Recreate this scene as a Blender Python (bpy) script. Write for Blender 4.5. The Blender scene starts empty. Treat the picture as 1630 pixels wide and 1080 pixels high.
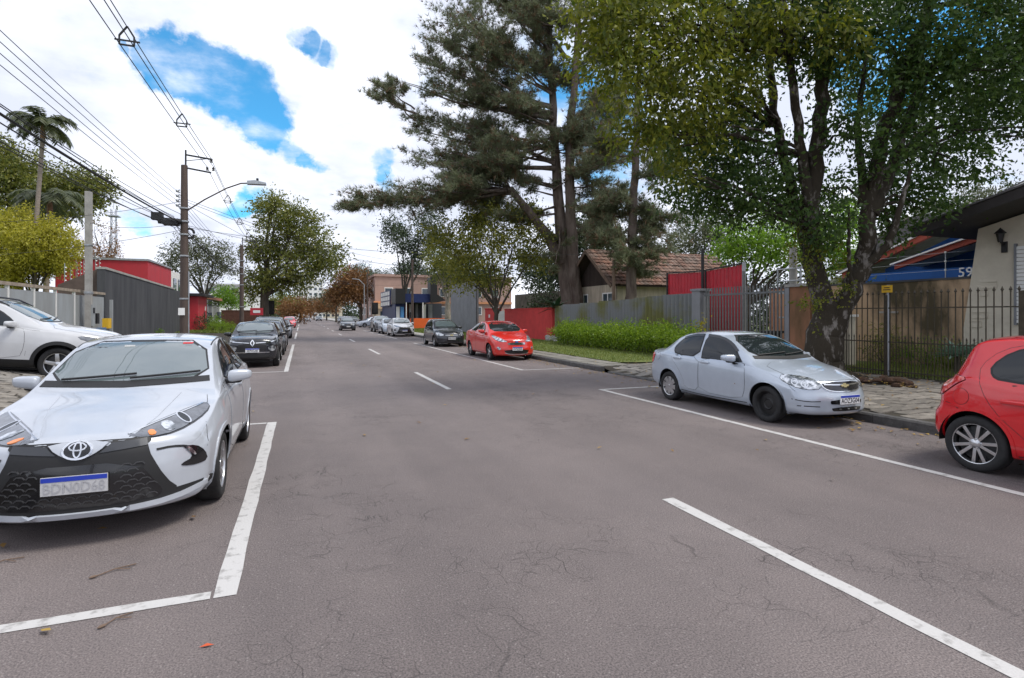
import bpy, bmesh, math, random
import numpy as np
from mathutils import Vector, Matrix
from mathutils.bvhtree import BVHTree
from mathutils.geometry import delaunay_2d_cdt

random.seed(7)
RNG = np.random.default_rng(11)
SC = bpy.context.scene
COL = SC.collection

# ------------------------------------------------------------------ camera
CAM_H, FOC, HX, HY = 1.70, 870.0, 480.0, 502.0      # eye height, focal length in photo pixels, vanishing point of the street
YAW = math.atan((815.0 - HX) / FOC)
CA, SA = math.cos(YAW), math.sin(YAW)
cd = bpy.data.cameras.new('camera')
cam = bpy.data.objects.new('camera', cd)
COL.objects.link(cam)
cam.location = (0, 0, CAM_H)
cam.rotation_euler = (math.radians(90), 0, -YAW)
cd.sensor_width = 36.0
cd.lens = 36.0 * FOC / 1630.0
cd.shift_y = -(540.0 - HY) / 1630.0
cd.clip_start = 0.05
cd.clip_end = 3000
SC.camera = cam

def at(px, py, d):
    """a point of the street d metres in front of the eye, measured in the photograph"""
    xr = (px - 815.0) / FOC * d
    return Vector((xr * CA + d * SA, d * CA - xr * SA, CAM_H + (HY - py) / FOC * d))

def dirv(px, py):
    return at(px, py, 1.0) - Vector((0, 0, CAM_H))

# ------------------------------------------------------------------ sky and sun
SUN_DIR = Vector((0.44, -0.26, 0.86)).normalized()
W = bpy.data.worlds.new("World")
SC.world = W
W.use_nodes = True
nt = W.node_tree
nt.nodes.clear()
N, Lk = nt.nodes.new, nt.links.new
def MATH(op, a, b=None, c=None, clamp=False):
    n = N('ShaderNodeMath'); n.operation = op; n.use_clamp = clamp
    for i, v in enumerate((a, b, c)):
        if v is None: continue
        if isinstance(v, (int, float)): n.inputs[i].default_value = v
        else: Lk(v, n.inputs[i])
    return n.outputs[0]
sky = N('ShaderNodeTexSky'); sky.sky_type = 'NISHITA'; sky.sun_disc = False
sky.sun_elevation = math.asin(SUN_DIR.z)
sky.sun_rotation = math.atan2(SUN_DIR.x, SUN_DIR.y)
sky.air_density = 1.0; sky.dust_density = 0.2; sky.ozone_density = 2.5
tc = N('ShaderNodeTexCoord')
sep = N('ShaderNodeSeparateXYZ'); Lk(tc.outputs['Generated'], sep.inputs[0])
zz = MATH('ADD', MATH('MAXIMUM', sep.outputs[2], 0.0), 0.22)
comb = N('ShaderNodeCombineXYZ')
Lk(MATH('DIVIDE', sep.outputs[0], zz), comb.inputs[0]); Lk(MATH('DIVIDE', sep.outputs[1], zz), comb.inputs[1])
def noise(scale, detail, rough, vec, dist=0.0):
    n = N('ShaderNodeTexNoise'); n.inputs['Scale'].default_value = scale; n.inputs['Detail'].default_value = detail
    n.inputs['Roughness'].default_value = rough; n.inputs['Distortion'].default_value = dist
    Lk(vec, n.inputs['Vector']); return n.outputs[0]
n1 = noise(1.3, 9, 0.58, comb.outputs[0], 0.3)
n2 = noise(5.0, 8, 0.6, comb.outputs[0])
n3 = noise(0.9, 6, 0.5, comb.outputs[0], 0.6)
# openings between the clouds: direction, angular size
holes = [((235, 92), 1.9), ((270, 92), 2.2), ((305, 104), 2.4), ((340, 118), 2.6), ((372, 138), 2.9), ((400, 160), 2.8), ((420, 182), 2.0), ((462, 230), 1.3), ((485, 244), 1.0), ((185, 80), .6),
         ((474, 62), 1.25), ((500, 82), 1.45), ((524, 104), 1.35), ((600, 262), 1.4), ((612, 290), 1.1), ((398, 312), 1.8), ((372, 322), 1.4), ((195, 348), 1.2), ((345, 335), 1.4),
         ((860, 120), 4.0), ((950, 200), 5.0), ((980, 290), 3.5), ((1420, 110), 4.5), ((1250, -150), 6.0), ((520, -250), 7.0), ((40, -300), 9.0),
         ((1385, 115), 3.0), ((1540, 60), 3.0)]
wn = N('ShaderNodeTexNoise'); wn.inputs['Scale'].default_value = 5.5; wn.inputs['Detail'].default_value = 8; wn.inputs['Roughness'].default_value = 0.62
Lk(tc.outputs['Generated'], wn.inputs['Vector'])
wsub = N('ShaderNodeVectorMath'); wsub.operation = 'SUBTRACT'; Lk(wn.outputs['Color'], wsub.inputs[0]); wsub.inputs[1].default_value = (0.5, 0.5, 0.5)
warp = N('ShaderNodeVectorMath'); warp.operation = 'MULTIPLY_ADD'; Lk(wsub.outputs[0], warp.inputs[0]); warp.inputs[1].default_value = (0.17, 0.17, 0.17); Lk(tc.outputs['Generated'], warp.inputs[2])
wnm = N('ShaderNodeVectorMath'); wnm.operation = 'NORMALIZE'; Lk(warp.outputs[0], wnm.inputs[0])
acc = None
for (p, ang) in holes:
    d = dirv(*p).normalized()
    dp = N('ShaderNodeVectorMath'); dp.operation = 'DOT_PRODUCT'
    Lk(wnm.outputs[0], dp.inputs[0]); dp.inputs[1].default_value = d
    mr = N('ShaderNodeMapRange'); mr.clamp = True; mr.interpolation_type = 'SMOOTHSTEP'
    mr.inputs[1].default_value = math.cos(math.radians(ang * 1.35)); mr.inputs[2].default_value = 1.0
    Lk(dp.outputs['Value'], mr.inputs[0])
    acc = mr.outputs[0] if acc is None else MATH('ADD', acc, MATH('MULTIPLY', mr.outputs[0], 0.75), clamp=True)
dens = MATH('SUBTRACT', MATH('ADD', MATH('MULTIPLY', n1, 0.70), MATH('ADD', MATH('MULTIPLY', n2, 0.80), -0.10)), MATH('MULTIPLY', acc, 0.46))
cov = N('ShaderNodeMapRange'); cov.clamp = True; cov.interpolation_type = 'SMOOTHSTEP'
cov.inputs[1].default_value = 0.10; cov.inputs[2].default_value = 0.56
Lk(dens, cov.inputs[0])
shade = N('ShaderNodeValToRGB')
shade.color_ramp.elements[0].position = 0.44; shade.color_ramp.elements[0].color = (0.44, 0.47, 0.56, 1)
shade.color_ramp.elements[1].position = 0.82; shade.color_ramp.elements[1].color = (0.97, 0.98, 1.0, 1)
Lk(MATH('ADD', MATH('MULTIPLY', n3, 0.75), MATH('MULTIPLY', n2, 0.25)), shade.inputs[0])
bgS = N('ShaderNodeBackground'); bgS.inputs[1].default_value = 0.072
tint = N('ShaderNodeMix'); tint.data_type = 'RGBA'; tint.blend_type = 'MULTIPLY'; tint.inputs[0].default_value = 1.0
Lk(sky.outputs[0], tint.inputs[6]); tint.inputs[7].default_value = (0.36, 0.98, 1.15, 1)
Lk(tint.outputs[2], bgS.inputs[0])
bgC = N('ShaderNodeBackground'); bgC.inputs[1].default_value = 0.72
Lk(shade.outputs[0], bgC.inputs[0])
mx = N('ShaderNodeMixShader')
Lk(cov.outputs[0], mx.inputs[0]); Lk(bgS.outputs[0], mx.inputs[1]); Lk(bgC.outputs[0], mx.inputs[2])
wo = N('ShaderNodeOutputWorld'); Lk(mx.outputs[0], wo.inputs[0])

sd = bpy.data.lights.new('sun', 'SUN'); sd.energy = 1.1; sd.angle = math.radians(20); sd.color = (1.0, 0.95, 0.87)
sun = bpy.data.objects.new('sun', sd); COL.objects.link(sun)
sun.rotation_euler = SUN_DIR.to_track_quat('Z', 'Y').to_euler()
sun.location = (20, 20, 60)
SC.view_settings.view_transform = 'Standard'
SC.view_settings.look = 'None'
SC.view_settings.exposure = 1.40
SC.view_settings.gamma = 1.0
SC.view_settings.use_curve_mapping = False
SC.render.engine = 'CYCLES'
SC.cycles.max_bounces = 6
SC.cycles.transparent_max_bounces = 8
SC.cycles.use_denoising = True
# ------------------------------------------------------------------ materials
MATS = {}
def mat(name, col, rough=0.7, metal=0.0, var=0.0, vscale=3.0, bump=0.0, bscale=30.0, coat=0.0, spec=0.5, col2=None, island=0.0, stretch=None, trans=0.0, orand=0.0, vthr=None):
    """a principled material: colour mottled by noise, optional fine relief, clear coat, per-piece tint"""
    if name in MATS: return MATS[name]
    m = bpy.data.materials.new(name); m.use_nodes = True
    t = m.node_tree; n = t.nodes; l = t.links
    p = n['Principled BSDF']
    p.inputs['Base Color'].default_value = (*col, 1); p.inputs['Roughness'].default_value = rough
    p.inputs['Metallic'].default_value = metal; p.inputs['Coat Weight'].default_value = coat
    p.inputs['Coat Roughness'].default_value = 0.04; p.inputs['Specular IOR Level'].default_value = spec
    co = n.new('ShaderNodeTexCoord'); vec = co.outputs['Object']
    if stretch:
        mp = n.new('ShaderNodeMapping'); mp.inputs['Scale'].default_value = stretch
        l.new(vec, mp.inputs[0]); vec = mp.outputs[0]
    out = None
    if var or col2:
        ns = n.new('ShaderNodeTexNoise'); ns.inputs['Scale'].default_value = vscale; ns.inputs['Detail'].default_value = 7
        ns.inputs['Roughness'].default_value = 0.62
        l.new(vec, ns.inputs['Vector'])
        rp = n.new('ShaderNodeValToRGB')
        a, b = vthr or (0.33, 0.68)
        rp.color_ramp.elements[0].position = a; rp.color_ramp.elements[1].position = b
        c2 = col2 or tuple(min(1, c * (1 + var)) for c in col)
        c1 = col if col2 else tuple(c * (1 - var) for c in col)
        rp.color_ramp.elements[0].color = (*c1, 1); rp.color_ramp.elements[1].color = (*c2, 1)
        l.new(ns.outputs[0], rp.inputs[0]); out = rp.outputs[0]
    if island or orand:
        if island:
            g = n.new('ShaderNodeNewGeometry'); src = g.outputs['Random Per Island']
        else:
            g = n.new('ShaderNodeObjectInfo'); src = g.outputs['Random']
        k = island or orand
        mr = n.new('ShaderNodeMapRange'); mr.inputs[3].default_value = 1 - k; mr.inputs[4].default_value = 1 + k
        l.new(src, mr.inputs[0])
        mm = n.new('ShaderNodeMix'); mm.data_type = 'RGBA'; mm.blend_type = 'MULTIPLY'; mm.inputs[0].default_value = 1
        if out: l.new(out, mm.inputs[6])
        else: mm.inputs[6].default_value = (*col, 1)
        l.new(mr.outputs[0], mm.inputs[7]); out = mm.outputs[2]
    if out: l.new(out, p.inputs['Base Color'])
    if bump:
        nb = n.new('ShaderNodeTexNoise'); nb.inputs['Scale'].default_value = bscale; nb.inputs['Detail'].default_value = 6
        l.new(vec, nb.inputs['Vector'])
        bp = n.new('ShaderNodeBump'); bp.inputs['Strength'].default_value = bump; bp.inputs['Distance'].default_value = 0.02
        l.new(nb.outputs[0], bp.inputs['Height']); l.new(bp.outputs[0], p.inputs['Normal'])
    if trans:
        tb = n.new('ShaderNodeBsdfTranslucent'); mxs = n.new('ShaderNodeMixShader'); mxs.inputs[0].default_value = trans
        if out: l.new(out, tb.inputs[0])
        else: tb.inputs[0].default_value = (*col, 1)
        l.new(p.outputs[0], mxs.inputs[1]); l.new(tb.outputs[0], mxs.inputs[2])
        l.new(mxs.outputs[0], n['Material Output'].inputs[0])
    MATS[name] = m
    return m

def leafmat(name, c1, c2, trans=0.35, rough=0.45):
    if name in MATS: return MATS[name]
    m = bpy.data.materials.new(name); m.use_nodes = True
    t = m.node_tree; n = t.nodes; l = t.links; p = n['Principled BSDF']
    g = n.new('ShaderNodeNewGeometry'); rp = n.new('ShaderNodeValToRGB')
    rp.color_ramp.elements[0].color = (*c1, 1); rp.color_ramp.elements[1].color = (*c2, 1)
    l.new(g.outputs['Random Per Island'], rp.inputs[0])
    l.new(rp.outputs[0], p.inputs['Base Color']); p.inputs['Roughness'].default_value = rough
    tb = n.new('ShaderNodeBsdfTranslucent'); mxs = n.new('ShaderNodeMixShader'); mxs.inputs[0].default_value = trans
    l.new(rp.outputs[0], tb.inputs[0])
    l.new(p.outputs[0], mxs.inputs[1]); l.new(tb.outputs[0], mxs.inputs[2]); l.new(mxs.outputs[0], n['Material Output'].inputs[0])
    MATS[name] = m
    return m

def paintmat(name, col, metal=0.0, rough=0.35):
    return mat(name, col, rough, metal, coat=1.0, var=0.03, vscale=6)

M_BLACK = mat('black_plastic', (0.012, 0.012, 0.013), 0.55, bump=0.05, bscale=300)
M_GLOSSBLACK = mat('gloss_black', (0.008, 0.008, 0.010), 0.15, coat=0.6)
M_RUBBER = mat('tyre_rubber', (0.016, 0.016, 0.017), 0.8, var=0.3, vscale=20, bump=0.2, bscale=120)
M_GLASS = mat('tinted_glass', (0.012, 0.016, 0.020), 0.02, spec=0.5, coat=0.0)
M_WSCREEN = mat('windscreen_glass', (0.105, 0.135, 0.140), 0.015, spec=0.5, coat=0.0)
M_WSCREEN.node_tree.nodes['Principled BSDF'].inputs['IOR'].default_value = 2.6
M_GLASS.node_tree.nodes['Principled BSDF'].inputs['IOR'].default_value = 1.5
M_CHROME = mat('chrome', (0.82, 0.83, 0.85), 0.12, 1.0)
M_ALLOY = mat('alloy', (0.60, 0.61, 0.63), 0.28, 1.0)
M_LENS = mat('lamp_lens', (0.10, 0.115, 0.13), 0.08, 0.6, coat=1.0, col2=(0.72, 0.75, 0.79), vscale=13, vthr=(.42, .60))
M_LENSDARK = mat('lamp_housing', (0.16, 0.17, 0.19), 0.15, 0.5, coat=1.0, var=0.4, vscale=14)
M_AMBER = mat('amber_lens', (0.75, 0.22, 0.03), 0.2, coat=0.8)
M_TAIL = mat('tail_lens', (0.50, 0.010, 0.014), 0.08, coat=1.0, col2=(0.80, 0.16, 0.14), vscale=9, vthr=(.5, .62))
M_PLATE = mat('plate_white', (0.75, 0.76, 0.78), 0.4)
M_PLATEBLUE = mat('plate_blue', (0.02, 0.05, 0.42), 0.4)
M_PLATEGREY = mat('plate_grey', (0.52, 0.52, 0.53), 0.4)
M_INK = mat('ink', (0.02, 0.02, 0.025), 0.6)
M_SOFTINK = mat('faded_ink', (0.40, 0.40, 0.42), 0.6)
M_STEEL = mat('steel_wheel', (0.02, 0.02, 0.021), 0.45, 0.3)
M_WHITE = mat('white_paint', (0.78, 0.78, 0.76), 0.5, var=0.05, vscale=3)
M_CONC = mat('concrete', (0.33, 0.32, 0.30), 0.9, var=0.22, vscale=2.2, bump=0.3, bscale=40)
M_DARKMETAL = mat('dark_metal', (0.03, 0.03, 0.032), 0.5, 0.4)
M_GALV = mat('galvanised', (0.38, 0.40, 0.42), 0.45, 0.6, var=0.15, vscale=5)

# ------------------------------------------------------------------ object helpers
def link(o, parent=None):
    COL.objects.link(o)
    if parent is not None: o.parent = parent
    return o
def tag(o, label=None, cat=None, group=None, kind=None):
    if label: o['label'] = label
    if cat: o['category'] = cat
    if group: o['group'] = group
    if kind: o['kind'] = kind
    return o
def empty(name, loc=(0, 0, 0), rz=0.0, label=None, cat=None, group=None, parent=None):
    o = bpy.data.objects.new(name, None); o.location = loc; o.rotation_euler = (0, 0, rz); o.empty_display_size = 0.3
    link(o, parent); return tag(o, label, cat, group)
def meshobj(name, verts, faces, m, parent=None, smooth=False, sharp=None, midx=None):
    me = bpy.data.meshes.new(name)
    me.from_pydata([tuple(v) for v in verts], [], [tuple(f) for f in faces])
    for mm in (m if isinstance(m, (list, tuple)) else [m]): me.materials.append(mm)
    if midx is not None: me.polygons.foreach_set('material_index', np.asarray(midx, dtype=np.int32))
    if smooth:
        me.polygons.foreach_set('use_smooth', np.ones(len(me.polygons), dtype=bool))
        if sharp: me.set_sharp_from_angle(angle=math.radians(sharp))
    me.update()
    return link(bpy.data.objects.new(name, me), parent)

def npmesh(name, V, F, m, parent=None, smooth=False):
    """fast mesh from arrays; all faces have the same corner count"""
    V = np.asarray(V, dtype=np.float32); F = np.asarray(F, dtype=np.int32); k = F.shape[1]
    me = bpy.data.meshes.new(name)
    me.vertices.add(len(V)); me.vertices.foreach_set('co', V.ravel())
    me.loops.add(F.size); me.loops.foreach_set('vertex_index', F.ravel())
    me.polygons.add(len(F)); me.polygons.foreach_set('loop_start', np.arange(0, F.size, k, dtype=np.int32))
    if smooth: me.polygons.foreach_set('use_smooth', np.ones(len(F), dtype=bool))
    me.materials.append(m); me.update(calc_edges=True); me.validate()
    return link(bpy.data.objects.new(name, me), parent)

class MB:
    """collects simple shapes into one mesh"""
    def __init__(self): self.v = []; self.f = []
    def add(self, vs, fs):
        b = len(self.v); self.v += [Vector(x) for x in vs]; self.f += [tuple(i + b for i in f) for f in fs]; return self
    def box(self, lo, hi, M=None):
        x0, y0, z0 = lo; x1, y1, z1 = hi
        vs = [Vector(p) for p in ((x0,y0,z0),(x1,y0,z0),(x1,y1,z0),(x0,y1,z0),(x0,y0,z1),(x1,y0,z1),(x1,y1,z1),(x0,y1,z1))]
        if M is not None: vs = [M @ p for p in vs]
        return self.add(vs, [(3,2,1,0),(4,5,6,7),(0,1,5,4),(1,2,6,5),(2,3,7,6),(3,0,4,7)])
    def bar(self, a, b, w, h=None, up=(0, 0, 1)):
        a, b = Vector(a), Vector(b); d = (b - a); L = d.length; d.normalize(); up = Vector(up)
        if abs(d.dot(up)) > 0.98: up = Vector((0, 1, 0)) if abs(d.y) < 0.9 else Vector((1, 0, 0))
        s = d.cross(up).normalized(); u = s.cross(d).normalized(); h = h or w
        M = Matrix((( s.x, d.x, u.x, a.x), (s.y, d.y, u.y, a.y), (s.z, d.z, u.z, a.z), (0,0,0,1)))
        return self.box((-w/2, 0, -h/2), (w/2, L, h/2), M)
    def tube(self, pts, rad, n=8, caps=True):
        pts = [Vector(p) for p in pts]; rr = rad if isinstance(rad, (list, tuple)) else [rad] * len(pts)
        b = len(self.v); prev = None
        for i, p in enumerate(pts):
            d = (pts[min(i+1, len(pts)-1)] - pts[max(i-1, 0)]).normalized()
            ref = prev if prev is not None else (Vector((0,0,1)) if abs(d.z) < 0.9 else Vector((1,0,0)))
            s = ref - d * ref.dot(d)
            if s.length < 1e-5: s = d.orthogonal()
            s.normalize(); prev = s; u = d.cross(s)
            for k in range(n):
                a = 2 * math.pi * k / n
                self.v.append(p + (s * math.cos(a) + u * math.sin(a)) * rr[i])
        for i in range(len(pts) - 1):
            for k in range(n):
                k2 = (k + 1) % n
                self.f.append((b+i*n+k, b+i*n+k2, b+(i+1)*n+k2, b+(i+1)*n+k))
        if caps:
            self.f.append(tuple(b + k for k in reversed(range(n)))); e = b + (len(pts)-1)*n
            self.f.append(tuple(e + k for k in range(n)))
        return self
    def lathe(self, prof, c=(0, 0, 0), n=20, axis='z'):
        b = len(self.v); c = Vector(c)
        for (r, h) in prof:
            for k in range(n):
                a = 2 * math.pi * k / n; x, y = r * math.cos(a), r * math.sin(a)
                self.v.append(c + (Vector((x, y, h)) if axis == 'z' else Vector((h, x, y)) if axis == 'x' else Vector((x, h, y))))
        for i in range(len(prof) - 1):
            for k in range(n):
                k2 = (k+1) % n
                self.f.append((b+i*n+k, b+i*n+k2, b+(i+1)*n+k2, b+(i+1)*n+k))
        return self
    def prism(self, poly, lo, hi, axis='x'):
        """poly extruded between lo and hi along an axis"""
        b = len(self.v); n = len(poly)
        for h in (lo, hi):
            for (p, q) in poly:
                self.v.append(Vector((h, p, q)) if axis == 'x' else Vector((p, h, q)) if axis == 'y' else Vector((p, q, h)))
        self.f.append(tuple(b + i for i in range(n))); self.f.append(tuple(b + n + i for i in reversed(range(n))))
        for i in range(n):
            j = (i+1) % n; self.f.append((b+i, b+n+i, b+n+j, b+j))
        return self
    def ball(self, c, r, n=8, k=6):
        c = Vector(c); r = Vector(r) if hasattr(r, '__len__') else Vector((r, r, r)); b = len(self.v)
        for i in range(k + 1):
            t = math.pi * i / k
            for j in range(n):
                a = 2 * math.pi * j / n
                self.v.append(c + Vector((r.x*math.sin(t)*math.cos(a), r.y*math.sin(t)*math.sin(a), r.z*math.cos(t))))
        for i in range(k):
            for j in range(n):
                j2 = (j+1) % n; self.f.append((b+i*n+j, b+(i+1)*n+j, b+(i+1)*n+j2, b+i*n+j2))
        return self
    def build(self, name, m, parent=None, smooth=False, sharp=40):
        o = meshobj(name, self.v, self.f, m, parent)
        bm = bmesh.new(); bm.from_mesh(o.data)
        bmesh.ops.remove_doubles(bm, verts=bm.verts, dist=1e-5)
        bmesh.ops.recalc_face_normals(bm, faces=bm.faces); bm.to_mesh(o.data); bm.free()
        if smooth:
            o.data.polygons.foreach_set('use_smooth', np.ones(len(o.data.polygons), dtype=bool)); o.data.set_sharp_from_angle(angle=math.radians(sharp))
        return o
def dup(o, parent=None, loc=None, rot=None, link_it=True):
    c = o.copy(); link(c, parent)
    if loc is not None: c.location = loc
    if rot is not None: c.rotation_euler = rot
    return c
def dup_tree(o, parent=None):
    c = o.copy(); link(c, parent)
    for ch in [x for x in bpy.data.objects if x.parent == o]: dup_tree(ch, c)
    return c
def text_mesh(s, size, m, name='lettering', parent=None, M=None, depth=0.004, align='CENTER', space=1.0):
    cu = bpy.data.curves.new('lettering', 'FONT'); cu.body = s; cu.size = size; cu.extrude = depth
    cu.align_x = align; cu.align_y = 'CENTER'; cu.space_character = space; cu.resolution_u = 2
    t = bpy.data.objects.new('tmp_text', cu); COL.objects.link(t)
    dg = bpy.context.evaluated_depsgraph_get()
    me = bpy.data.meshes.new_from_object(t.evaluated_get(dg)); me.name = name
    bpy.data.objects.remove(t); bpy.data.curves.remove(cu)
    if M is not None: me.transform(M)
    me.materials.clear(); me.materials.append(m)
    return link(bpy.data.objects.new(name, me), parent)
# ------------------------------------------------------------------ the ground
def asphalt():
    m = bpy.data.materials.new('asphalt'); m.use_nodes = True
    t = m.node_tree; n = t.nodes; l = t.links; p = n['Principled BSDF']
    co = n.new('ShaderNodeTexCoord'); v = co.outputs['Object']
    def nz(s, d=6, r=0.6, vec=None, dist=0):
        q = n.new('ShaderNodeTexNoise'); q.inputs['Scale'].default_value = s; q.inputs['Detail'].default_value = d
        q.inputs['Roughness'].default_value = r; q.inputs['Distortion'].default_value = dist; l.new(vec or v, q.inputs['Vector']); return q.outputs
    def ramp(src, a, b, ca, cb):
        r = n.new('ShaderNodeValToRGB'); r.color_ramp.elements[0].position = a; r.color_ramp.elements[1].position = b
        r.color_ramp.elements[0].color = (*ca, 1); r.color_ramp.elements[1].color = (*cb, 1); l.new(src, r.inputs[0]); return r.outputs[0]
    def mixc(a, b, f, mode='MULTIPLY'):
        q = n.new('ShaderNodeMix'); q.data_type = 'RGBA'; q.blend_type = mode
        if isinstance(f, float): q.inputs[0].default_value = f
        else: l.new(f, q.inputs[0])
        l.new(a, q.inputs[6]); l.new(b, q.inputs[7]); return q.outputs[2]
    def mth(op, a, b):
        q = n.new('ShaderNodeMath'); q.operation = op; q.use_clamp = True
        for i, x in enumerate((a, b)):
            if isinstance(x, (int, float)): q.inputs[i].default_value = x
            else: l.new(x, q.inputs[i])
        return q.outputs[0]
    mp = n.new('ShaderNodeMapping'); mp.inputs['Scale'].default_value = (0.55, 0.06, 1); l.new(v, mp.inputs[0])
    big = ramp(nz(1.0, 5, 0.55, mp.outputs[0])[0], 0.33, 0.68, (0.140, 0.121, 0.120), (0.200, 0.173, 0.170))
    mid = ramp(nz(0.8, 8, 0.7)[0], 0.3, 0.7, (0.87, 0.87, 0.87), (1.10, 1.09, 1.07))
    c = mixc(big, mid, 1.0)
    fine = nz(95, 3, 0.7)[0]
    c = mixc(c, ramp(fine, 0.38, 0.62, (0.55, 0.55, 0.56), (1.42, 1.40, 1.38)), 0.9)
    # small pale stones in the aggregate
    vo = n.new('ShaderNodeTexVoronoi'); vo.inputs['Scale'].default_value = 60; l.new(v, vo.inputs['Vector'])
    sp = n.new('ShaderNodeSeparateColor'); l.new(vo.outputs['Color'], sp.inputs[0])
    st = mth('MULTIPLY', mth('GREATER_THAN', sp.outputs[0], 0.90), mth('LESS_THAN', vo.outputs['Distance'], 0.33))
    pale = n.new('ShaderNodeRGB'); pale.outputs[0].default_value = (0.30, 0.27, 0.26, 1)
    c = mixc(c, pale.outputs[0], mth('MULTIPLY', st, 0.6), 'MIX')
    # crazed cracks where the surface is tired
    wob = n.new('ShaderNodeTexNoise'); wob.inputs['Scale'].default_value = 3.0; wob.inputs['Detail'].default_value = 2; l.new(v, wob.inputs['Vector'])
    ad = n.new('ShaderNodeVectorMath'); ad.operation = 'MULTIPLY_ADD'; l.new(wob.outputs['Color'], ad.inputs[0]); ad.inputs[1].default_value = (0.35, 0.35, 0); l.new(v, ad.inputs[2])
    cr = None
    for s, w, lo in ((1.9, 0.009, 0.44), (5.5, 0.018, 0.46), (11.0, 0.028, 0.52)):
        ve = n.new('ShaderNodeTexVoronoi'); ve.feature = 'DISTANCE_TO_EDGE'; ve.inputs['Scale'].default_value = s; l.new(ad.outputs[0], ve.inputs['Vector'])
        k = n.new('ShaderNodeMapRange'); k.inputs[1].default_value = w; k.inputs[2].default_value = w * 0.25; l.new(ve.outputs['Distance'], k.inputs[0])
        mk = n.new('ShaderNodeMapRange'); mk.inputs[1].default_value = lo; mk.inputs[2].default_value = lo + 0.13
        l.new(nz(0.30, 4, 0.6)[0], mk.inputs[0])
        x = mth('MULTIPLY', k.outputs[0], mk.outputs[0])
        brk = n.new('ShaderNodeMapRange'); brk.inputs[1].default_value = 0.44; brk.inputs[2].default_value = 0.56; l.new(nz(2.2, 4)[0], brk.inputs[0])
        x = mth('MULTIPLY', x, brk.outputs[0])
        cr = x if cr is None else mth('MAXIMUM', cr, x)
    dk = n.new('ShaderNodeRGB'); dk.outputs[0].default_value = (0.018, 0.016, 0.016, 1)
    c = mixc(c, dk.outputs[0], mth('MULTIPLY', cr, 0.60), 'MIX')
    l.new(c, p.inputs['Base Color']); p.inputs['Roughness'].default_value = 0.72; p.inputs['Specular IOR Level'].default_value = 0.35
    hb = mth('SUBTRACT', fine, mth('MULTIPLY', cr, 0.6))
    bp = n.new('ShaderNodeBump'); bp.inputs['Strength'].default_value = 0.7; bp.inputs['Distance'].default_value = 0.015
    l.new(hb, bp.inputs['Height']); l.new(bp.outputs[0], p.inputs['Normal'])
    return m
M_ASPH = asphalt()
M_LINE = mat('road_paint', (0.24, 0.23, 0.22), 0.6, col2=(0.50, 0.49, 0.48), vscale=11, vthr=(0.30, 0.47), bump=0.25, bscale=60)
M_EARTH = mat('earth', (0.10, 0.085, 0.06), 0.95, var=0.3, vscale=2, bump=0.4, bscale=12)
M_GROUND = mat('far_ground', (0.07, 0.085, 0.04), 0.95, var=0.3, vscale=0.1)
M_TURF = mat('turf', (0.07, 0.11, 0.022), 0.95, var=0.4, vscale=3, col2=(0.15, 0.17, 0.045), bump=0.4, bscale=60)
M_STONE = mat('paving_stone', (0.185, 0.172, 0.155), 0.88, var=0.30, vscale=4, bump=0.5, bscale=35, island=0.25)
M_STONEO = mat('paving_stone_single', (0.185, 0.166, 0.142), 0.88, var=0.38, vscale=5, bump=0.8, bscale=30, orand=0.32)
M_SLAB = mat('slab', (0.20, 0.19, 0.165), 0.9, var=0.25, vscale=5, bump=0.3, bscale=40, orand=0.15)
M_KERB = mat('kerb_stone', (0.085, 0.082, 0.08), 0.9, var=0.4, vscale=4, bump=0.5, bscale=25)
M_JOINT = mat('joint_soil', (0.035, 0.028, 0.018), 0.95, var=0.3, vscale=8, bump=0.3, bscale=60)

def smooth01(t): t = min(1, max(0, t)); return t * t * (3 - 2 * t)
def zl(X, Y):                                   # the left pavement climbs towards the plots
    s = 0.115 * (1 - smooth01((Y - 20) / 10.0)) + 0.022
    return 0.15 + s * min(max(-X - 2.75, 0), 6.75)
def zr(X, Y):
    dip = 0.10 * smooth01((9.7 - X) / 1.1) * smooth01((Y - 8.8) / .5) * smooth01((14.6 - Y) / .5)   # lowered at the driveway
    return 0.15 + 0.014 * max(0, min(X, 13.6) - 8.55) - dip

def sheet(name, xs, ys, zf, m, parent=None, kind=None):
    V = [(x, y, zf(x, y)) for y in ys for x in xs]; nx = len(xs)
    F = [(j*nx+i, j*nx+i+1, (j+1)*nx+i+1, (j+1)*nx+i) for j in range(len(ys)-1) for i in range(nx-1)]
    o = meshobj(name, V, F, m, parent)
    o.data.polygons.foreach_set('use_smooth', np.ones(len(o.data.polygons), dtype=bool))
    return tag(o, kind=kind)
def lin(a, b, n): return [a + (b - a) * i / (n - 1) for i in range(n)]

ground = sheet('ground', lin(-1500, 1500, 21), lin(-300, 2400, 21), lambda x, y: -0.06, M_GROUND, kind='structure')
tag(ground, 'dull green open ground reaching the horizon')
road = sheet('road', [-2.6, 0, 3, 8.4], lin(-14, 420, 60), lambda x, y: 0.0, M_ASPH, kind='structure')
tag(road, 'worn purplish grey asphalt street with fine cracks')
side = sheet('side_road', [8.4, 30, 90], [76, 79, 82, 85], lambda x, y: -0.004, M_ASPH, kind='structure')
tag(side, 'asphalt side street opening on the right beyond the shop')
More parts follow.
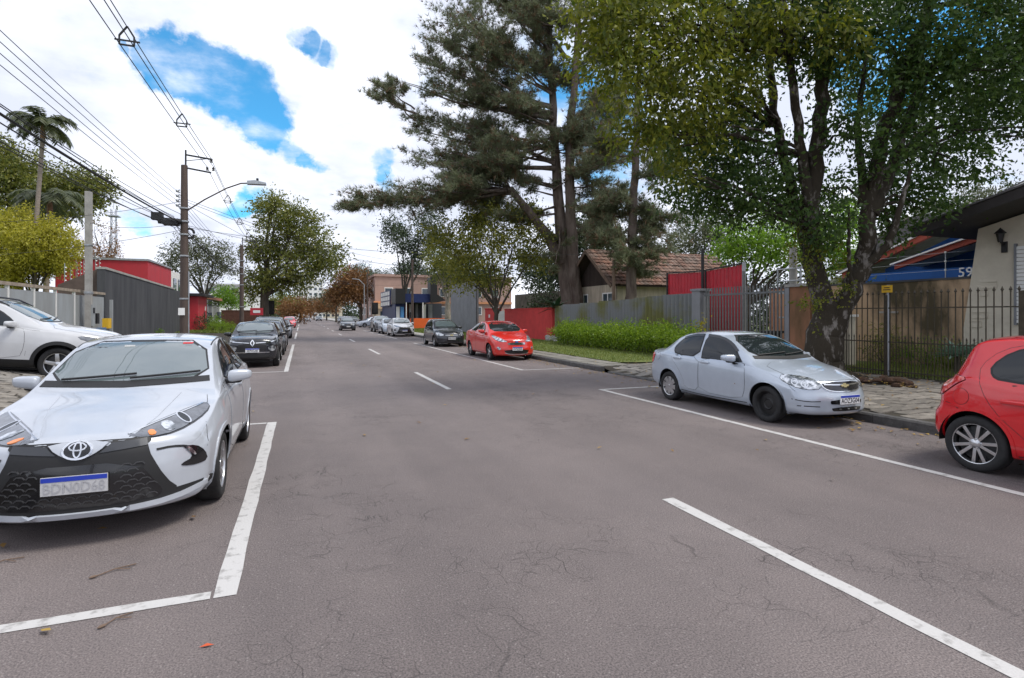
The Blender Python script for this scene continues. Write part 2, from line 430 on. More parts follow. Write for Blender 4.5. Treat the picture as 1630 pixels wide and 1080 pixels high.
# painted lines: thin sheets on the asphalt
def line(name, quad):
    z = 0.004
    (a, b, c, d) = quad
    n = max(1, int((Vector(d) - Vector(a)).length / 0.35)); V = []; F = []
    for i in range(n + 1):
        t = i / n; j = random.uniform(-0.006, 0.006)
        V += [(*Vector(a).lerp(Vector(d), t), z), (*Vector(b).lerp(Vector(c), t), z)]
        V[-1] = (V[-1][0] + j, V[-1][1] + j, z); V[-2] = (V[-2][0] + random.uniform(-0.006, 0.006), V[-2][1], z)
    F = [(2*i, 2*i+1, 2*i+3, 2*i+2) for i in range(n)]
    return meshobj(name, V, F, M_LINE, road)
for k in range(12):
    y0 = 0.2 + 12 * k
    line('lane_dash', ((3.10, y0), (3.22, y0), (3.22, y0 + 4.0), (3.10, y0 + 4.0)))
for (y0, y1) in ((3.70, 9.45), (17.75, 34.0), (42, 57), (64, 82), (90, 110)):
    line('bay_line', ((-0.50, y0), (-0.37, y0), (-0.37, y1), (-0.50, y1)))
    line('bay_line', ((-0.51, y0), (-0.51, y0 + 0.10), (-2.55, y0 + 0.10), (-2.55, y0)))
    line('bay_line', ((-0.51, y1 - 0.09), (-0.51, y1), (-2.55, y1), (-2.55, y1 - 0.09)))
for (y0, y1) in ((-10, 10.95), (15.6, 33.2), (39.6, 62)):
    line('bay_line', ((6.32, y0), (6.43, y0), (6.43, y1), (6.32, y1)))
    if y0 > 0: line('bay_line', ((6.44, y0), (6.44, y0 + 0.10), (8.36, y0 + 0.10), (8.36, y0)))
    line('bay_line', ((6.44, y1 - 0.10), (6.44, y1), (8.36, y1), (8.36, y1 - 0.10)))

# pavements
RP = sheet('right_pavement', lin(8.55, 13.6, 14), [-12, 0, 4, 8.7, 9, 9.4, 12, 14.0, 14.4, 14.7, 15.4, 20, 30, 40, 50, 75.5], lambda x, y: zr(x, y) - 0.02, M_JOINT, kind='structure')
tag(RP, 'broad stone paved sidewalk on the right between kerb and fence')
RP2 = sheet('far_right_pavement', lin(8.55, 14, 3), [85.5, 120, 300], lambda x, y: 0.15, M_CONC, kind='structure')
tag(RP2, 'far pale sidewalk on the right beyond the side street')
RG = sheet('right_plot_ground', lin(13.6, 60, 6), [-12, 5, 20, 40, 75.5], lambda x, y: 0.215, M_TURF, kind='structure'); tag(RG, 'garden ground behind the right hand fences')
LP = sheet('left_pavement', lin(-9.5, -2.75, 12), lin(-12, 60, 37), lambda x, y: zl(x, y) - 0.015, M_JOINT, kind='structure')
tag(LP, 'sloping stone sidewalk on the left between parked cars and walls')
LP2 = sheet('far_left_pavement', lin(-9.5, -2.75, 3), [60, 120, 300], lambda x, y: zl(x, 60) - 0.015, M_CONC, kind='structure'); tag(LP2, 'far pale sidewalk along the left side of the street')
LG = sheet('left_plot_ground', lin(-70, -9.5, 6), [-12, 10, 20, 25, 30, 60, 120], lambda x, y: zl(-9.5, y) - 0.02, M_TURF, kind='structure'); tag(LG, 'ground of the plots behind the left hand walls')
# kerbs: stones laid end to end
def kerb(name, x0, x1, y0, y1, h0, label, step=1.0):
    mb_first = None; k = empty(name, (0, 0, 0)); tag(k, label, kind='structure')
    n = int((y1 - y0) / step)
    mesh = None
    for i in range(n):
        a = y0 + i * step
        near = a < 40
        if mesh is None:
            M = MB(); r = 0.025
            pr = [(x0, -0.05), (x1, -0.05), (x1, h0), (x0 + r * (1 if x0 < x1 else -1), h0), (x0, h0 - r)]
            M.prism([(p, q) for (p, q) in pr], 0.004, step - 0.004, axis='y')
            o = M.build('kerb_stone', M_KERB, k); mesh = o.data; o.location = (0, a, 0)
        else:
            o = bpy.data.objects.new('kerb_stone', mesh); link(o, k); o.location = (random.uniform(-.006, .006), a, random.uniform(-.008, .004))
    return k
kerb('right_kerb', 8.40, 8.55, -10, 9, 0.145, 'dark stone kerb beside the silver and red cars')
kerb('dropped_kerb', 8.40, 8.55, 9, 14.4, 0.05, 'lowered kerb at the gate driveway')
kerb('right_kerb', 8.40, 8.55, 14.4, 75.4, 0.145, 'dark stone kerb along the grass strip')
kerb('left_kerb', -2.60, -2.75, -10, 62, 0.145, 'low stone kerb behind the cars on the left', 2.0)

# irregular stones of the right pavement
def stones(x0, x1, y0, y1, dx, dy, zf, nmax, near, parent, jit=0.32, name='paving_stone', th=0.035, gap=0.022, skip=None):
    nx = int((x1 - x0) / dx); ny = int((y1 - y0) / dy); rnd = random.Random(5)
    def corner(i, j, cache={}):
        if (i, j) not in cache:
            cache[(i, j)] = (x0 + i * dx * 0.5 + rnd.uniform(-jit, jit) * dx * 0.5, y0 + j * dy + rnd.uniform(-jit, jit) * dy * 0.7)
        return cache[(i, j)]
    cache = {}
    polys = []
    for j in range(ny):
        off = j % 2
        for i in range(nx):
            a = 2 * i + off
            loop = [corner(a, j, cache), corner(a+1, j, cache), corner(a+2, j, cache), corner(a+2, j+1, cache), corner(a+1, j+1, cache), corner(a, j+1, cache)]
            cx = sum(p[0] for p in loop) / 6; cy = sum(p[1] for p in loop) / 6
            if cx > x1 - dx * 0.3: continue
            if skip and skip(cx, cy): continue
            lp = []
            for (px, py) in loop:
                d = math.hypot(px - cx, py - cy); s = max(0.5, 1 - gap / max(d, 0.03)); lp.append((px - cx, py - cy, s))
            polys.append((math.hypot(cx - near[0], cy - near[1]), cx, cy, lp))
    polys.sort(key=lambda p: p[0])
    BV = []; BF = []
    for k, (d, cx, cy, lp) in enumerate(polys):
        z = zf(cx, cy) + rnd.uniform(-0.009, 0.009); tx, ty = rnd.uniform(-.02, .02), rnd.uniform(-.02, .02)
        sx, sy = (zf(cx+.1, cy) - zf(cx, cy)) / .1, (zf(cx, cy+.1) - zf(cx, cy)) / .1
        V = []
        for (h, q) in ((-th, 1.0), (-0.008, 1.0), (0.0, 0.90)):
            for (px, py, s) in lp: V.append((px * s * q, py * s * q, h + px * (tx + sx) + py * (ty + sy)))
        F = []
        for L in (0, 6):
            for i in range(6): F.append((L + i, L + (i+1) % 6, L + 6 + (i+1) % 6, L + 6 + i))
        F.append((12, 13, 14, 15, 16, 17))
        if k < nmax:
            o = meshobj(name, V, F, M_STONEO, parent); o.location = (cx, cy, z)
        else:
            b = len(BV); BV += [(v[0]+cx, v[1]+cy, v[2]+z) for v in V]; BF += [tuple(b+i for i in f) for f in F]
    if BV:
        o = meshobj(name + '_field', BV, BF, M_STONE, parent); tag(o, kind='stuff')
in_grass = lambda x, y: x > 9.62 and y > 14.6 + 1.4 * max(0, (x - 12.3))
stones(8.57, 13.6, -3, 15.2, 0.46, 0.30, zr, 290, (11, 6.5), RP, skip=lambda x, y: in_grass(x, y) or (x < 9.6 and y > 14.5))
stones(-9.4, -2.78, 5, 34, 0.34, 0.22, lambda x, y: zl(x, y), 200, (-3.6, 10.5), LP, name='cobble')
# square slabs further along the right pavement
sl = None
for j in range(45):
    for i in range(2):
        x, y = 8.58 + i * 0.51, 14.6 + j * 0.5
        if sl is None:
            sl = MB().box((0, 0, -0.03), (0.495, 0.485, 0.0)).build('slab', M_SLAB, RP); o = sl
        else: o = dup(sl, RP)
        o.location = (x, y, zr(x, y) + random.uniform(-.006, .006)); o.rotation_euler = (random.uniform(-.006, .006), random.uniform(-.006, .006), random.uniform(-.012, .012))
far = sheet('slab_field', [8.57, 9.6], [37.2, 50, 75.4], lambda x, y: zr(x, y), M_CONC, RP); tag(far, kind='stuff')
turf1 = sheet('verge', lin(9.6, 13.55, 6), [14.9, 16, 20, 26, 33, 45, 60.5], lambda x, y: zr(x, y) + 0.012, M_TURF, kind='structure'); tag(turf1, 'grass verge between slab path and corrugated fence')
for i, v in enumerate(turf1.data.vertices):
    if v.co.y < 15.5: v.co.y += 1.3 * max(0, v.co.x - 12.2) + 0.5 * max(0, 10.4 - v.co.x)
turf2 = sheet('left_verge', lin(-9.4, -5.2, 4), [52, 56, 60, 75], lambda x, y: zl(x, y) + 0.02, M_TURF, kind='structure'); tag(turf2, 'small lawn with clipped balls beside the red gatehouse')

def blades(name, area, n, h, mtl, zf, parent=None, label=None, keep=None, w=0.012):
    x0, x1, y0, y1 = area; r = RNG
    X = r.uniform(x0, x1, n); Y = r.uniform(y0, y1, n)
    if keep is not None: k = keep(X, Y); X, Y = X[k], Y[k]
    n = len(X); Z = np.array([zf(a, b) for a, b in zip(X, Y)]); a = r.uniform(0, 6.283, n); H = h * r.uniform(0.4, 1.3, n); ln = r.uniform(0.1, 0.8, n) * H
    b = r.uniform(0, 6.283, n); dx, dy = np.cos(a) * w, np.sin(a) * w
    V = np.stack([np.stack([X-dx, Y-dy, Z], 1), np.stack([X+dx, Y+dy, Z], 1), np.stack([X+np.cos(b)*ln, Y+np.sin(b)*ln, Z+H], 1)], 1).reshape(-1, 3)
    o = npmesh(name, V, np.arange(3*n).reshape(-1, 3), mtl, parent); return tag(o, label, kind='stuff')
M_BLADE = leafmat('grass_blade', (0.085, 0.145, 0.020), (0.26, 0.29, 0.06), 0.4)
blades('grass', (9.55, 13.2, 14.8, 40), 26000, 0.07, M_BLADE, lambda x, y: zr(x, y), label='short grass on the verge before the hedge', keep=lambda X, Y: (Y > 15.2 + 1.3*np.maximum(0, X-12.2)), w=0.012)
blades('grass', (9.6, 13.2, 40, 60), 9000, 0.10, M_BLADE, lambda x, y: zr(x, y), label='short grass by the grey metal wall', w=0.03)
blades('grass', (13.75, 16.7, 2.0, 11.5), 16000, 0.10, M_BLADE, lambda x, y: 0.215, label='lawn grass behind the spearhead fence', w=0.011)
blades('grass', (-9.4, -5.2, 50, 74), 7000, 0.12, M_BLADE, lambda x, y: zl(x, y), label='lawn grass by the red gatehouse', w=0.035)
# ------------------------------------------------------------------ walls, fences and buildings
def corrugated(name, p0, p1, z0, z1, m, parent, pitch=0.15, depth=0.03, z0b=None, z1b=None, seg=6):
    """upright corrugated sheet from p0 to p1; z?b are the heights at the far end"""
    p0, p1 = Vector((*p0, 0)), Vector((*p1, 0)); d = p1 - p0; L = d.length; d.normalize(); nrm = Vector((-d.y, d.x, 0))
    n = max(2, int(L / pitch * seg)); V = []; F = []
    z0b = z0 if z0b is None else z0b; z1b = z1 if z1b is None else z1b
    for s in (1, -1):
        for i in range(n + 1):
            t = i / n; ph = t * L / pitch * 2 * math.pi; w = math.tanh(2.2 * math.sin(ph)) * depth * 0.5 + s * 0.003
            q = p0 + d * (t * L) + nrm * w
            V += [(q.x, q.y, z0 + (z0b - z0) * t), (q.x, q.y, z1 + (z1b - z1) * t)]
    b = 2 * (n + 1)
    for i in range(n):
        F.append((2*i, 2*i+2, 2*i+3, 2*i+1)); F.append((b+2*i+1, b+2*i+3, b+2*i+2, b+2*i)); F.append((2*i+1, 2*i+3, b+2*i+3, b+2*i+1))
    return meshobj(name, V, F, m, parent)

M_CORR = mat('weathered_sheet', (0.17, 0.18, 0.185), 0.6, 0.1, col2=(0.13, 0.13, 0.035), vscale=0.55, vthr=(0.46, 0.62), bump=0.1, bscale=20)
M_REDSHEET = mat('red_sheet', (0.42, 0.008, 0.022), 0.45, var=0.15, vscale=2)
M_REDWALL = mat('red_wall', (0.52, 0.045, 0.045), 0.85, var=0.12, vscale=2, bump=0.2, bscale=30)
M_BRIGHTRED = mat('bright_red_wall', (0.50, 0.024, 0.040), 0.6, col2=(0.40, 0.030, 0.042), vscale=1.4, stretch=(1, 1, .15))
M_IRON = mat('fence_iron', (0.055, 0.045, 0.03), 0.6, 0.3, var=0.35, vscale=12)
M_GATE = mat('gate_iron', (0.14, 0.15, 0.155), 0.55, 0.3, var=0.2, vscale=10)
M_STAIN = mat('stained_plaster', (0.47, 0.33, 0.21), 0.9, col2=(0.070, 0.055, 0.028), vscale=0.62, vthr=(0.47, 0.62), stretch=(1, 1, 0.45), bump=0.2, bscale=20)
M_STAINP = mat('stained_pillar', (0.32, 0.15, 0.085), 0.9, col2=(0.07, 0.055, 0.02), vscale=1.5, stretch=(1, 1, 0.4), bump=0.2, bscale=20)
M_CREAM = mat('cream_render', (0.60, 0.55, 0.45), 0.95, var=0.08, vscale=2, bump=0.9, bscale=9)
M_ROOFDARK = mat('dark_roof_timber', (0.040, 0.034, 0.034), 0.7, var=0.2, vscale=3)
M_ROOFGREY = mat('grey_roof_tile', (0.13, 0.125, 0.13), 0.85, var=0.3, vscale=3, bump=0.3, bscale=15)
M_TILE = mat('clay_tile', (0.20, 0.095, 0.062), 0.9, var=0.35, vscale=1.2, col2=(0.15, 0.125, 0.105), island=0.35)
M_BLUEHOUSE = mat('blue_render', (0.012, 0.085, 0.30), 0.8, var=0.1, vscale=2)
M_REDTRIM = mat('red_brown_fascia', (0.30, 0.055, 0.03), 0.7, var=0.1, vscale=3)
M_BOARDDARK = mat('dark_boards', (0.045, 0.032, 0.026), 0.9, var=0.3, vscale=5, stretch=(1, 1, 0.2), island=0.25)
M_BOARDPALE = mat('pale_boards', (0.46, 0.40, 0.31), 0.85, var=0.2, vscale=5, stretch=(1, 1, 0.2), island=0.12)
M_GREYSHEET = mat('grey_sheet_wall', (0.21, 0.22, 0.24), 0.5, 0.2, var=0.12, vscale=1.5)
M_BLACKWALL = mat('black_wall', (0.034, 0.036, 0.042), 0.75, col2=(0.075, 0.077, 0.082), vscale=1.6, stretch=(1, 1, 0.16), bump=0.15, bscale=40)
M_NAVY = mat('navy_panel', (0.010, 0.022, 0.10), 0.5, var=0.1)
M_ORANGE = mat('orange_panel', (0.72, 0.12, 0.02), 0.6, var=0.05)
M_PINK = mat('pink_brick', (0.40, 0.27, 0.23), 0.85, var=0.08, vscale=1)
M_WINFAR = mat('far_window_glass', (0.05, 0.07, 0.09), 0.05, spec=0.8)
M_WOOD = mat('weathered_post', (0.16, 0.11, 0.08), 0.9, var=0.3, vscale=4, stretch=(1, 1, 0.15))
M_YELLOW = mat('yellow_sign', (0.70, 0.42, 0.02), 0.6)

# red painted wall with a small white gate, far end of the grass strip
rw = empty('painted_wall', (13.6, 28.8, 0.2), label='low red painted garden wall behind the parked red sedan', cat='wall')
meshobj('wall_face', [], [], M_REDWALL)  if False else None
MB().box((0, 0, 0), (0.2, 8.0, 1.90)).build('wall_panel', M_REDWALL, rw)
MB().box((-0.03, -0.02, 1.90), (0.23, 8.02, 1.95)).build('coping', M_REDWALL, rw)
wg = empty('white_gate', (13.7, 36.85, 0.2), label='small white slatted gate between red pillar and red wall', cat='gate')
first = None
for i in range(13):
    if first is None: first = MB().box((0, 0, 0.05), (0.03, 0.07, 1.8)).build('slat', M_WHITE, wg); o = first
    else: o = dup(first, wg)
    o.location = (0, 0.05 + i * 0.145, 0)
for z in (.3, 1.5): MB().box((0.031, 0, z), (0.06, 1.95, z + .08)).build('rail', M_WHITE, wg)
rp = empty('gate_pillar', (13.5, 38.85, 0.2), label='square red pillar next to the white gate', cat='pillar')
MB().box((0, 0, 0), (0.6, 2.1, 1.95)).build('shaft', M_REDWALL, rp); MB().box((-0.05, -0.05, 1.95), (0.65, 2.15, 2.03)).build('cap', M_REDWALL, rp)
MB().box((-0.02, 0.9, 1.3), (-0.001, 1.2, 1.55)).build('doorbell', M_WHITE, rp)

# corrugated fence
cf = empty('corrugated_fence', (13.6, 16.45, 0.2), label='mossy grey corrugated metal fence behind the green hedge', cat='fence')
cl = None
for i in range(12):
    y0 = i * 1.0; h0 = 2.32 - 0.025 * i + random.uniform(-.02, .02)
    corrugated('sheet_panel', (0.003 * (i % 2), y0), (0.003 * (i % 2), y0 + 1.004), 0.0, h0, M_CORR, cf, pitch=0.25, depth=0.09)
for z in (0.7, 1.9):
    MB().box((0.04, 0, z), (0.10, 12, z + 0.06)).build('fence_rail', M_WOOD, cf)
ms = MB()
for i in range(30): ms.ball((random.uniform(-.12, .02), random.uniform(11.0, 12.6), random.uniform(0, .25)), (0.16, 0.2, 0.12), 7, 5)
o = ms.build('rubble', M_CONC); o.location = (13.5, 16.6, 0.2); tag(o, 'loose pale stones at the foot of the corrugated fence', 'rubble', kind='stuff')

# driveway gate of upright bars, two posts
gp = MB(); gp.box((-.22, -.22, 0), (.22, .22, 2.38)); gp.box((-.26, -.26, 2.38), (.26, .26, 2.46))
gpo = gp.build('gate_post', M_GREYSHEET); gpo.location = (13.6, 16.15, 0.2); tag(gpo, 'grey square gate post beside the corrugated fence', 'post')
gt = empty('bar_gate', (13.6, 12.2, 0.2), label='grey iron driveway gate of upright bars between grey post and brown pillar', cat='gate')
first = None
for i in range(27):
    y = 0.08 + i * 0.137
    if first is None: first = MB().box((-.018, -.018, 0.06), (.018, .018, 2.46)).build('bar', M_GATE, gt); o = first
    else: o = dup(first, gt)
    o.location = (0, y, 0)
for z in (0.15, 2.18): MB().box((-.045, -0.02, z), (-.019, 3.7, z + 0.06)).build('rail', M_GATE, gt)
ctr = MB().box((-.03, 1.84, 0.04), (.03, 1.9, 2.95)).build('meeting_stile', M_GATE, gt)
pl = empty('brown_pillar', (13.6, 11.75, 0.2), label='rust stained brown masonry pillar left of the big tree trunk', cat='pillar')
MB().box((-.25, -.42, 0), (.35, .28, 2.32)).build('shaft', M_STAINP, pl); MB().box((-.32, -.46, 2.32), (.42, .40, 2.40)).build('cap', M_CONC, pl)
MB().box((-.27, .281, 0), (-.05, .42, 2.3)).build('grey_jamb', M_GREYSHEET, pl)

# red sheet screen behind the gate
rs = empty('red_screen', (15.0, 15.5, 0.2), label='tall red ribbed metal screen with dark frame behind the gate', cat='screen')
corrugated('sheet_panel', (0, 2.0), (0, 4.4), 0, 3.22, M_REDSHEET, rs, pitch=0.2, depth=0.03, z1b=3.30)
corrugated('sheet_panel', (-0.02, 0.05), (-0.02, 1.96), 0, 3.34, M_REDSHEET, rs, pitch=0.2, depth=0.03, z1b=3.24)
for (y, h) in ((0.0, 3.42), (1.98, 3.30), (4.42, 3.36)): MB().box((-.06, y - .035, 0), (-.022 if y else .05, y + .035, h)).build('frame_post', M_DARKMETAL if y else M_GALV, rs)
MB().bar((-.05, 0.03, 3.38), (-.05, 1.95, 3.28), 0.05).bar((-.05, 2.0, 3.26), (-.05, 4.4, 3.34), 0.05).build('top_rail', M_DARKMETAL, rs)
mp_ = MB().tube([(0, 0, 0), (0, 0, 4.1)], 0.06, 8).build('mast', M_DARKMETAL); mp_.location = (14.75, 17.4, 0.2); tag(mp_, 'thin dark steel pole standing at the red metal screen', 'pole')

# white tube frame and concrete service post behind the gate
fr = MB()
A, B, C_ = (0, 0, 0), (0, 1.1, 0), (0.9, 0, 0)
for (x, y) in ((0, 0), (0, 0.9), (0.9, 0)): fr.tube([(x, y, 0), (x, y, 3.05 if x == 0 else 2.8)], 0.03, 8)
for z in (1.4, 2.2, 2.6, 3.0): fr.tube([(0, 0, z), (0, 0.9, z)], 0.025, 6); fr.tube([(0, 0, z), (0.9, 0, z - 0.05)], 0.025, 6)
o = fr.build('tube_frame', M_GALV); o.location = (14.9, 13.0, 0.22); tag(o, 'pale tubular ladder frame standing behind the driveway gate', 'frame')
sp = MB().lathe([(0.15, 0), (0.12, 3.75), (0.0, 3.76)], n=10).build('service_post', M_CONC, smooth=True); sp.location = (15.2, 13.55, 0.2); tag(sp, 'grey concrete service post rising behind the brown pillar', 'post')
bn = empty('rubbish_bin', (14.7, 13.9, 0.2), label='dark wheeled bin standing behind the gate bars', cat='bin')
MB().lathe([(0.18, 0), (0.24, 0.85), (0.24, 0.9), (0.0, 0.9)], n=12).build('body', M_DARKMETAL, bn); MB().box((-.27, -.27, .9), (.27, .27, .98)).build('lid', M_DARKMETAL, bn)

# iron fence with spearheads in front of the lawn
fe = empty('iron_fence', (13.6, -2.0, 0.2), label='rusty iron fence with spearhead bars before the lawn and cream house', cat='fence')
bar = MB(); bar.box((-.009, -.009, 0.0), (.009, .009, 1.98)); bar.lathe([(0.0, 1.97), (0.02, 1.985), (0.012, 2.0), (0.034, 2.03), (0.0, 2.11)], n=4)
bar = bar.build('spear_bar', M_IRON, fe)
sb = MB(); sb.box((-.007, -.007, 0.0), (.007, .007, .93)); sb.lathe([(0.014, .93), (0.022, .95), (0.0, 1.01)], n=4); sbar = sb.build('short_bar', M_IRON, fe)
k = 0; y = 0.1
while y < 13.3:
    o = bar if k == 0 else dup(bar, fe); o.location = (0, y, 0.0)
    s = sbar if k == 0 else dup(sbar, fe); s.location = (0, y + 0.0725, 0.0)
    y += 0.145; k += 1
for z in (0.10, 0.82, 1.66): MB().box((-.014, 0, z), (.014, 13.35, z + 0.028)).build('rail', M_IRON, fe)
for y in (5.0, 8.6, 11.35): MB().box((-.035, y - .035, 0), (.035, y + .035, 2.0)).build('post', M_IRON, fe)
wp = empty('warning_post', (13.62, 9.32, 0.2), label='slim galvanised post with small yellow warning plate on the iron fence', cat='post')
MB().tube([(0, 0, 0), (0, 0, 2.25)], 0.04, 8).build('shaft', M_GALV, wp); MB().box((-.06, -.13, 2.06), (-.045, .13, 2.24)).build('plate', M_YELLOW, wp)
MB().box((-.064, -.09, 2.12), (-.061, .09, 2.14)).box((-.064, -.07, 2.17), (-.061, .07, 2.19)).build('warning_print', M_INK, wp)

# meter cabinet wall and stained boundary wall
mc = empty('meter_wall', (14.6, 11.55, 0.2), label='small tan meter wall with white box behind the fence right of the trunk', cat='wall')
MB().box((0, -.45, 0), (0.25, .45, 1.45)).build('masonry', M_CREAM, mc); MB().box((-.05, -.5, 1.45), (.3, .5, 1.52)).build('coping', M_WHITE, mc)
MB().box((-.03, .08, .75), (-.002, .38, 1.25)).build('meter_box', M_WHITE, mc); MB().box((-.036, .13, .95), (-.031, .33, 1.2)).build('dial_window', M_WINFAR, mc)
bw = empty('stained_wall', (17.03, 9.1, 0.2), label='tall brown boundary wall with black damp stains behind the lawn', cat='wall')
MB().box((0, .2, 0), (0.2, 7.2, 2.5)).build('masonry', M_STAIN, bw); MB().box((-.03, .31, 2.5), (.23, 7.2, 2.56)).build('coping', M_BLACKWALL, bw)
MB().box((-.05, 2.3, 0.2), (-.002, 2.75, 1.55)).build('recess_door', M_STAIN, bw); MB().box((-.09, 2.25, 1.56), (.0-.001, 2.8, 1.62)).build('lintel', M_CONC, bw)
# electric fence on the wall
ef = empty('electric_fence', (17.13, 9.2, 2.76), label='thin electric fence posts with insulators above the stained wall', cat='fence')
for y in (0.9, 3.3):
    MB().tube([(0, y, 0), (0, y, 0.75)], 0.014, 6).build('post', M_GALV, ef)
    for z in (.2, .45, .7): MB().lathe([(0.0, 0), (0.03, .01), (0.03, .05), (0, .06)], c=(0, y, z), n=8).build('insulator', M_WHITE, ef)
for z in (.22, .47, .72): MB().tube([(0, -.3, z), (0, 5.5, z)], 0.004, 4).build('wire', M_GALV, ef)

# cream house at the right edge
ch = empty('cream_house', (17.0, 9.4, 0.2), label='cream rough rendered house with dark gable roof at the right edge', cat='house')
# gable wall facing the street, its edge leaning outward at the foot
MB().prism([(0.32, 0), (-.18, 3.82), (-4.6, 4.88), (-9.5, 3.6), (-9.5, 0)], 0.0, 0.3, axis='x').build('wall', M_CREAM, ch)
MB().box((0.31, -9.0, 0), (9, -.35, 3.6)).build('side_wall', M_CREAM, ch)
rf = MB()
for (a, b) in (((0.55, 3.68), (-4.6, 4.95)), ((-9.9, 3.6), (-4.6, 4.95))):
    rf.prism([a, b, (b[0], b[1] + 0.16), (a[0], a[1] + 0.16)], -1.35, 9.0, axis='x')
rfo = rf.build('roof', M_ROOFDARK, ch)
fa = MB()
fa.prism([(0.62, 3.62), (-4.6, 4.90), (-4.6, 5.14), (0.62, 3.86)], -1.45, -1.352, axis='x'); fa.build('fascia', M_ROOFDARK, rfo)
MB().prism([(0.66, 3.865), (-4.6, 5.155), (-4.6, 5.20), (0.66, 3.91)], -1.5, 9.0, axis='x').build('roof_covering', M_ROOFGREY, rfo)
# relief blocks in the render along the edge
for i, (yy, z) in enumerate(((-.26, 2.22), (-.18, 2.02), (-.05, 1.42), (-.02, 1.18), (.02, .55), (.06, .36))):
    rb = MB(); w = 0.34 if i % 2 == 0 else 0.22
    for (a, b) in (((0, 0), (w, 0)), ((w, 0), (w, .16)), ((w, .16), (0, .16))): rb.bar((-.012, yy - a[0], z + a[1]), (-.012, yy - b[0], z + b[1]), 0.022)
    rb.build('relief_block', M_CREAM, ch)
wl = empty('wall_lamp', (16.98, 8.62, 3.6), label='black lantern wall lamp on the cream house wall', cat='lamp')
MB().box((-.03, -.06, -.28), (.02, .06, .0)).bar((-.02, 0, -.08), (-.16, 0, -.02), .035).build('bracket', M_DARKMETAL, wl)
MB().lathe([(0.05, -.02), (0.09, .2), (0.13, .21), (0.03, .32), (0, .36)], c=(-.18, 0, 0), n=6).build('lantern', M_DARKMETAL, wl)
sh = empty('shutter', (0, 0, 0), parent=ch)
sh.location = (-.03, -1.05, 1.3)
first = None
for i in range(20):
    if first is None: first = MB().box((-.025, -1.3, 0), (.025, 0, .082)).build('slat', M_WHITE, sh); o = first
    else: o = dup(first, sh)
    o.location = (0, 0, i * .098)
MB().box((-.04, .0, -.05), (.03, .05, 2.02)).build('frame', M_GREYSHEET, sh)

# blue house and neighbours behind the stained wall
bh = empty('blue_house', (21.0, 12.0, 0.2), label='deep blue house with red brown rafters behind the stained wall', cat='house')
def gable(parent, name, pts, x0, x1, m): return MB().prism(pts, x0, x1, axis='x').build(name, m, parent)
gable(bh, 'wall', [(2.7, 0), (2.7, 3.3), (-3.0, 5.6), (-3.0, 0)], 0.3, 0.6, M_BLUEHOUSE)
MB().prism([(3.9, 2.98), (-3.0, 5.62), (-3.0, 5.86), (3.9, 3.22)], -0.5, -0.35, axis='x').build('fascia', M_REDTRIM, bh)
MB().prism([(4.0, 3.23), (-3.0, 5.87), (-3.0, 5.93), (4.0, 3.29)], -0.55, 3.0, axis='x').build('roof', M_ROOFGREY, bh)
MB().prism([(4.0, 3.17), (-3.0, 5.81), (-3.0, 5.87), (4.0, 3.23)], -0.58, -0.51, axis='x').build('flashing', M_WHITE, bh)
MB().prism([(1.2, 3.12), (-3.0, 4.25), (-3.0, 4.42), (1.2, 3.29)], -1.4, -1.25, axis='x').build('porch_fascia', M_REDTRIM, bh)
MB().prism([(1.3, 3.27), (-3.0, 4.42), (-3.0, 4.47), (1.3, 3.32)], -1.5, 0.28, axis='x').build('porch_roof', M_WHITE, bh)
ar = MB()
pts = [(0.29, -.3, 3.85), (0.29, -.45, 4.35), (0.29, -1.1, 4.55), (0.29, -1.8, 4.5), (0.29, -1.85, 4.1)]
for a, b in zip(pts, pts[1:]): ar.bar(a, b, 0.07)
ar.build('arch_trim', M_ROOFGREY, bh)
MB().box((-1.7, -3.0, 0), (-1.45, 2.3, 3.0)).build('front_wall', M_BLUEHOUSE, bh)
text_mesh('590', 0.42, M_WHITE, 'house_number', bh, Matrix.Translation((-1.76, -1.33, 2.82)) @ Matrix.Rotation(math.radians(-90), 4, 'Z') @ Matrix.Rotation(math.radians(90), 4, 'X'), 0.02)
gh = empty('grey_roof_house', (30.0, 15.0, 0.2), label='house with big grey tiled roof behind the blue house', cat='house')
MB().prism([(9.2, 4.2), (4.4, 6.7), (-5.0, 6.7), (-5.0, 4.0)], 0.0, 5.0, axis='x').build('roof', M_ROOFGREY, gh)
MB().bar((-.08, 9.4, 4.15), (-.08, 4.4, 6.78), 0.16).build('verge_trim', M_WHITE, gh)
MB().box((0.2, -4, 0), (4.8, 8.4, 4.0)).build('wall', M_WHITE, gh)
sh2 = empty('white_shed', (24.0, 16.6, 0.2), label='small white gabled shed with tiled roof behind the big trunk', cat='shed')
MB().prism([(2.3, 0), (2.3, 3.0), (0.5, 3.75), (-2.1, 2.95), (-2.1, 0)], 0, 3, axis='x').build('wall', M_WHITE, sh2)
MB().prism([(2.6, 2.95), (0.5, 3.85), (0.5, 3.97), (2.6, 3.07)], -.3, 3.2, axis='x').prism([(-2.3, 2.95), (0.5, 3.85), (0.5, 3.97), (-2.3, 3.07)], -.3, 3.2, axis='x').build('roof', M_WHITE, sh2)
th = empty('tile_roof_house', (28.0, 19.3, 0.2), label='low house with orange clay roof seen past the trunk fork', cat='house')
MB().prism([(1.9, 3.2), (0, 4.9), (-2, 4.9), (-3.2, 3.2)], 0, 4, axis='x').build('roof', M_TILE, th); MB().box((.2, -3, 0), (3.8, 1.7, 3.2)).build('wall', M_WHITE, th)

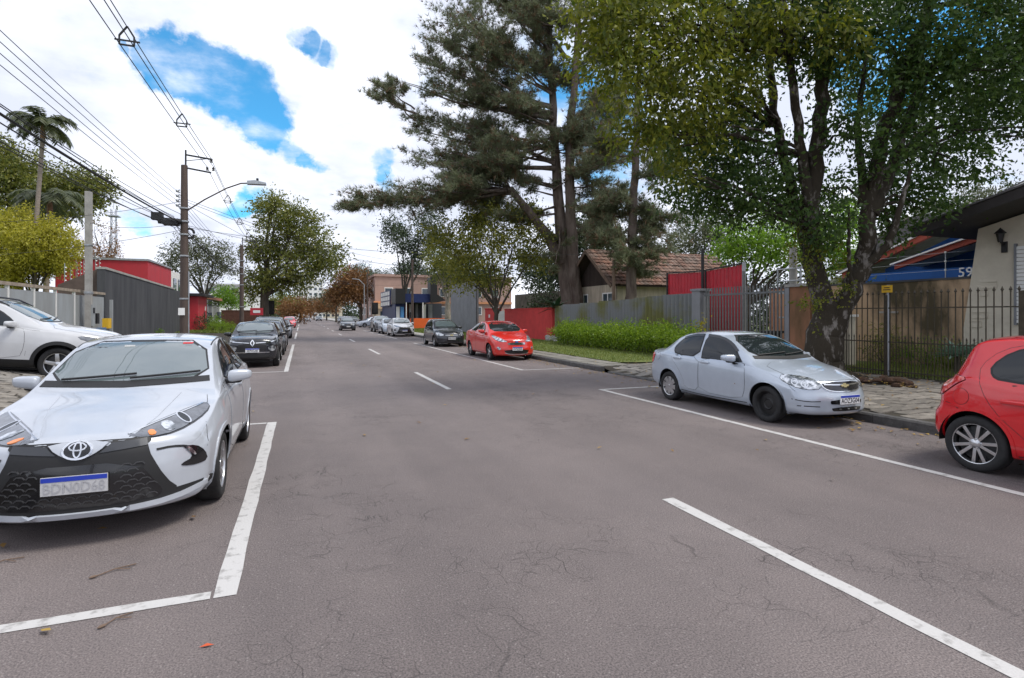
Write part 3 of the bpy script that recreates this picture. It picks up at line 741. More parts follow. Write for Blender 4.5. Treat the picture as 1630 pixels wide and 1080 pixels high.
# old wooden house behind the corrugated fence
wh = empty('wooden_house', (17.9, 28.75, 0.2), label='old timber house with dark gable and mossy clay tile roof', cat='house')
LX, LY = 10.0, 5.2            # ridge runs away from the street (along x); gable faces the street
def boards(name, parent, pts_fn, y0, y1, m, x=-.01, w=0.19):
    mb = MB(); y = y0
    while y < y1 - .01:
        z0, z1 = pts_fn(y + w/2)
        if z1 > z0: mb.box((x - .02 - random.uniform(0, .008), y + .006, z0), (x, y + w - .006, z1))
        y += w
    o = mb.build(name, m, parent); return tag(o, kind='stuff')
slope = lambda y: 3.55 + (5.60 - 3.55) * (1 - abs(y - LY/2) / (LY/2))
MB().prism([(0, 0), (LY, 0), (LY, 3.5), (LY/2, 5.5), (0, 3.5)], 0, .1, axis='x').build('wall_core', M_BOARDDARK, wh)
boards('gable_boards', wh, lambda y: (3.42, slope(y) - .1), 0.1, LY - .1, M_BOARDDARK)
boards('front_boards', wh, lambda y: (0, 3.40), 0.0, LY, M_BOARDPALE, x=-.012)
MB().box((.1, -.02, 0), (LX, 0.08, 3.5)).build('side_wall', M_BOARDPALE, wh)
sbm = MB()
x = 0.0
while x < LX: sbm.box((x + .006, -.045, 0), (x + .19, -.022, 3.45)); x += .2
tag(sbm.build('side_boards', M_BOARDPALE, wh), kind='stuff')
for (a, b) in ((0.35, 1.55), (3.5, 4.7)):
    w_ = MB().box((-.05, a, 1.65), (-.034, b, 2.85)).build('window', M_WINFAR, wh)
    fm = MB()
    for yy in (a, (a+b)/2, b): fm.box((-.075, yy - .04, 1.6), (-.051, yy + .04, 2.9))
    for zz in (1.6, 2.25, 2.86): fm.box((-.08, a - .04, zz - .03), (-.076, b + .04, zz + .05))
    fm.build('frame', M_WHITE, w_)
def tiles(name, parent, m, x0, x1, y0, z0, y1, z1, tw=0.30, tl=0.38):
    V = []; F = []; L = math.hypot(y1-y0, z1-z0); nr = int(L / tl); nc = int((x1-x0) / tw); ny, nz_ = -(z1-z0)/L, (y1-y0)/L
    if nz_ < 0: ny, nz_ = -ny, -nz_
    for r in range(nr):
        for c in range(nc):
            jit = random.uniform(-.02, .02); b = len(V)
            for (t, lift) in ((r / nr, .075), ((r + 1.12) / nr, .02)):
                yy, z = y0 + (y1-y0)*t, z0 + (z1-z0)*t
                for s in range(4):
                    h = lift + .045 * math.sin(math.pi * s / 3.0) + jit; V.append((x0 + (c + s/3.0*0.97) * tw, yy + ny*h, z + nz_*h))
            for s in range(3): F.append((b+s, b+s+1, b+5+s, b+4+s))
            F.append((b, b+3, b+2, b+1)); 
    o = meshobj(name, V, F, m, parent, smooth=False); return tag(o, kind='stuff')
rfm = MB()
for (ya, yb) in ((-.5, LY/2), (LY + .5, LY/2)):
    rfm.prism([(ya, slope(0) - .32), (yb, 5.62), (yb, 5.70), (ya, slope(0) - .24)], -.7, LX, axis='x')
rfo = rfm.build('roof', M_BOARDDARK, wh)
tiles('roof_tiles', rfo, M_TILE, -.7, LX, -.55, slope(0) - .26, LY/2, 5.69)
tiles('roof_tiles', rfo, M_TILE, -.7, LX, LY + .55, slope(0) - .26, LY/2, 5.69)
MB().bar((-.74, -.55, slope(0) - .33), (-.74, LY/2, 5.64), 0.05, 0.2).bar((-.74, LY + .55, slope(0) - .33), (-.74, LY/2, 5.64), 0.05, 0.2).build('bargeboard', M_WOOD, rfo)
MB().lathe([(0.06, 0), (0.06, LX)], c=(0, 0, 0), n=6, axis='x').build('ridge', M_TILE, rfo).location = (-.6, LY/2, 5.74)
wp2 = MB().tube([(0, 0, 0), (.02, 0, 4.6)], [.11, .09], 8).build('timber_pole', M_WOOD); wp2.location = (16.6, 27.0, .2); tag(wp2, 'plain timber pole in front of the wooden house gable', 'pole')

# tall grey sheet wall beyond the red pillar
gs = empty('sheet_wall', (13.1, 42.0, 0.2), label='tall grey ribbed metal wall left of the leafy tree', cat='wall')
for i in range(7):
    corrugated('sheet_panel', (0.004 * (i % 2), i * 1.15), (0.004 * (i % 2), i * 1.15 + 1.154), 0, 4.3, M_GREYSHEET, gs, pitch=0.29, depth=0.03)
MB().box((.05, 0, 0), (.2, 8.05, 4.2)).build('backing', M_GREYSHEET, gs)
ow = empty('stone_wall', (17.8, 36.5, 0.2), label='old dark masonry building side behind the leafy tree', cat='building')
MB().box((0, 0, 0), (6, 9, 3.3)).build('masonry', mat('old_masonry', (0.13, 0.11, 0.09), .95, var=.4, vscale=1.2, bump=.3), ow)

# shop with the navy fascia, its front turned towards the viewer
sp_ = empty('corner_shop', (10.0, 62.0, 0.15), label='low shop with navy fascia, black pylons and orange wall', cat='shop')
MB().box((0.9, 0.0, 3.0), (4.0, 6.0, 3.98)).build('fascia', M_NAVY, sp_)
MB().box((-.2, -.3, 2.85), (.899, 3.0, 4.55)).build('pylon', M_DARKMETAL, sp_)
MB().box((3.75, -.35, 3.0), (4.55, 1.2, 5.9)).build('pylon', M_DARKMETAL, sp_)
MB().prism([(4.551, 3.0), (5.6, 3.25), (4.551, 3.95)], -.3, 3, axis='y').build('canopy', M_DARKMETAL, sp_)
MB().box((0.95, 3.5, 0), (6.0, 3.7, 2.99)).build('back_wall', mat('shop_interior', (.035, .04, .055), .6), sp_)
MB().box((1.3, -1.2, 0.0), (5.2, -.95, 1.2)).build('orange_parapet', M_ORANGE, sp_)
for (x, w_, z0, z1, m) in ((1.5, .35, 0, 2.9, M_REDTRIM), (2.0, .45, .2, 2.85, M_WHITE), (2.75, .3, 0, 2.9, M_GREYSHEET), (3.55, .45, 1.2, 2.85, M_WHITE), (4.3, .5, .9, 2.85, M_GREYSHEET), (2.1, .25, .3, 1.9, M_WINFAR)): MB().box((x, 3.3 if m is not M_WINFAR else 3.2, z0), (x + w_, 3.45, z1)).build('door_panel', m, sp_)
for x in (1.0, 2.9): MB().box((x, -.1, 0), (x + .09, 0, 2.99)).build('column', M_WHITE, sp_)
MB().box((-.1, .5, 0), (.94, 9.0, 2.84)).build('side_wall', M_NAVY, sp_)
MB().box((0.0, 9.01, 0), (4.0, 12.0, 2.9)).build('rear_wing', M_NAVY, sp_)
for i, m in enumerate((M_WHITE, mat('sky_poster', (.1, .3, .6), .5))): MB().box((.0 + i*.48, .44, 1.15), (.38 + i*.48, .498, 2.5)).build('poster', m, sp_); MB().box((.0 + i*.48, .44, .1), (.38 + i*.48, .498, 1.1)).build('red_panel', M_ORANGE, sp_)
sgn = empty('shop_sign', (9.7, 65.2, 2.75), label='slanted white grid sign board on the street side of the navy shop', cat='sign')
MB().box((0, 0, 0), (.12, 8.0, 1.9)).build('board', M_NAVY, sgn)
for i in range(4):
    for j in range(3): MB().box((-.03, .3 + i*1.9, .12 + j*.6), (-.001, 1.8 + i*1.9, .58 + j*.6)).build('white_panel', M_WHITE, sgn)

# pink apartment block beyond
pb = empty('apartment_block', (11.3, 92.0, 0.1), label='pinkish brick apartment block beyond the navy shop', cat='building')
MB().box((0, 0, 0), (24, 22, 8.0)).build('wall', M_PINK, pb); MB().box((-.2, -.2, 8.0), (24.2, 22.2, 8.4)).build('parapet', M_PINK, pb)
for i in range(7):
    for fl in range(2):
        w_ = MB().box((1.5 + i*3.1, -.06, 1.6 + fl*3.1), (2.9 + i*3.1, -.001, 3.1 + fl*3.1)).build('window', M_WHITE, pb)
        MB().box((1.62 + i*3.1, -.09, 1.75 + fl*3.1), (2.78 + i*3.1, -.061, 2.95 + fl*3.1)).build('pane', M_WINFAR, w_)
for i in range(5):
    for fl in range(2):
        w_ = MB().box((-.06, 2 + i*4, 1.6 + fl*3.1), (-.001, 3.5 + i*4, 3.1 + fl*3.1)).build('window', M_WHITE, pb)
        MB().box((-.09, 2.15 + i*4, 1.75 + fl*3.1), (-.061, 3.35 + i*4, 2.95 + fl*3.1)).build('pane', M_WINFAR, w_)
for zz in (3.55,): MB().box((-.25, -.25, zz), (24, -.001, zz + .35)).build('band', mat('orange_band', (.6, .28, .14), .8), pb)
cb = empty('cream_annex', (10.9, 87.2, .1), label='small cream shop annex in front of the pink block', cat='building')
MB().box((0, 0, 0), (4.5, 4.6, 2.6)).build('wall', mat('cream_wall', (.55, .46, .33), .8), cb); MB().box((-.2, -.4, 2.6), (4.7, 4.7, 3.4)).build('awning', mat('peach_awning', (.62, .45, .28), .8), cb); MB().box((.6, -.05, .1), (3.8, -.001, 2.2)).build('shopfront', M_WINFAR, cb)
rl = empty('white_railing', (9.6, 86.2, .15), label='pale railing at the side street corner near the pink block', cat='railing')
for i in range(10): MB().box((i*.4, 0, 0), (i*.4+.04, .04, 1.1)).build('baluster', M_WHITE, rl)
MB().box((-.05, -.045, 1.05), (4.0, -.001, 1.12)).build('handrail', M_WHITE, rl)

# ---------------- left side
gf = empty('panel_fence', (-9.5, 20.0, 0), label='pale grey metal panel fence behind the white car', cat='fence')
M_PANEL = mat('pale_panel', (0.36, 0.39, 0.41), 0.55, .1, col2=(.27, .28, .28), vscale=1.6, stretch=(1, 1, .2))
for i in range(7):
    y0 = i * 1.98; zb = zl(-9.5, 20 + y0)
    MB().box((-.06, y0 + .03, zb + .05), (0.0, y0 + 1.93, 2.62)).build('panel', M_PANEL, gf)
    MB().box((-.08, y0 - .03, zb), (.03, y0 + .03, 2.74)).build('post', M_WHITE, gf)
MB().box((-.12, -.05, 2.741), (.05, 13.9, 2.86)).build('coping', mat('mossy_coping', (.30, .25, .20), .9, var=.3, vscale=4), gf)
tw = empty('tall_panel_fence', (-9.5, 8, 0), label='pale panel fence stretch beyond the left picture edge', cat='fence')
MB().box((-.06, 0, .8), (0, 11.9, 2.7)).build('panel', M_PANEL, tw)
dc = empty('meter_station', (-9.2, 30.4, zl(-9.2, 31)), label='utility meters with a yellow box on the pale fence by the black wall', cat='meter box')
MB().box((0, 0, .9), (.22, .38, 1.9)).build('meter_box', M_PANEL, dc); MB().box((.221, .08, 1.5), (.24, .3, 1.75)).build('dial_window', M_INK, dc)
MB().box((.0, .8, 1.0), (.18, 1.1, 1.5)).build('meter_box', M_DARKMETAL, dc)
MB().box((.0, 2.1, .75), (.25, 2.6, 1.25)).build('yellow_box', M_YELLOW, dc); MB().box((0, 3.2, .3), (.12, 3.35, 2.2)).build('side_post', M_PANEL, dc)
MB().box((0, .6, .35), (.2, 2.0, .8)).build('blue_panel', mat('dull_blue', (.08, .16, .30), .6), dc)
cp = empty('concrete_post', (-9.15, 30.5, zl(-9.15, 30.5)), label='pale square concrete service post at the grey panel fence', cat='post')
MB().prism([(-.12, -.12), (.12, -.12), (.12, .12), (-.12, .12)], 0, 7.1, axis='z').build('shaft', M_CONC, cp); MB().box((-.14, -.14, 2.4), (.14, .14, 2.5)).box((-.14, -.14, 4.6), (.14, .14, 4.66)).build('band', M_GALV, cp)
bk = empty('black_wall', (-9.5, 34.0, 0), label='long black rendered wall rising to the left beside the brown pole', cat='wall')
MB().prism([(0, 0), (0, 4.08), (16.5, 3.74), (16.5, 0)], -.35, 0, axis='x').build('wall_face', M_BLACKWALL, bk)
MB().prism([(-.02, 4.081), (-.02, 4.2), (16.5, 3.86), (16.5, 3.741)], -.4, .04, axis='x').build('coping', M_CONC, bk)
bk2 = MB().box((-.3, 16.55, 0), (-.1, 23.5, 3.72)).build('lower_wall', M_BLACKWALL, bk)
bg = empty('brown_gable', (-9.9, 34.45, .3), label='brown gable wall rising behind the grey panel fence', cat='building')
MB().prism([(0, 0), (0, 3.85), (-1.75, 2.95), (-1.75, 0)], 0, .3, axis='y').build('wall', mat('brown_render', (.10, .072, .06), .9, var=.2), bg)
gh2 = empty('gatehouse', (-9.3, 57.3, .15), label='narrow bright red gatehouse wall with dark cap behind the brown pole', cat='gatehouse')
MB().box((-.6, 0, 0), (.4, 5.0, 3.3)).build('wall', M_BRIGHTRED, gh2); MB().box((-.9, -.3, 3.3), (.9, 6.0, 3.55)).build('cap', M_DARKMETAL, gh2); MB().box((.401, 3.4, .8), (.42, 4.0, 1.9)).build('intercom_panel', M_DARKMETAL, gh2); MB().box((.401, 3.9, 2.0), (.43, 4.3, 2.4)).build('white_plate', M_WHITE, gh2)
rb_ = empty('red_building', (-12.6, 56.3, 0), label='large flat roofed red building with white end bay behind the black wall', cat='building')
MB().box((-6.6, 0, 0), (0, 9.2, 6.45)).build('red_wall', M_BRIGHTRED, rb_)
MB().box((-6.6, 9.21, 0), (-.02, 18, 6.3)).build('white_wall', M_WHITE, rb_); MB().box((-6.7, -.1, 6.451), (.1, 9.25, 6.62)).build('parapet_cap', M_GALV, rb_)
for i in range(3): MB().box((.001, 10.2 + i*2.4, 4.0), (.05, 11.6 + i*2.4, 5.6)).build('window', M_WINFAR, rb_)
# electric fence posts on the wall and roofs, each with a column of insulators
ep = None
for (px, py, d) in ((103, 440, 38), (112, 438, 40), (123, 436, 42), (133, 433, 44), (121, 425, 44), (128, 430, 45), (158, 425, 46), (165, 424, 47), (183, 420, 48), (210, 428, 49), (232, 434, 48), (152, 422, 41)):
    p = at(px, py, d)
    if ep is None:
        ep = empty('insulator_post', label='thin electric fence post with white insulators against the red building', cat='fence post', group='electric fence posts before the red building')
        MB().tube([(0, 0, -1.2), (0, 0, .9)], .025, 5).build('shaft', M_GALV, ep)
        MB().ball((.06, 0, -.3), .055, 6, 4).ball((.06, 0, 0), .055, 6, 4).ball((.06, 0, .3), .055, 6, 4).ball((.06, 0, .6), .055, 6, 4).build('insulators', M_WHITE, ep)
        o = ep
    else: o = dup_tree(ep)
    o.location = p
cg = empty('bar_cage', (-9.6, 65.2, .15), label='dark iron bar enclosure with brown roof next to the red gatehouse', cat='enclosure')
for i in range(13): MB().box((-.04, i*.95, 0), (.04, i*.95+.08, 3.3)).build('bar', M_DARKMETAL, cg)
MB().box((-.3, -.2, 3.301), (.3, 12, 3.6)).build('roof_edge', mat('brown_edge', (.3, .13, .07), .8), cg); MB().box((-3.2, 0, 0), (-3, 11, 2.0)).build('back_wall', M_WHITE, cg)
bw2 = empty('brick_wall', (-8.9, 73.0, .1), label='low reddish brown wall behind the clipped ball shrubs', cat='wall')
MB().box((0, 0, 0), (4.1, .3, 2.1)).build('masonry', mat('brown_brick', (.16, .075, .055), .9, var=.2), bw2); MB().box((-.04, -.04, 2.1), (4.14, .34, 2.2)).build('coping', mat('brown_brick', (.16, .075, .055)), bw2)
# far buildings at the end of the street
for (x, y, w, h, m, lb) in ((-16, 118, 9, 5.5, M_WHITE, 'white low building far down the left side of the street'), (14, 128, 8, 5, M_CREAM, 'pale low building far down the right side of the street'),
                        (-4.5, 330, 16, 22, M_WHITE, 'white tower block far at the end of the street'), (11, 345, 12, 17, M_CREAM, 'cream block far at the end right of the white tower'), (-22, 150, 10, 9, mat('pale_grey_wall', (.5, .5, .5), .8), 'grey block behind the left street trees')):
    b_ = empty('far_building', (x, y, 0), label=lb, cat='building')
    MB().box((0, 0, 0), (w, 10, h)).build('wall', m, b_); MB().box((-.2, -.2, h), (w+.2, 10.2, h+.4)).build('parapet', m, b_)
    for i in range(int(w / 2.6)):
        for k in range(max(1, int(h / 3.0))): MB().box((.8 + i*2.6, -.08, .9 + k*3.0), (2.2 + i*2.6, -.001, 2.3 + k*3.0)).build('window', M_WINFAR, b_)
# ------------------------------------------------------------------ trees and plants
def bark(name, c1, c2, sc=6):
    return mat(name, c1, .95, col2=c2, vscale=sc, stretch=(1, 1, .22), bump=1.0, bscale=16)
M_BARKBIG = mat('lichen_bark', (0.036, 0.028, 0.018), .95, col2=(0.21, 0.19, 0.17), vscale=7, vthr=(0.54, 0.64), stretch=(1, 1, .45), bump=1.0, bscale=22)
M_BARKPINE = bark('pine_bark', (0.070, 0.048, 0.038), (0.20, 0.16, 0.135), 4)
M_BARKDK = bark('dark_bark', (0.040, 0.034, 0.026), (0.10, 0.085, 0.065), 5)

def leaves(name, parent, clusters, size, m, seed=1, asp=0.42, droop=0.25, per=9, curl=0.25):
    """leaf sprays spread through ellipsoids: clusters = [(centre, (rx,ry,rz), count)]"""
    r = np.random.default_rng(seed); P = []
    for (c, rad, n) in clusters:
        n = max(1, int(n / per)); d = r.normal(size=(n, 3)); d /= np.linalg.norm(d, axis=1)[:, None]
        rr = r.uniform(0.15, 1.0, n) ** 0.45
        lump = 1 + 0.28 * np.sin(d[:, 0] * 5 + c[0]) * np.cos(d[:, 1] * 4 + c[1]) + 0.2 * np.sin(d[:, 2] * 7 + c[2])
        rad = np.array(rad if hasattr(rad, '__len__') else (rad, rad, rad))
        t = np.array(c) + d * (rr * lump)[:, None] * rad
        out = d + r.normal(size=(n, 3)) * 0.6; out[:, 2] -= droop; out /= np.linalg.norm(out, axis=1)[:, None]
        k = np.repeat(np.arange(n), per); s = np.tile(np.linspace(-1, 1, per), n)
        P.append(np.concatenate([t[k] + out[k] * (s * size * 2.2)[:, None] + r.normal(size=(n*per, 3)) * size * 0.55, out[k]], 1))
    P = np.concatenate(P); n = len(P); base, out = P[:, :3], P[:, 3:]
    ax = out + r.normal(size=(n, 3)) * 0.75; ax[:, 2] -= droop * 0.8; ax /= np.linalg.norm(ax, axis=1)[:, None]
    q = r.normal(size=(n, 3)); q[:, 2] *= 0.5; sd_ = np.cross(ax, q); sd_ /= np.linalg.norm(sd_, axis=1)[:, None] + 1e-9
    nn = np.cross(ax, sd_); L = size * r.uniform(0.6, 1.35, n)[:, None]; w = L * asp * 0.5
    a = base; b = base + ax*L*0.45 + sd_*w + nn*L*curl*0.3; c = base + ax*L - nn*L*curl*0.25; d = base + ax*L*0.45 - sd_*w + nn*L*curl*0.3
    V = np.stack([a, b, c, d], 1).reshape(-1, 3); F = np.arange(4*n).reshape(-1, 4)
    return npmesh(name, V, F, m, parent)

def needles(name, parent, tufts, m, L=0.22, w=0.020, k=9, seed=3):
    r = np.random.default_rng(seed); T = np.asarray(tufts, dtype=float); n = len(T)
    base = np.repeat(T[:, :3], k, 0); ax = np.repeat(T[:, 3:6], k, 0) + r.normal(size=(n*k, 3)) * 0.75
    ax /= np.linalg.norm(ax, axis=1)[:, None]; q = r.normal(size=(n*k, 3)); s = np.cross(ax, q); s /= np.linalg.norm(s, axis=1)[:, None]
    ln = L * r.uniform(.7, 1.25, (n*k, 1))
    V = np.stack([base - s*w*.5, base + s*w*.5, base + ax*ln], 1).reshape(-1, 3)
    return npmesh(name, V, np.arange(3*n*k).reshape(-1, 3), m, parent)

def wobble(pts, amt, n=5, seed=0):
    r = random.Random(seed); pts = [Vector(p) for p in pts]; out = []
    for a, b in zip(pts, pts[1:]):
        for i in range(n): out.append(a.lerp(b, i/n) + Vector((r.uniform(-1, 1), r.uniform(-1, 1), r.uniform(-.3, .3))) * (amt if (i or a is not pts[0]) else 0))
    out.append(pts[-1]); return out
def limb(mb, pts, r0, r1, n=8, amt=0.05, seed=0, k=5):
    q = wobble(pts, amt, k, seed); m = len(q) - 1
    mb.tube(q, [r0 + (r1 - r0) * (i/m) ** 0.8 for i in range(m + 1)], n); return q
def rough_trunk(o, amt, seed=0):
    r = random.Random(seed)
    for v in o.data.vertices: v.co += Vector((r.uniform(-1, 1), r.uniform(-1, 1), 0)) * amt

def broad_tree(name, label, base, h, crown, size, m, bark_m, r0=.2, group=None, seed=1, fork=0.45, cat='tree', asp=.5, lean=(0, 0), per=9, limbs=None):
    """a tree: crown = clusters relative to the base; limbs run from the trunk to each cluster"""
    t = empty(name, base, label=label, cat=cat, group=group); rr = random.Random(seed); mb = MB()
    top = Vector((lean[0], lean[1], h * fork)); limb(mb, [(0, 0, -.1), top * .5 + Vector((rr.uniform(-.1, .1), 0, 0)), top], r0 * 1.15, r0 * .75, 10, r0 * .12, seed)
    for i, (c, rad, n) in enumerate(crown):
        c = Vector(c); s = top * rr.uniform(.65, 1.0); mid = s.lerp(c, .5) + Vector((0, 0, h * .04))
        limb(mb, [s, mid, c], r0 * .45, r0 * .08, 6, r0 * .3, seed + i)
        rd = Vector(rad if hasattr(rad, '__len__') else (rad,)*3)
        for q in range(5):
            e = c + Vector((rr.uniform(-1, 1) * rd.x, rr.uniform(-1, 1) * rd.y, rr.uniform(-.3, 1) * rd.z)) * .85
            limb(mb, [mid.lerp(c, rr.uniform(0, .9)), e], r0 * .13, r0 * .03, 4, r0 * .3, seed + q, 3)
    mb.build('trunk', bark_m, t, smooth=True, sharp=80)
    leaves('crown', t, crown, size, m, seed, asp=asp, per=per); return t

# --- the big pavement tree
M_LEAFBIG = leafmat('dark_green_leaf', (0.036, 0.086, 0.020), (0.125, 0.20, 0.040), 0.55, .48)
M_LEAFGOLD = leafmat('yellow_green_leaf', (0.085, 0.130, 0.014), (0.29, 0.30, 0.028), 0.55, .5)  # lighter leaf copy for the lit outer crown: sunlight put into the colour
bt = empty('street_tree', (12.1, 9.9, .18), label='big two stemmed leafy tree with lichen spotted trunk beside the silver sedan', cat='tree')
B0 = Vector((12.1, 9.9, .18))
def rel(px, py, d): return at(px, py, d) - B0
tk = MB()
D0 = 13.6
p_base = Vector((0, 0, -.2)); fork = rel(1325, 500, D0)
def rt(pts, r0, r1, n=14, amt=.05, seed=1, k=6): return limb(tk, pts, r0, r1, n, amt, seed, k)
rt([p_base, (0, 0, .25), rel(1312, 540, D0), fork], .47, .40, 18, .03, 1)
rt([fork + Vector((-.05, 0, -.35)), rel(1296, 430, D0), rel(1290, 370, D0 - .1), rel(1300, 250, D0 - .3), rel(1312, 120, D0 - .6), rel(1318, -60, D0 - 1)], .28, .12, 14, .05, 2)
rt([rel(1296, 420, D0), rel(1268, 330, D0 + .3), rel(1235, 200, D0 + .5), rel(1222, 60, D0 + .6), rel(1200, -80, D0 + .8)], .17, .06, 9, .04, 3)
rt([rel(1300, 400, D0), rel(1275, 250, D0 - .4), rel(1255, 90, D0 - .8), rel(1245, -60, D0 - 1)], .16, .06, 9, .04, 4)
rt([fork + Vector((.05, 0, -.35)), rel(1360, 450, D0 - .1), rel(1378, 410, D0 - .2), rel(1385, 330, D0 - .3), rel(1400, 230, D0 - .4), rel(1440, 120, D0 - .6), rel(1480, 10, D0 - .8), rel(1510, -120, D0 - 1)], .26, .10, 14, .05, 5)
rt([rel(1385, 340, D0 - .3), rel(1425, 250, D0), rel(1462, 140, D0 + .3), rel(1475, -10, D0 + .5)], .2, .07, 9, .05, 6)
rt([rel(1370, 430, D0 - .2), rel(1415, 390, D0 - .6), rel(1432, 330, D0 - .8), rel(1450, 270, D0 - 1)], .13, .04, 8, .03, 7)
rt([rel(1355, 470, D0 - .1), rel(1352, 420, D0 - .4), rel(1350, 330, D0 - .6)], .08, .03, 7, .03, 8)
rt([rel(1372, 330, D0 - .2), rel(1365, 200, D0 - .5), rel(1380, 60, D0 - .8)], .12, .04, 8, .04, 9)
bigclusters = [(1345, 190, 12.6, .55), (1395, 260, 12.8, .55), (1440, 205, 12.8, .7), (1290, 110, 12.8, .6), (1180, 190, 14, .7), (1240, 290, 14.5, .55), (1350, 60, 12.0, .8), (1100, 310, 14.4, .7), (1490, 110, 12.5, .9), (1530, 330, 14.5, .4), (1425, 375, 14.2, .4),   # (px, py, depth, radius)
    (1112, 262, 14.2, 1.15), (1180, 300, 14.4, 1.2), (1140, 335, 14.0, .65), (1225, 325, 13.2, .7), (1090, 215, 13.6, .8), (1165, 235, 15, 1.0), (1205, 262, 13, .8),
    (1300, 385, 13.0, .38), (1330, 345, 12.6, .55), (1265, 335, 14.4, .65), (1310, 300, 15, .7),
    (1410, 330, 14.2, .75), (1462, 325, 13.6, .65), (1450, 265, 14.6, 1.0), (1515, 255, 13.2, .85), (1500, 200, 15, 1.15), (1565, 190, 13.4, .85), (1610, 120, 14, 1.1), (1560, 110, 12.6, 1.2),
    (1465, 130, 13.2, .85), (1400, 65, 12.6, 1.1), (1500, 40, 12.2, 1.2), (1600, 40, 12.8, 1.4), (1335, 30, 12.2, 1.0), (1270, 15, 13, 1.1), (1340, 130, 14.5, .7), (1420, 160, 15.5, .9), (1360, 215, 12.4, .5),
    (1215, 70, 13.5, .9), (1180, 20, 14, 1.1), (1160, 120, 15, .9), (1660, 200, 13.0, .6), (1680, 110, 13, 1.4), (1300, -90, 12.5, 1.5), (1450, -90, 12, 1.6), (1600, -80, 12, 1.6), (1150, -80, 13, 1.5), (1720, 0, 12, 1.6)]
cl_ = [(tuple(rel(a, b, d)), (r * 1.15, r * 1.15, r * .95), int(1500 * r ** 2.0)) for (a, b, d, r) in bigclusters]
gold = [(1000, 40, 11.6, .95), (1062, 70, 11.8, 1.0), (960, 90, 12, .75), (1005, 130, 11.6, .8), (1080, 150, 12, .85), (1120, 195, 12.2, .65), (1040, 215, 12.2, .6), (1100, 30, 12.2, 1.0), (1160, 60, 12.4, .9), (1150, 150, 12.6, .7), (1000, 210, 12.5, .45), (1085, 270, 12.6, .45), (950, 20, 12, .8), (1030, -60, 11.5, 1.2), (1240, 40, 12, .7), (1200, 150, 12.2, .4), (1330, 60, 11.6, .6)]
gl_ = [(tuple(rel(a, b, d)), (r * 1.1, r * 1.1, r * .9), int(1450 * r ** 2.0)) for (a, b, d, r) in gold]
rr = random.Random(4)
stems = [rel(1312, 120, D0 - .6), rel(1290, 370, D0 - .1), rel(1235, 200, D0 + .5), rel(1400, 230, D0 - .4), rel(1440, 120, D0 - .6), rel(1425, 250, D0), rel(1480, 10, D0 - .8), rel(1255, 90, D0 - .8), rel(1300, 250, D0 - .3), rel(1385, 330, D0 - .3)]
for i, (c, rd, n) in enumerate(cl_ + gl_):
    c = Vector(c); s = min(stems, key=lambda q: (q - c).length + max(0, q.z - c.z) * .8)
    limb(tk, [s, s.lerp(c, .5) + Vector((0, 0, .25)), c], .055, .014, 6, .05, i, 4)
    for q in range(3): limb(tk, [s.lerp(c, .7), c + Vector((rr.uniform(-1, 1), rr.uniform(-1, 1), rr.uniform(-.7, .9))) * rd[0] * .8], .02, .006, 4, .04, i + q, 3)
tko = tk.build('trunk', M_BARKBIG, bt, smooth=True, sharp=80)
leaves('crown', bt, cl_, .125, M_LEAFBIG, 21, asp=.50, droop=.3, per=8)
leaves('sunlit_tone_crown', bt, gl_, .15, M_LEAFGOLD, 22, asp=.42, droop=.5, per=8)['label'] = 'yellow green outer leaves over the street, sunlight put into their colour'
# moss and small sprouts on the stem
leaves('stem_sprouts', bt, [(tuple(rel(1290, 470, D0 - .5)), (.35, .35, .8), 260), (tuple(rel(1345, 455, D0 - .5)), (.3, .3, .4), 160), (tuple(rel(1278, 400, D0 - .4)), (.4, .4, .6), 360), (tuple(rel(1320, 400, D0 - .4)), (.4, .4, .6), 360)], .07, M_LEAFGOLD, 23, asp=.6)
# flared roots and lifted earth at its foot
rm = MB(); rr = random.Random(9)
for i in range(11):
    a = i / 11 * 6.283 + rr.uniform(-.2, .2); L = rr.uniform(.8, 1.3)
    rm.tube([(math.cos(a)*.30, math.sin(a)*.30, .26), (math.cos(a)*.50, math.sin(a)*.50, .06), (math.cos(a+.2)*L, math.sin(a+.2)*L, -.05)], [.16, .10, .05], 7)
rm.build('roots', M_BARKBIG, bt, smooth=True, sharp=80)
hp = MB()
for i in range(26):
    a = rr.uniform(0, 6.28); q = rr.uniform(0, 1) ** .6
    hp.ball((math.cos(a) * q * .38, math.sin(a) * q * .6, .10 * (1 - q)), (rr.uniform(.06, .15), rr.uniform(.06, .18), rr.uniform(.03, .09)), 6, 4)
o = hp.build('leaf_heap', mat('red_brown_litter', (.055, .028, .016), .95, var=.5, vscale=12, bump=.6, bscale=30)); o.location = (11.9, 8.15, .22); tag(o, 'heap of dark red brown earth and litter by the tree roots', 'heap', kind='stuff')

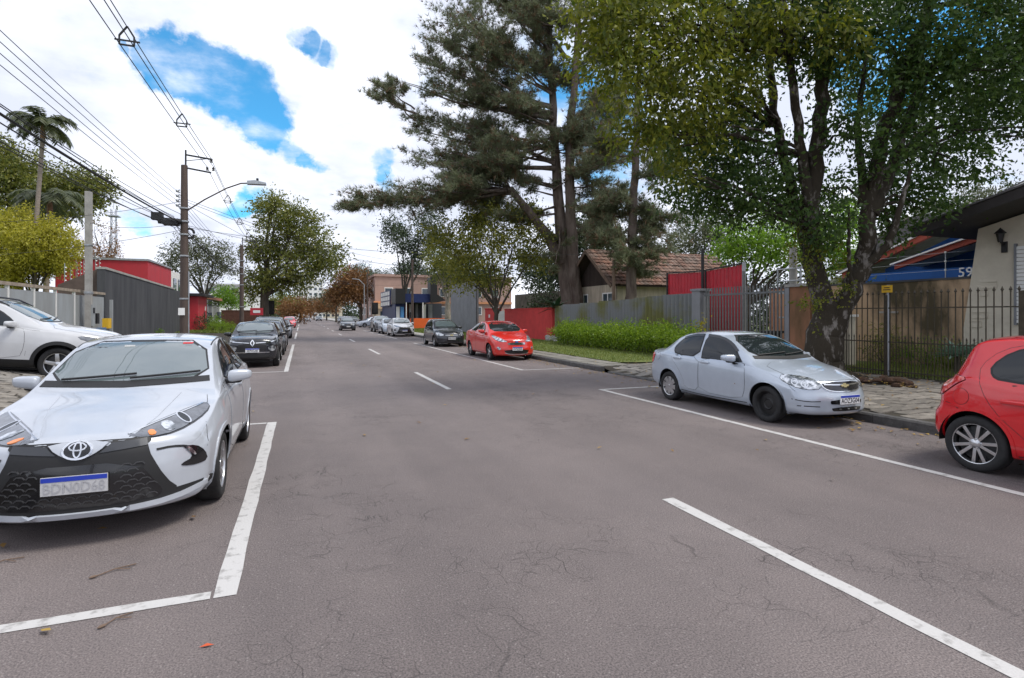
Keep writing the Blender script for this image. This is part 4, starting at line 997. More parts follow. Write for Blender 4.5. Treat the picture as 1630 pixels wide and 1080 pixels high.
# --- the two pines
M_NEEDLE = leafmat('pine_needle', (0.120, 0.150, 0.078), (0.240, 0.260, 0.150), .4, .5)
M_NEEDLEBR = leafmat('brown_needle', (0.12, 0.080, 0.045), (0.24, 0.15, 0.085), .15, .6)
def pine(name, label, base, stems, boughs, seed, tuft_d=34):
    t = empty(name, base, label=label, cat='tree', group=None); r = random.Random(seed); mb = MB(); B = Vector(base)
    for (pts, r0, r1) in stems: limb(mb, [Vector(p) - B for p in pts], r0, r1, 14, r0 * .1, seed, 6)
    T = []; TB = []
    for (a, b, n, spread) in boughs:
        a, b = Vector(a) - B, Vector(b) - B; L = (b - a).length
        mid = a.lerp(b, .5) + Vector((0, 0, -.05 * L)); q = limb(mb, [a, mid, b], .035 + .012 * L, .015, 6, .10, r.random(), 4)
        for i in range(n):
            s = a.lerp(b, r.uniform(.25, 1.0) ** .8) + Vector((0, 0, -.05 * L * r.random()))
            e = s + Vector((r.gauss(0, 1), r.gauss(0, 1), r.gauss(.15, .55))) * spread + (b - a).normalized() * spread * .7
            mb.tube([s, s.lerp(e, .5) + Vector((0, 0, r.uniform(-.1, .15))), e], [.022, .014, .006], 4, False)
            for k in range(int(tuft_d * 1.25)):
                p = s.lerp(e, r.uniform(.15, 1.0)) + Vector((r.gauss(0, .20), r.gauss(0, .20), r.gauss(0, .15))) * spread
                dd = (e - s).normalized() + Vector((0, 0, .5)); dd.normalize()
                (TB if r.random() < .20 else T).append((*p, *dd))
    mb.build('trunk', M_BARKPINE, t, smooth=True, sharp=80)
    needles('crown', t, T, M_NEEDLE, .36, .032, 9, seed); needles('dry_needles', t, TB, M_NEEDLEBR, .30, .042, 9, seed + 1)
    return t
PD = 37.0
def P(px, py, d=PD): return at(px, py, d)
st = [([P(906, 535), P(905, 480), P(893, 380, 37.2), P(884, 250, 37.4), P(876, 100, 37.6), P(872, -120, 37.8)], .66, .13),
      ([P(914, 535, 36.8), P(916, 470, 36.8), P(908, 360, 36.6), P(906, 230, 36.4), P(918, 90, 36.2), P(928, -120, 36)], .58, .13),
      ([P(893, 420, 37), P(872, 375, 37), P(835, 330, 36.4), P(812, 300, 36)], .42, .20)]
bo = []
R_ = random.Random(17)
def bough(x0, y0, x1, y1, n, sp, d0=PD, d1=None): bo.append((P(x0, y0, d0), P(x1, y1, d1 if d1 else d0 + R_.uniform(-3, 3)), n, sp))
for (x0, y0, x1, y1, n, sp) in ((812, 300, 700, 318, 16, 1.1), (812, 300, 600, 322, 20, 1.1), (812, 300, 650, 300, 14, 1.0), (812, 300, 760, 352, 12, 1.0), (812, 300, 790, 240, 13, 1.1), (812, 300, 730, 270, 14, 1.1), (600, 322, 552, 330, 6, .6),
        (884, 260, 740, 218, 14, 1.1), (884, 240, 660, 180, 16, 1.0), (660, 180, 600, 152, 7, .7), (882, 200, 700, 130, 16, 1.1), (880, 170, 660, 90, 14, 1.0), (878, 150, 760, 70, 14, 1.2), (876, 120, 720, 20, 13, 1.2), (874, 80, 780, -20, 13, 1.3),
        (884, 300, 780, 262, 12, 1.0), (900, 90, 830, 0, 12, 1.3), (872, 40, 720, -60, 14, 1.3), (878, 180, 640, 130, 10, .8), (884, 230, 700, 260, 12, 1.0), (884, 270, 690, 235, 10, .9), (880, 110, 690, 55, 11, 1.0), (884, 210, 760, 150, 12, 1.1),
        (906, 240, 980, 190, 11, 1.1), (908, 200, 1010, 130, 10, 1.1), (912, 140, 1000, 60, 12, 1.2), (918, 90, 1020, 0, 12, 1.3), (907, 300, 960, 290, 9, .9), (908, 330, 990, 330, 10, .9), (906, 270, 1000, 250, 9, .9), (920, 60, 960, -60, 12, 1.3), (885, 140, 850, 60, 9, 1.0), (884, 330, 800, 340, 9, .8),
        (895, 360, 880, 420, 4, .6), (908, 350, 950, 380, 7, .7)):
    bough(x0, y0, x1, y1, n, sp)
    for q in range(2): bough(x0, y0 + R_.uniform(-12, 12), x1 + (x0 - x1) * R_.uniform(-.05, .45), y1 + R_.uniform(-32, 26), int(n * .8), sp * .9)
for q in range(26):
    y = R_.uniform(-60, 330); x0 = R_.choice((880, 908)); bough(x0, y, x0 + R_.uniform(-75, 85), y + R_.uniform(-45, 15), 8, 1.0, PD, PD + R_.uniform(-3.5, 2))
pine('pine_tree', 'huge twin stemmed pine with long spreading boughs above the red wall', tuple(P(908, 520)[:2]) + (.2,), st, bo, 31, 30)
bo = []
D2 = 31.5
st2 = [([P(1003, 520, D2), P(1004, 470, D2), P(1008, 330, D2), P(1015, 180, D2), P(1018, 40, D2)], .40, .12)]
for (x0, y0, x1, y1, n, sp) in ((1008, 330, 960, 345, 11, .8), (1008, 320, 1050, 340, 11, .8), (1006, 380, 985, 400, 9, .7), (1006, 390, 1030, 400, 8, .7), (1008, 350, 1030, 370, 9, .8), (1010, 290, 1060, 270, 9, .8), (1012, 250, 960, 230, 8, .8), (1012, 230, 1065, 215, 8, .8), (1015, 180, 970, 150, 8, .8), (1015, 150, 1060, 120, 8, .8), (1006, 300, 965, 310, 8, .7), (1007, 360, 965, 385, 9, .7), (1006, 410, 1010, 440, 6, .5)):
    for q in range(2): bough(x0, y0 + R_.uniform(-6, 6), x1 + R_.uniform(-8, 8), y1 + R_.uniform(-16, 16), n, sp, D2, D2 + R_.uniform(-2, 2))
pine('pine_tree', 'slimmer single pine in front of the timber house roof', tuple(P(1003, 520, D2)[:2]) + (.2,), st2, bo, 37, 30)

# --- leafy tree in front of the red wall / white gate
M_LEAFMID = leafmat('olive_leaf', (0.080, 0.115, 0.022), (0.25, 0.25, 0.045), .45, .42)
M_LEAFLIME = leafmat('lime_leaf', (0.10, 0.21, 0.015), (0.24, 0.40, 0.04), .6, .42)
M_LEAFDK = leafmat('deep_leaf', (0.026, 0.048, 0.022), (0.065, 0.095, 0.036), .25, .45)
M_LEAFYEL = leafmat('yellow_leaf', (0.26, 0.26, 0.02), (0.52, 0.47, 0.05), .45, .45)
M_LEAFRUST = leafmat('rust_leaf', (0.14, 0.055, 0.018), (0.28, 0.15, 0.05), .3, .5)
M_LEAFSPARSE = leafmat('grey_green_leaf', (0.065, 0.085, 0.040), (0.15, 0.16, 0.08), .3, .5)
DENS = 2.0
def tree_at(name, label, bx, by, d, cl, size, m, bk, r0, h, dens=420, seed=1, fork=.35, cat='tree', group=None, zb=.2, asp=.5):
    b = at(bx, by, d); b.z = zb
    cr = [(tuple(at(x, y, d + dz) - b), (r, r, r * .82), int(DENS * dens * r * r)) for (x, y, dz, r) in cl]
    return broad_tree(name, label, tuple(b), h, cr, size, m, bk, r0, group, seed, fork, cat, asp)
tree_at('leafy_tree', 'olive green leafy tree before the white gate behind the red sedan', 790, 525, 37, [(720, 400, 0, 1.6), (770, 390, -1, 1.8), (820, 380, 0, 1.7), (850, 410, 1, 1.3), (740, 445, 0, 1.2), (795, 440, 1, 1.3), (700, 370, 1, 1.3), (780, 345, 0, 1.4), (835, 340, 0, 1.3), (865, 380, 0, 1.0), (750, 360, 1, 1.3)], .20, leafmat('sunny_leaf', (0.11, 0.14, 0.02), (0.34, 0.32, 0.05), .5, .45), M_BARKDK, .17, 6.5, 300, 41, .32)  # leaves are a brighter copy of the olive leaf, sunlight painted into it
tree_at('verge_tree', 'slender dark tree standing by the black pylon of the navy shop', 645, 520, 76, [(640, 380, 0, 2.6), (665, 400, 1, 2.4), (625, 360, 0, 1.8), (690, 380, 0, 2.2), (650, 425, 0, 1.6), (680, 350, 0, 2.2)], .30, M_LEAFDK, M_BARKDK, .34, 11, 150, 43, .42)
tree_at('grey_tree', 'pale barked tree between navy shop and grey metal wall', 713, 520, 56, [(705, 430, 0, 1.6), (725, 415, 0, 1.7), (690, 410, 0, 1.3)], .25, M_LEAFMID, mat('pale_bark', (.26, .23, .19), .9, var=.3, vscale=4), .34, 7, 220, 44, .4)
tree_at('lime_tree', 'bright lime green leafy tree behind the red metal screen', 1190, 500, 25, [(1175, 380, 0, 1.1), (1210, 400, 0, 1.3), (1250, 390, -1, 1.2), (1160, 400, 1, .8), (1330, 380, 0, 1.3), (1345, 340, 0, 1.0), (1355, 420, 0, 1.0), (1300, 400, 0, 1.2), (1235, 350, 1, 1.2), (1390, 425, -1, .6)], .16, M_LEAFLIME, M_BARKDK, .18, 6.5, 520, 45, .4)
tree_at('garden_tree', 'dark green garden tree behind the twin stemmed pine', 945, 490, 50, [(935, 400, 0, 2.2), (960, 365, 0, 2.2), (925, 370, 0, 2.0), (870, 440, 0, 2.2), (900, 420, 0, 2.0), (845, 420, 2, 1.6)], .28, M_LEAFDK, M_BARKDK, .3, 9, 240, 46, .4)
tree_at('feathery_tree', 'tall feathery grey green tree behind the timber house', 1110, 470, 60, [(1105, 370, 0, 2.6), (1130, 390, 0, 2.4), (1080, 395, 0, 2.0), (1145, 360, 0, 2.2), (1060, 405, 0, 1.3), (1040, 400, 4, 1.4)], .26, M_LEAFSPARSE, M_BARKDK, .3, 10, 170, 47, .4)
tree_at('umbrella_tree', 'flat topped sparse tree on the skyline above the cream house', 1520, 440, 55, [(1490, 345, 0, 2.6), (1540, 325, 0, 2.6), (1590, 315, 0, 2.4), (1450, 370, 0, 2.2), (1560, 345, 1, 2.2), (1620, 320, 0, 2.0), (1430, 400, -2, 1.6)], .26, M_LEAFSPARSE, M_BARKDK, .3, 9, 130, 48, .45)
# --- left side
tree_at('golden_bush_tree', 'broad yellow green feathery tree behind the pale panel fence', 50, 470, 40, [(20, 400, 0, 1.9), (60, 385, -1, 1.9), (90, 410, 0, 1.4), (30, 360, 0, 1.6), (70, 420, 1, 1.5), (-10, 430, 0, 1.9), (15, 440, -1, 1.3), (105, 390, 1, 1.0), (-20, 370, 0, 1.8), (90, 365, 0, .9)], .17, M_LEAFYEL, M_BARKDK, .2, 6, 900, 51, .4, zb=.4)
tree_at('tall_left_tree', 'tall green tree on the left skyline behind the palms', 30, 470, 56, [(10, 270, 0, 3.0), (50, 290, 0, 2.6), (-20, 310, 0, 3.0), (90, 300, 0, 2.2), (130, 290, 0, 1.9), (160, 300, 0, 1.5), (115, 325, 0, 1.8), (-10, 240, 0, 2.2), (60, 330, 0, 2.4), (150, 325, 0, 1.1)], .30, M_LEAFMID, M_BARKDK, .4, 15, 260, 52, .5, zb=.4)
tree_at('bare_tree', 'almost leafless tree behind the red building roof', 170, 460, 75, [(175, 375, 0, 2.2), (150, 360, 0, 1.8), (185, 395, 0, 1.4), (130, 385, 0, 1.6)], .22, M_LEAFRUST, M_BARKDK, .28, 11, 26, 53, .4, zb=.4)
tree_at('rust_crown_tree', 'small rusty brown tree crown just above the red roof', 165, 460, 66, [(150, 405, 0, 1.6), (175, 408, 0, 1.3)], .22, M_LEAFRUST, M_BARKDK, .2, 8, 200, 54, .5, zb=.4)
tree_at('sparse_tree', 'airy sparse tree behind the brown utility pole', 325, 510, 72, [(280, 405, 0, 1.8), (310, 395, 0, 2.2), (345, 405, 0, 2.2), (300, 430, 0, 2.0), (335, 430, 0, 1.9), (362, 425, 0, 1.3), (270, 425, 0, 1.1)], .26, M_LEAFSPARSE, M_BARKDK, .35, 12, 170, 55, .35)
tree_at('lime_shrub_tree', 'small bright green tree left of the second pole', 365, 515, 76, [(360, 470, 0, 1.7), (372, 480, 0, 1.5), (350, 478, 0, 1.1)], .25, M_LEAFLIME, M_BARKDK, .2, 5, 260, 56, .4)
tree_at('kerb_tree', 'large dark green street tree leaning over the parked black cars', 422, 520, 62, [(440, 345, 0, 2.6), (475, 350, 0, 2.4), (420, 400, 0, 2.2), (455, 395, 1, 2.6), (500, 385, 0, 2.4), (525, 410, 0, 1.9), (480, 420, -1, 2.3), (410, 445, 0, 1.7), (440, 445, 0, 1.9), (470, 450, 1, 1.8), (510, 430, 0, 1.8), (430, 325, 0, 1.6), (405, 395, 0, 1.2), (398, 470, 0, 1.2)], .30, M_LEAFMID, M_BARKDK, .50, 12, 190, 57, .45, zb=.15)
tree_at('rust_tree', 'rust coloured autumn tree on the far right pavement', 574, 512, 92, [(550, 445, 0, 2.4), (570, 450, 0, 2.4), (540, 460, 0, 2.0), (560, 470, 0, 2.2), (578, 465, 0, 1.8), (530, 475, 0, 1.6)], .34, M_LEAFRUST, M_BARKDK, .3, 9, 170, 58, .4, zb=.15)
for i, (x, y, d, r, m, lb) in enumerate(((468, 490, 100, 2.2, M_LEAFRUST, 'small rusty street tree beyond the large kerb tree'), (478, 486, 130, 2.6, M_LEAFRUST, 'second rusty street tree further along the left kerb'), (600, 455, 140, 5.0, M_LEAFDK, 'dark araucaria like crown behind the pink block'), (575, 440, 150, 4.5, M_LEAFDK, 'dark crown on the skyline behind the rust tree'),
        (535, 470, 130, 2.6, M_LEAFDK, 'dark tree next to the rust tree on the far right'), (520, 484, 170, 3.4, M_LEAFRUST, 'brownish far street tree near the street end'), (500, 484, 190, 3.6, M_LEAFDK, 'dark far tree at the street end'), (450, 480, 118, 3.0, M_LEAFMID, 'green far tree behind the kerb tree'), (660, 440, 120, 4.0, M_LEAFDK, 'dark tree crown behind the slender verge tree'), (745, 430, 90, 4.0, M_LEAFDK, 'dark tree crown behind the grey metal wall'))):
    c = at(x, y, d); z = c.z
    broad_tree('far_tree', lb, (c.x, c.y, 0), z, [((0, 0, z), (r, r, r * .8), int(260 * r * r)), ((r*.7, 0, z - r*.4), (r*.7, r*.7, r*.6), int(130 * r * r)), ((-r*.7, .5, z - r*.3), (r*.7, r*.7, r*.6), int(130 * r * r))], .36, m, M_BARKDK, .22, None, 60 + i, .6)
# a wooded rise closes the view down the street
hv = [at(470, 478, 420), at(486, 474, 410), at(500, 480, 415), at(515, 485, 430), at(455, 485, 430), at(440, 486, 430), at(530, 487, 430), at(560, 487, 440)]
hw = leaves('distant_wood', None, [((v.x, v.y, v.z - 5), (12, 10, 8), 900) for v in hv] + [((v.x, v.y, v.z - 12), (14, 10, 9), 900) for v in hv], 1.4, M_LEAFDK, 77, asp=.8); tag(hw, 'dark wooded rise closing the far end of the street', kind='stuff')

# --- palms
M_PALM = leafmat('palm_leaflet', (0.045, 0.065, 0.028), (0.12, 0.135, 0.06), .35, .4)
def palm(name, label, base, h, nf, L, lean, seed, r0=.16):
    t = empty(name, base, label=label, cat='palm tree'); r = random.Random(seed); top = Vector((lean, 0, h))
    mb = MB(); mb.tube([(0, 0, -.1), (lean * .3, 0, h * .5), top - Vector((0, 0, 1.0))], [r0 * 1.2, r0, r0 * .9], 10); mb.build('trunk', mat('palm_stem', (.24, .20, .17), .9, var=.25, vscale=6, stretch=(1, 1, 3)), t, smooth=True)
    MB().tube([top - Vector((0, 0, 1.05)), top - Vector((0, 0, .4)), top], [r0 * 1.05, r0 * 1.0, r0 * .5], 10).build('crownshaft', mat('palm_shaft', (.30, .17, .11), .7, var=.2), t, smooth=True)
    for i in range(nf):
        a = i / nf * 6.283 + r.uniform(-.2, .2); el = r.uniform(-.1, 1.0); mb = MB(); pts = []
        p = top.copy(); d = Vector((math.cos(a) * math.cos(el), math.sin(a) * math.cos(el), math.sin(el)))
        for s in range(9):
            pts.append(p.copy()); p = p + d * L / 8; d.z -= .17 + .05 * s * .5; d.normalize()
        mb.tube(pts, [.035 - .0035 * s for s in range(9)], 4)
        for s in range(1, 8):
            for q in range(3):
                c = pts[s].lerp(pts[s+1], q / 3); dd = (pts[s+1] - pts[s]).normalized(); sd_ = dd.cross(Vector((0, 0, 1))).normalized()
                for sg in (1, -1):
                    l = L * .30 * math.sin(math.pi * (s + q/3) / 9.2) ** .6; e = c + (sd_ * sg * .75 + dd * .45) * l + Vector((0, 0, -l * r.uniform(.25, .6))); mdl = c.lerp(e, .5) + Vector((0, 0, .08 * l)); w = dd * .065
                    mb.add([c - w*.4, c + w*.4, mdl + w, mdl - w, e], [(0, 1, 2, 3), (3, 2, 4)])
        mb.build('frond', M_PALM, t)
    return t
b = at(52, 470, 40); palm('palm_tree', 'tall slender palm rising above the left trees', (b.x, b.y, .4), at(62, 196, 40).z - .4, 26, 2.3, .6, 5, .15)
b = at(72, 470, 44); palm('palm_tree', 'lower broad palm with drooping fronds behind the concrete post', (b.x, b.y, .4), at(85, 318, 44).z - .4, 22, 2.9, .3, 6, .2)

# --- hedge, shrubs, agave
M_HEDGE = leafmat('hedge_leaf', (0.10, 0.20, 0.012), (0.30, 0.42, 0.03), .5, .42)
hg = empty('hedge', (12.6, 15.0, .2), label='long bright green leafy hedge before the corrugated fence', cat='hedge')
r = random.Random(3); hc = []; hs = MB()
for i in range(40):
    y = .3 + i * .27; hc.append(((r.uniform(-.15, .15), y, .62 + r.uniform(-.08, .10)), (.50, .40, .46), 900))
    hs.tube([(r.uniform(-.2, .2), y, 0), (r.uniform(-.3, .3), y + r.uniform(-.2, .2), .8)], [.02, .008], 4)
leaves('foliage', hg, hc, .07, M_HEDGE, 81, asp=.65, droop=.1, per=4); hs.build('stems', M_BARKDK, hg)
def clump(name, label, loc, rad, n, size, m, seed, cat='shrub', group=None, asp=.5):
    t = empty(name, loc, label=label, cat=cat, group=group); mb = MB(); r = random.Random(seed)
    for i in range(7): mb.tube([(0, 0, 0), (r.uniform(-.6, .6) * rad[0], r.uniform(-.6, .6) * rad[1], rad[2] * 1.1)], [.02, .006], 4)
    mb.build('stems', M_BARKDK, t); leaves('foliage', t, [((0, 0, rad[2] * .95), rad, n)], size, m, seed, asp=asp, per=6); return t
for i, (x, y) in enumerate(((-7.6, 56.8), (-6.8, 55.6), (-6.0, 55.3))):
    clump('ball_shrub', ('left', 'middle', 'right')[i] + ' of three round clipped boxwood balls on the lawn by the red gatehouse', (x, y, .28), (.62, .62, .42), 1500, .06, M_HEDGE, 90 + i, group='clipped boxwood balls on the lawn')
clump('dark_shrub', 'loose dark shrub against the red gatehouse', (-8.6, 57.6, .3), (.8, .8, .7), 900, .12, M_LEAFDK, 95)
clump('leafy_shrub', 'fresh green shrub beside the bar enclosure', (-8.2, 62.5, .3), (1.0, 1.2, .7), 900, .14, M_LEAFLIME, 96)
clump('weed_tuft', 'small weeds at the foot of the black wall', (-9.3, 45.0, .3), (.2, .8, .2), 200, .1, M_LEAFLIME, 97)
clump('yellow_shrub', 'yellow leaved sprig beside the grey gate post', (13.2, 15.6, .25), (.25, .25, .7), 260, .09, leafmat('bright_yellow_leaf', (.35, .30, .01), (.55, .48, .03), .4), 98)
clump('yellow_shrub', 'yellow leaved shrub at the gate foot behind the silver sedan', (13.3, 14.6, .25), (.3, .6, .35), 300, .09, leafmat('bright_yellow_leaf', (.35, .30, .01), (.55, .48, .03), .4), 99)
clump('garden_shrub', 'dark leafy shrubs filling the yard behind the bar gate', (18.5, 14.5, .22), (1.2, 3.0, 1.2), 5000, .16, M_LEAFDK, 105)
clump('back_hedge', 'tall dark hedge row far behind the bar gate and red screen', (30.5, 31.0, .22), (2.0, 9.5, 2.2), 11000, .22, M_LEAFDK, 106)
clump('ivy_mass', 'dark climbing growth over the old masonry wall behind the pine', (17.4, 38.5, .2), (.7, 3.5, 1.7), 3500, .2, M_LEAFDK, 107)
clump('border_shrub', 'dense dark shrub under the stained wall behind the iron fence', (16.5, 10.2, .22), (.25, 1.0, .4), 1100, .12, M_LEAFLIME, 100, asp=.2)
clump('border_shrub', 'tall strappy shrub beside the meter wall behind the fence', (16.3, 11.3, .22), (.35, .6, .55), 800, .16, M_LEAFMID, 101, asp=.15)
clump('border_shrub', 'low dark hedge at the foot of the cream house wall', (16.6, 6.9, .22), (.3, 2.0, .45), 1800, .10, M_LEAFDK, 102, asp=.35)
def rosette(name, label, loc, n, L, w, m, seed, up=.4, cat='plant', trunk=0.0):
    t = empty(name, loc, label=label, cat=cat); r = random.Random(seed)
    if trunk: MB().tube([(0, 0, 0), (0, 0, trunk)], [.09, .06], 8).build('stem', M_BARKDK, t)
    for i in range(n):
        a = i * 2.4; el = up + (i / n) * 1.0 + r.uniform(-.1, .1) - .3; d = Vector((math.cos(a) * math.cos(el), math.sin(a) * math.cos(el), math.sin(el))); s = d.cross(Vector((0, 0, 1))).normalized(); u = s.cross(d)
        l = L * r.uniform(.8, 1.1); p0 = Vector((0, 0, trunk)); q1 = p0 + d * l * .45 + u * l * .03; q2 = p0 + d * l - Vector((0, 0, l * .08))
        V = [p0 - s*w*.35, p0 + s*w*.35, q1 - s*w*.5 + u*.02, q1 - u*.015, q1 + s*w*.5 + u*.02, q2]
        meshobj('leaf', V, [(0, 3, 2), (0, 1, 3), (1, 4, 3), (2, 3, 5), (3, 4, 5)], m, t)
    return t
rosette('agave', 'blue green agave rosette on the lawn behind the iron fence', (15.3, 8.75, .22), 46, .62, .10, mat('agave_leaf', (.22, .34, .25), .5, var=.2), 7, .25, trunk=.45)
rosette('broad_leaf_plant', 'drooping broad leaved plant between red wall and corrugated fence', (13.7, 28.5, .2), 16, 1.2, .30, mat('broad_leaf', (.03, .07, .03), .4, var=.2), 8, .1, trunk=1.9)
rosette('grass_clump', 'spiky yellowish grass clump at the cream house corner', (16.2, 9.4, .22), 40, .9, .03, M_BLADE, 9, .7)
# fallen leaves
def litter(name, label, areas, m, size, seed):
    r = np.random.default_rng(seed); V = []; n_ = 0
    for (x0, x1, y0, y1, zf, n, tight) in areas:
        X = x0 + (x1 - x0) * (r.beta(1, 3, n) if tight else r.uniform(0, 1, n)); Y = r.uniform(y0, y1, n)
        for x, y in zip(X, Y):
            a = r.uniform(0, 6.28); s = size * r.uniform(.5, 1.3); z = zf(x, y) + .008 + r.uniform(0, .012); c, q = math.cos(a) * s, math.sin(a) * s
            V += [(x - c, y - q, z), (x + q*.4, y - c*.4, z + .012), (x + c, y + q, z + r.uniform(0, .02)), (x - q*.4, y + c*.4, z + .010)]
    o = npmesh(name, V, np.arange(len(V)).reshape(-1, 4), m); return tag(o, label, kind='stuff')
M_LIT = leafmat('fallen_leaf', (.16, .075, .02), (.45, .30, .06), .1, .7)
flat0 = lambda x, y: 0.0
litter('fallen_leaves', 'yellow and brown fallen leaves along the right gutter and path', [(8.38, 7.2, 3, 34, flat0, 700, True), (8.6, 13.4, 3, 16, zr, 330, False), (9.6, 13, 16, 30, zr, 160, False), (13.7, 16.5, 4, 11, lambda x, y: .25, 320, False), (0.5, 8.0, 4, 25, flat0, 45, False), (-2.3, -.4, 3.6, 12, flat0, 9, False), (10.8, 13.0, 7.2, 9.6, lambda x, y: .26, 160, False)], M_LIT, .045, 5)
# ------------------------------------------------------------------ poles and cables
M_POLE = mat('brown_pole', (0.085, 0.062, 0.052), .85, var=.3, vscale=4, stretch=(1, 1, .2))
M_CABLE = mat('cable', (0.014, 0.014, 0.015), .6)
def pole(base, h, label, lamp=False, big=True):
    t = empty('utility_pole', base, label=label, cat='utility pole')
    MB().tube([(0, 0, -.1), (0, 0, h * .5), (0, 0, h)], [.18, .155, .125], 10).build('shaft', M_POLE, t, smooth=True)
    b = MB()
    for z in (.6, 2.2, 4.0, 4.9, 5.45, 6.0): b.lathe([(.17, z), (.185, z + .01), (.185, z + .06), (.17, z + .07)], n=10)
    b.build('band', M_GALV, t)
    br = MB(); br.tube([(.05, 0, h - .6), (.05, 0, h + .65)], .035, 6); br.bar((.05, 0, h + .45), (1.05, 0, h + .35), .06).bar((.05, 0, h - .1), (1.0, 0, h - .22), .06).bar((.08, 0, h + .2), (.9, 0, h + .37), .025)
    br.build('bracket_arm', M_DARKMETAL, t)
    for (x, z) in ((1.0, h + .30), (.85, h - .05), (1.08, h - .05)):
        MB().lathe([(0, -.09), (.06, -.08), (.03, -.03), (.06, .02), (.03, .06), (0, .09)], c=(x, 0, z), n=8).build('insulator', M_DARKMETAL, t)
    for k, z in enumerate((6.75, 6.55, 6.35, 6.15)):
        MB().tube([(-.16, 0, z - .06), (-.24, 0, z), (-.16, 0, z + .06)], .03, 6).lathe([(.045, -.05), (.06, 0), (.045, .05)], c=(-.26, 0, z), n=8).build('rack_insulator', M_GALV, t)
    if big:
        MB().lathe([(0, -.45), (.12, -.42), (.15, 0), (.12, .42), (0, .45)], c=(-.50, -.1, 5.45), n=10, axis='x').build('cable_closure', M_BLACK, t, smooth=True)
        MB().box((-1.15, -.25, 5.48), (-.75, .05, 5.78)).box((-.75, -.3, 5.3), (-.2, .2, 5.42)).build('cable_box', M_BLACK, t)
        MB().tube([(.2 + .16*math.cos(a), .0, 5.0 + .2*math.sin(a)) for a in [i*.55 for i in range(12)]], .05, 6).build('cable_coil', M_CABLE, t)
        MB().box((-.19, -.2, 1.55), (.05, -.17, 1.85)).build('poster', M_WHITE, t)
        MB().tube([(.17, -.05, -.1), (.17, -.05, 3.4)], .03, 6).build('conduit', M_GALV, t)
    if lamp:
        a = MB(); a.tube([(.1, 0, 5.95), (.75, -.05, 6.45), (1.6, -.1, 7.0), (2.15, -.12, 7.25), (2.6, -.12, 7.30)], .03, 8); arm = a.build('lamp_arm', M_POLE, t)
        MB().prism([(-.1, -.05), (.65, -.02), (.65, .06), (.2, .13), (-.1, .08)], -.14, .14, axis='y').build('lamp_head', M_GALV, arm).location = (2.5, -.12, 7.28)
        MB().lathe([(.05, .0), (.05, .12), (0, .14)], c=(2.8, -.12, 7.4), n=8).build('photocell', M_BLACK, arm)
    return t
PY = (-9.5, 26.4, 50.0, 76.0)
pole((-4.6, 26.4, .15), 7.85, 'tall brown utility pole with street lamp arm behind the parked cars', True)
pole((-4.6, 50.0, .15), 7.3, 'second brown utility pole left of the large kerb tree', False, False)
pole((-4.6, -9.5, .15), 7.85, 'brown utility pole behind the viewpoint', False, False)
def cable(name, a, b, sag, r, label, group=None, n=18, cat='cable'):
    a, b = Vector(a), Vector(b); pts = []
    for i in range(n + 1):
        t = i / n; p = a.lerp(b, t); p.z -= sag * 4 * t * (1 - t); pts.append(p)
    o = MB().tube(pts, r, 5).build(name, M_CABLE, smooth=True, sharp=80); return tag(o, label, cat, group)
spans = list(zip(PY, PY[1:] + (90,)))[:3]
SPAN = {PY[0]: 'from the lamp pole towards the viewpoint', PY[1]: 'between lamp pole and second pole', PY[2]: 'beyond the second pole'}
for (y0, y1) in spans:
    for (x, z) in ((-3.62, 8.42), (-3.76, 8.02), (-3.50, 8.02)):
        cable('power_cable', (x, y0, z), (x, y1, z - (.55 if y1 > 40 else 0)), .35, .011, {8.42: 'top', 8.02: 'lower'}[z] + (' left' if x < -3.7 else ' right' if x > -3.55 else '') + ' cable of the high power cable triangle ' + SPAN[y0], 'triangle hung power cables along the left poles')
    ns = 6 if y0 < 0 else 4
    for i in range(1, ns):
        t = i / ns; y = y0 + (y1 - y0) * t; z = 8.1 - .35 * 4 * t * (1 - t) - (.55 * t if y1 > 40 else 0)
        s = MB()
        q = [(-3.62, y, z + .34), (-3.77, y, z + .12), (-3.77, y, z - .08), (-3.49, y, z - .08), (-3.49, y, z + .12), (-3.62, y, z + .34)]
        for a, b in zip(q, q[1:]): s.bar(a, b, .032)
        s.bar((-3.86, y, z + .02), (-3.38, y, z + .02), .03); o = s.build('cable_spacer', M_BLACK)
        tag(o, 'black cable spacer number ' + ('one', 'two', 'three', 'four', 'five')[i - 1] + ' from the viewer, ' + SPAN[y0], 'spacer', 'spacers on the high power cables')
    for k, z in enumerate((6.75, 6.55, 6.35, 6.15)):
        cable('low_voltage_wire', (-4.87, y0, z + .15), (-4.87, y1, z + .15 - (.4 if y1 > 40 else 0)), .28, .008, ('topmost', 'second', 'third', 'lowest')[k] + ' of four stacked bare wires ' + SPAN[y0], 'stacked low voltage wires on the left poles')
    for k, (x, z, r) in enumerate(((-4.80, 5.62, .028), (-4.85, 5.75, .012), (-4.95, 5.55, .014), (-5.02, 5.82, .010), (-4.98, 5.35, .012), (-4.75, 5.92, .010), (-5.05, 5.65, .009), (-4.9, 5.45, .010))):
        if k == 0: cable('telephone_cable', (x, y0, z), (x, y1, z - (.3 if y1 > 40 else 0)), .50, r, f'thickest black telephone bundle between poles {"over the white cars" if y0 < 0 else "over the black cars" if y0 < 40 else "beyond the second pole"}')
        else: cable('telephone_cable', (x, y0, z), (x + random.uniform(-.1, .1), y1, z - (.3 if y1 > 40 else 0)), .35 + .07 * k, r, 'thin black telephone cable slung below the power lines ' + SPAN[y0], 'slack telephone cables on the left poles')
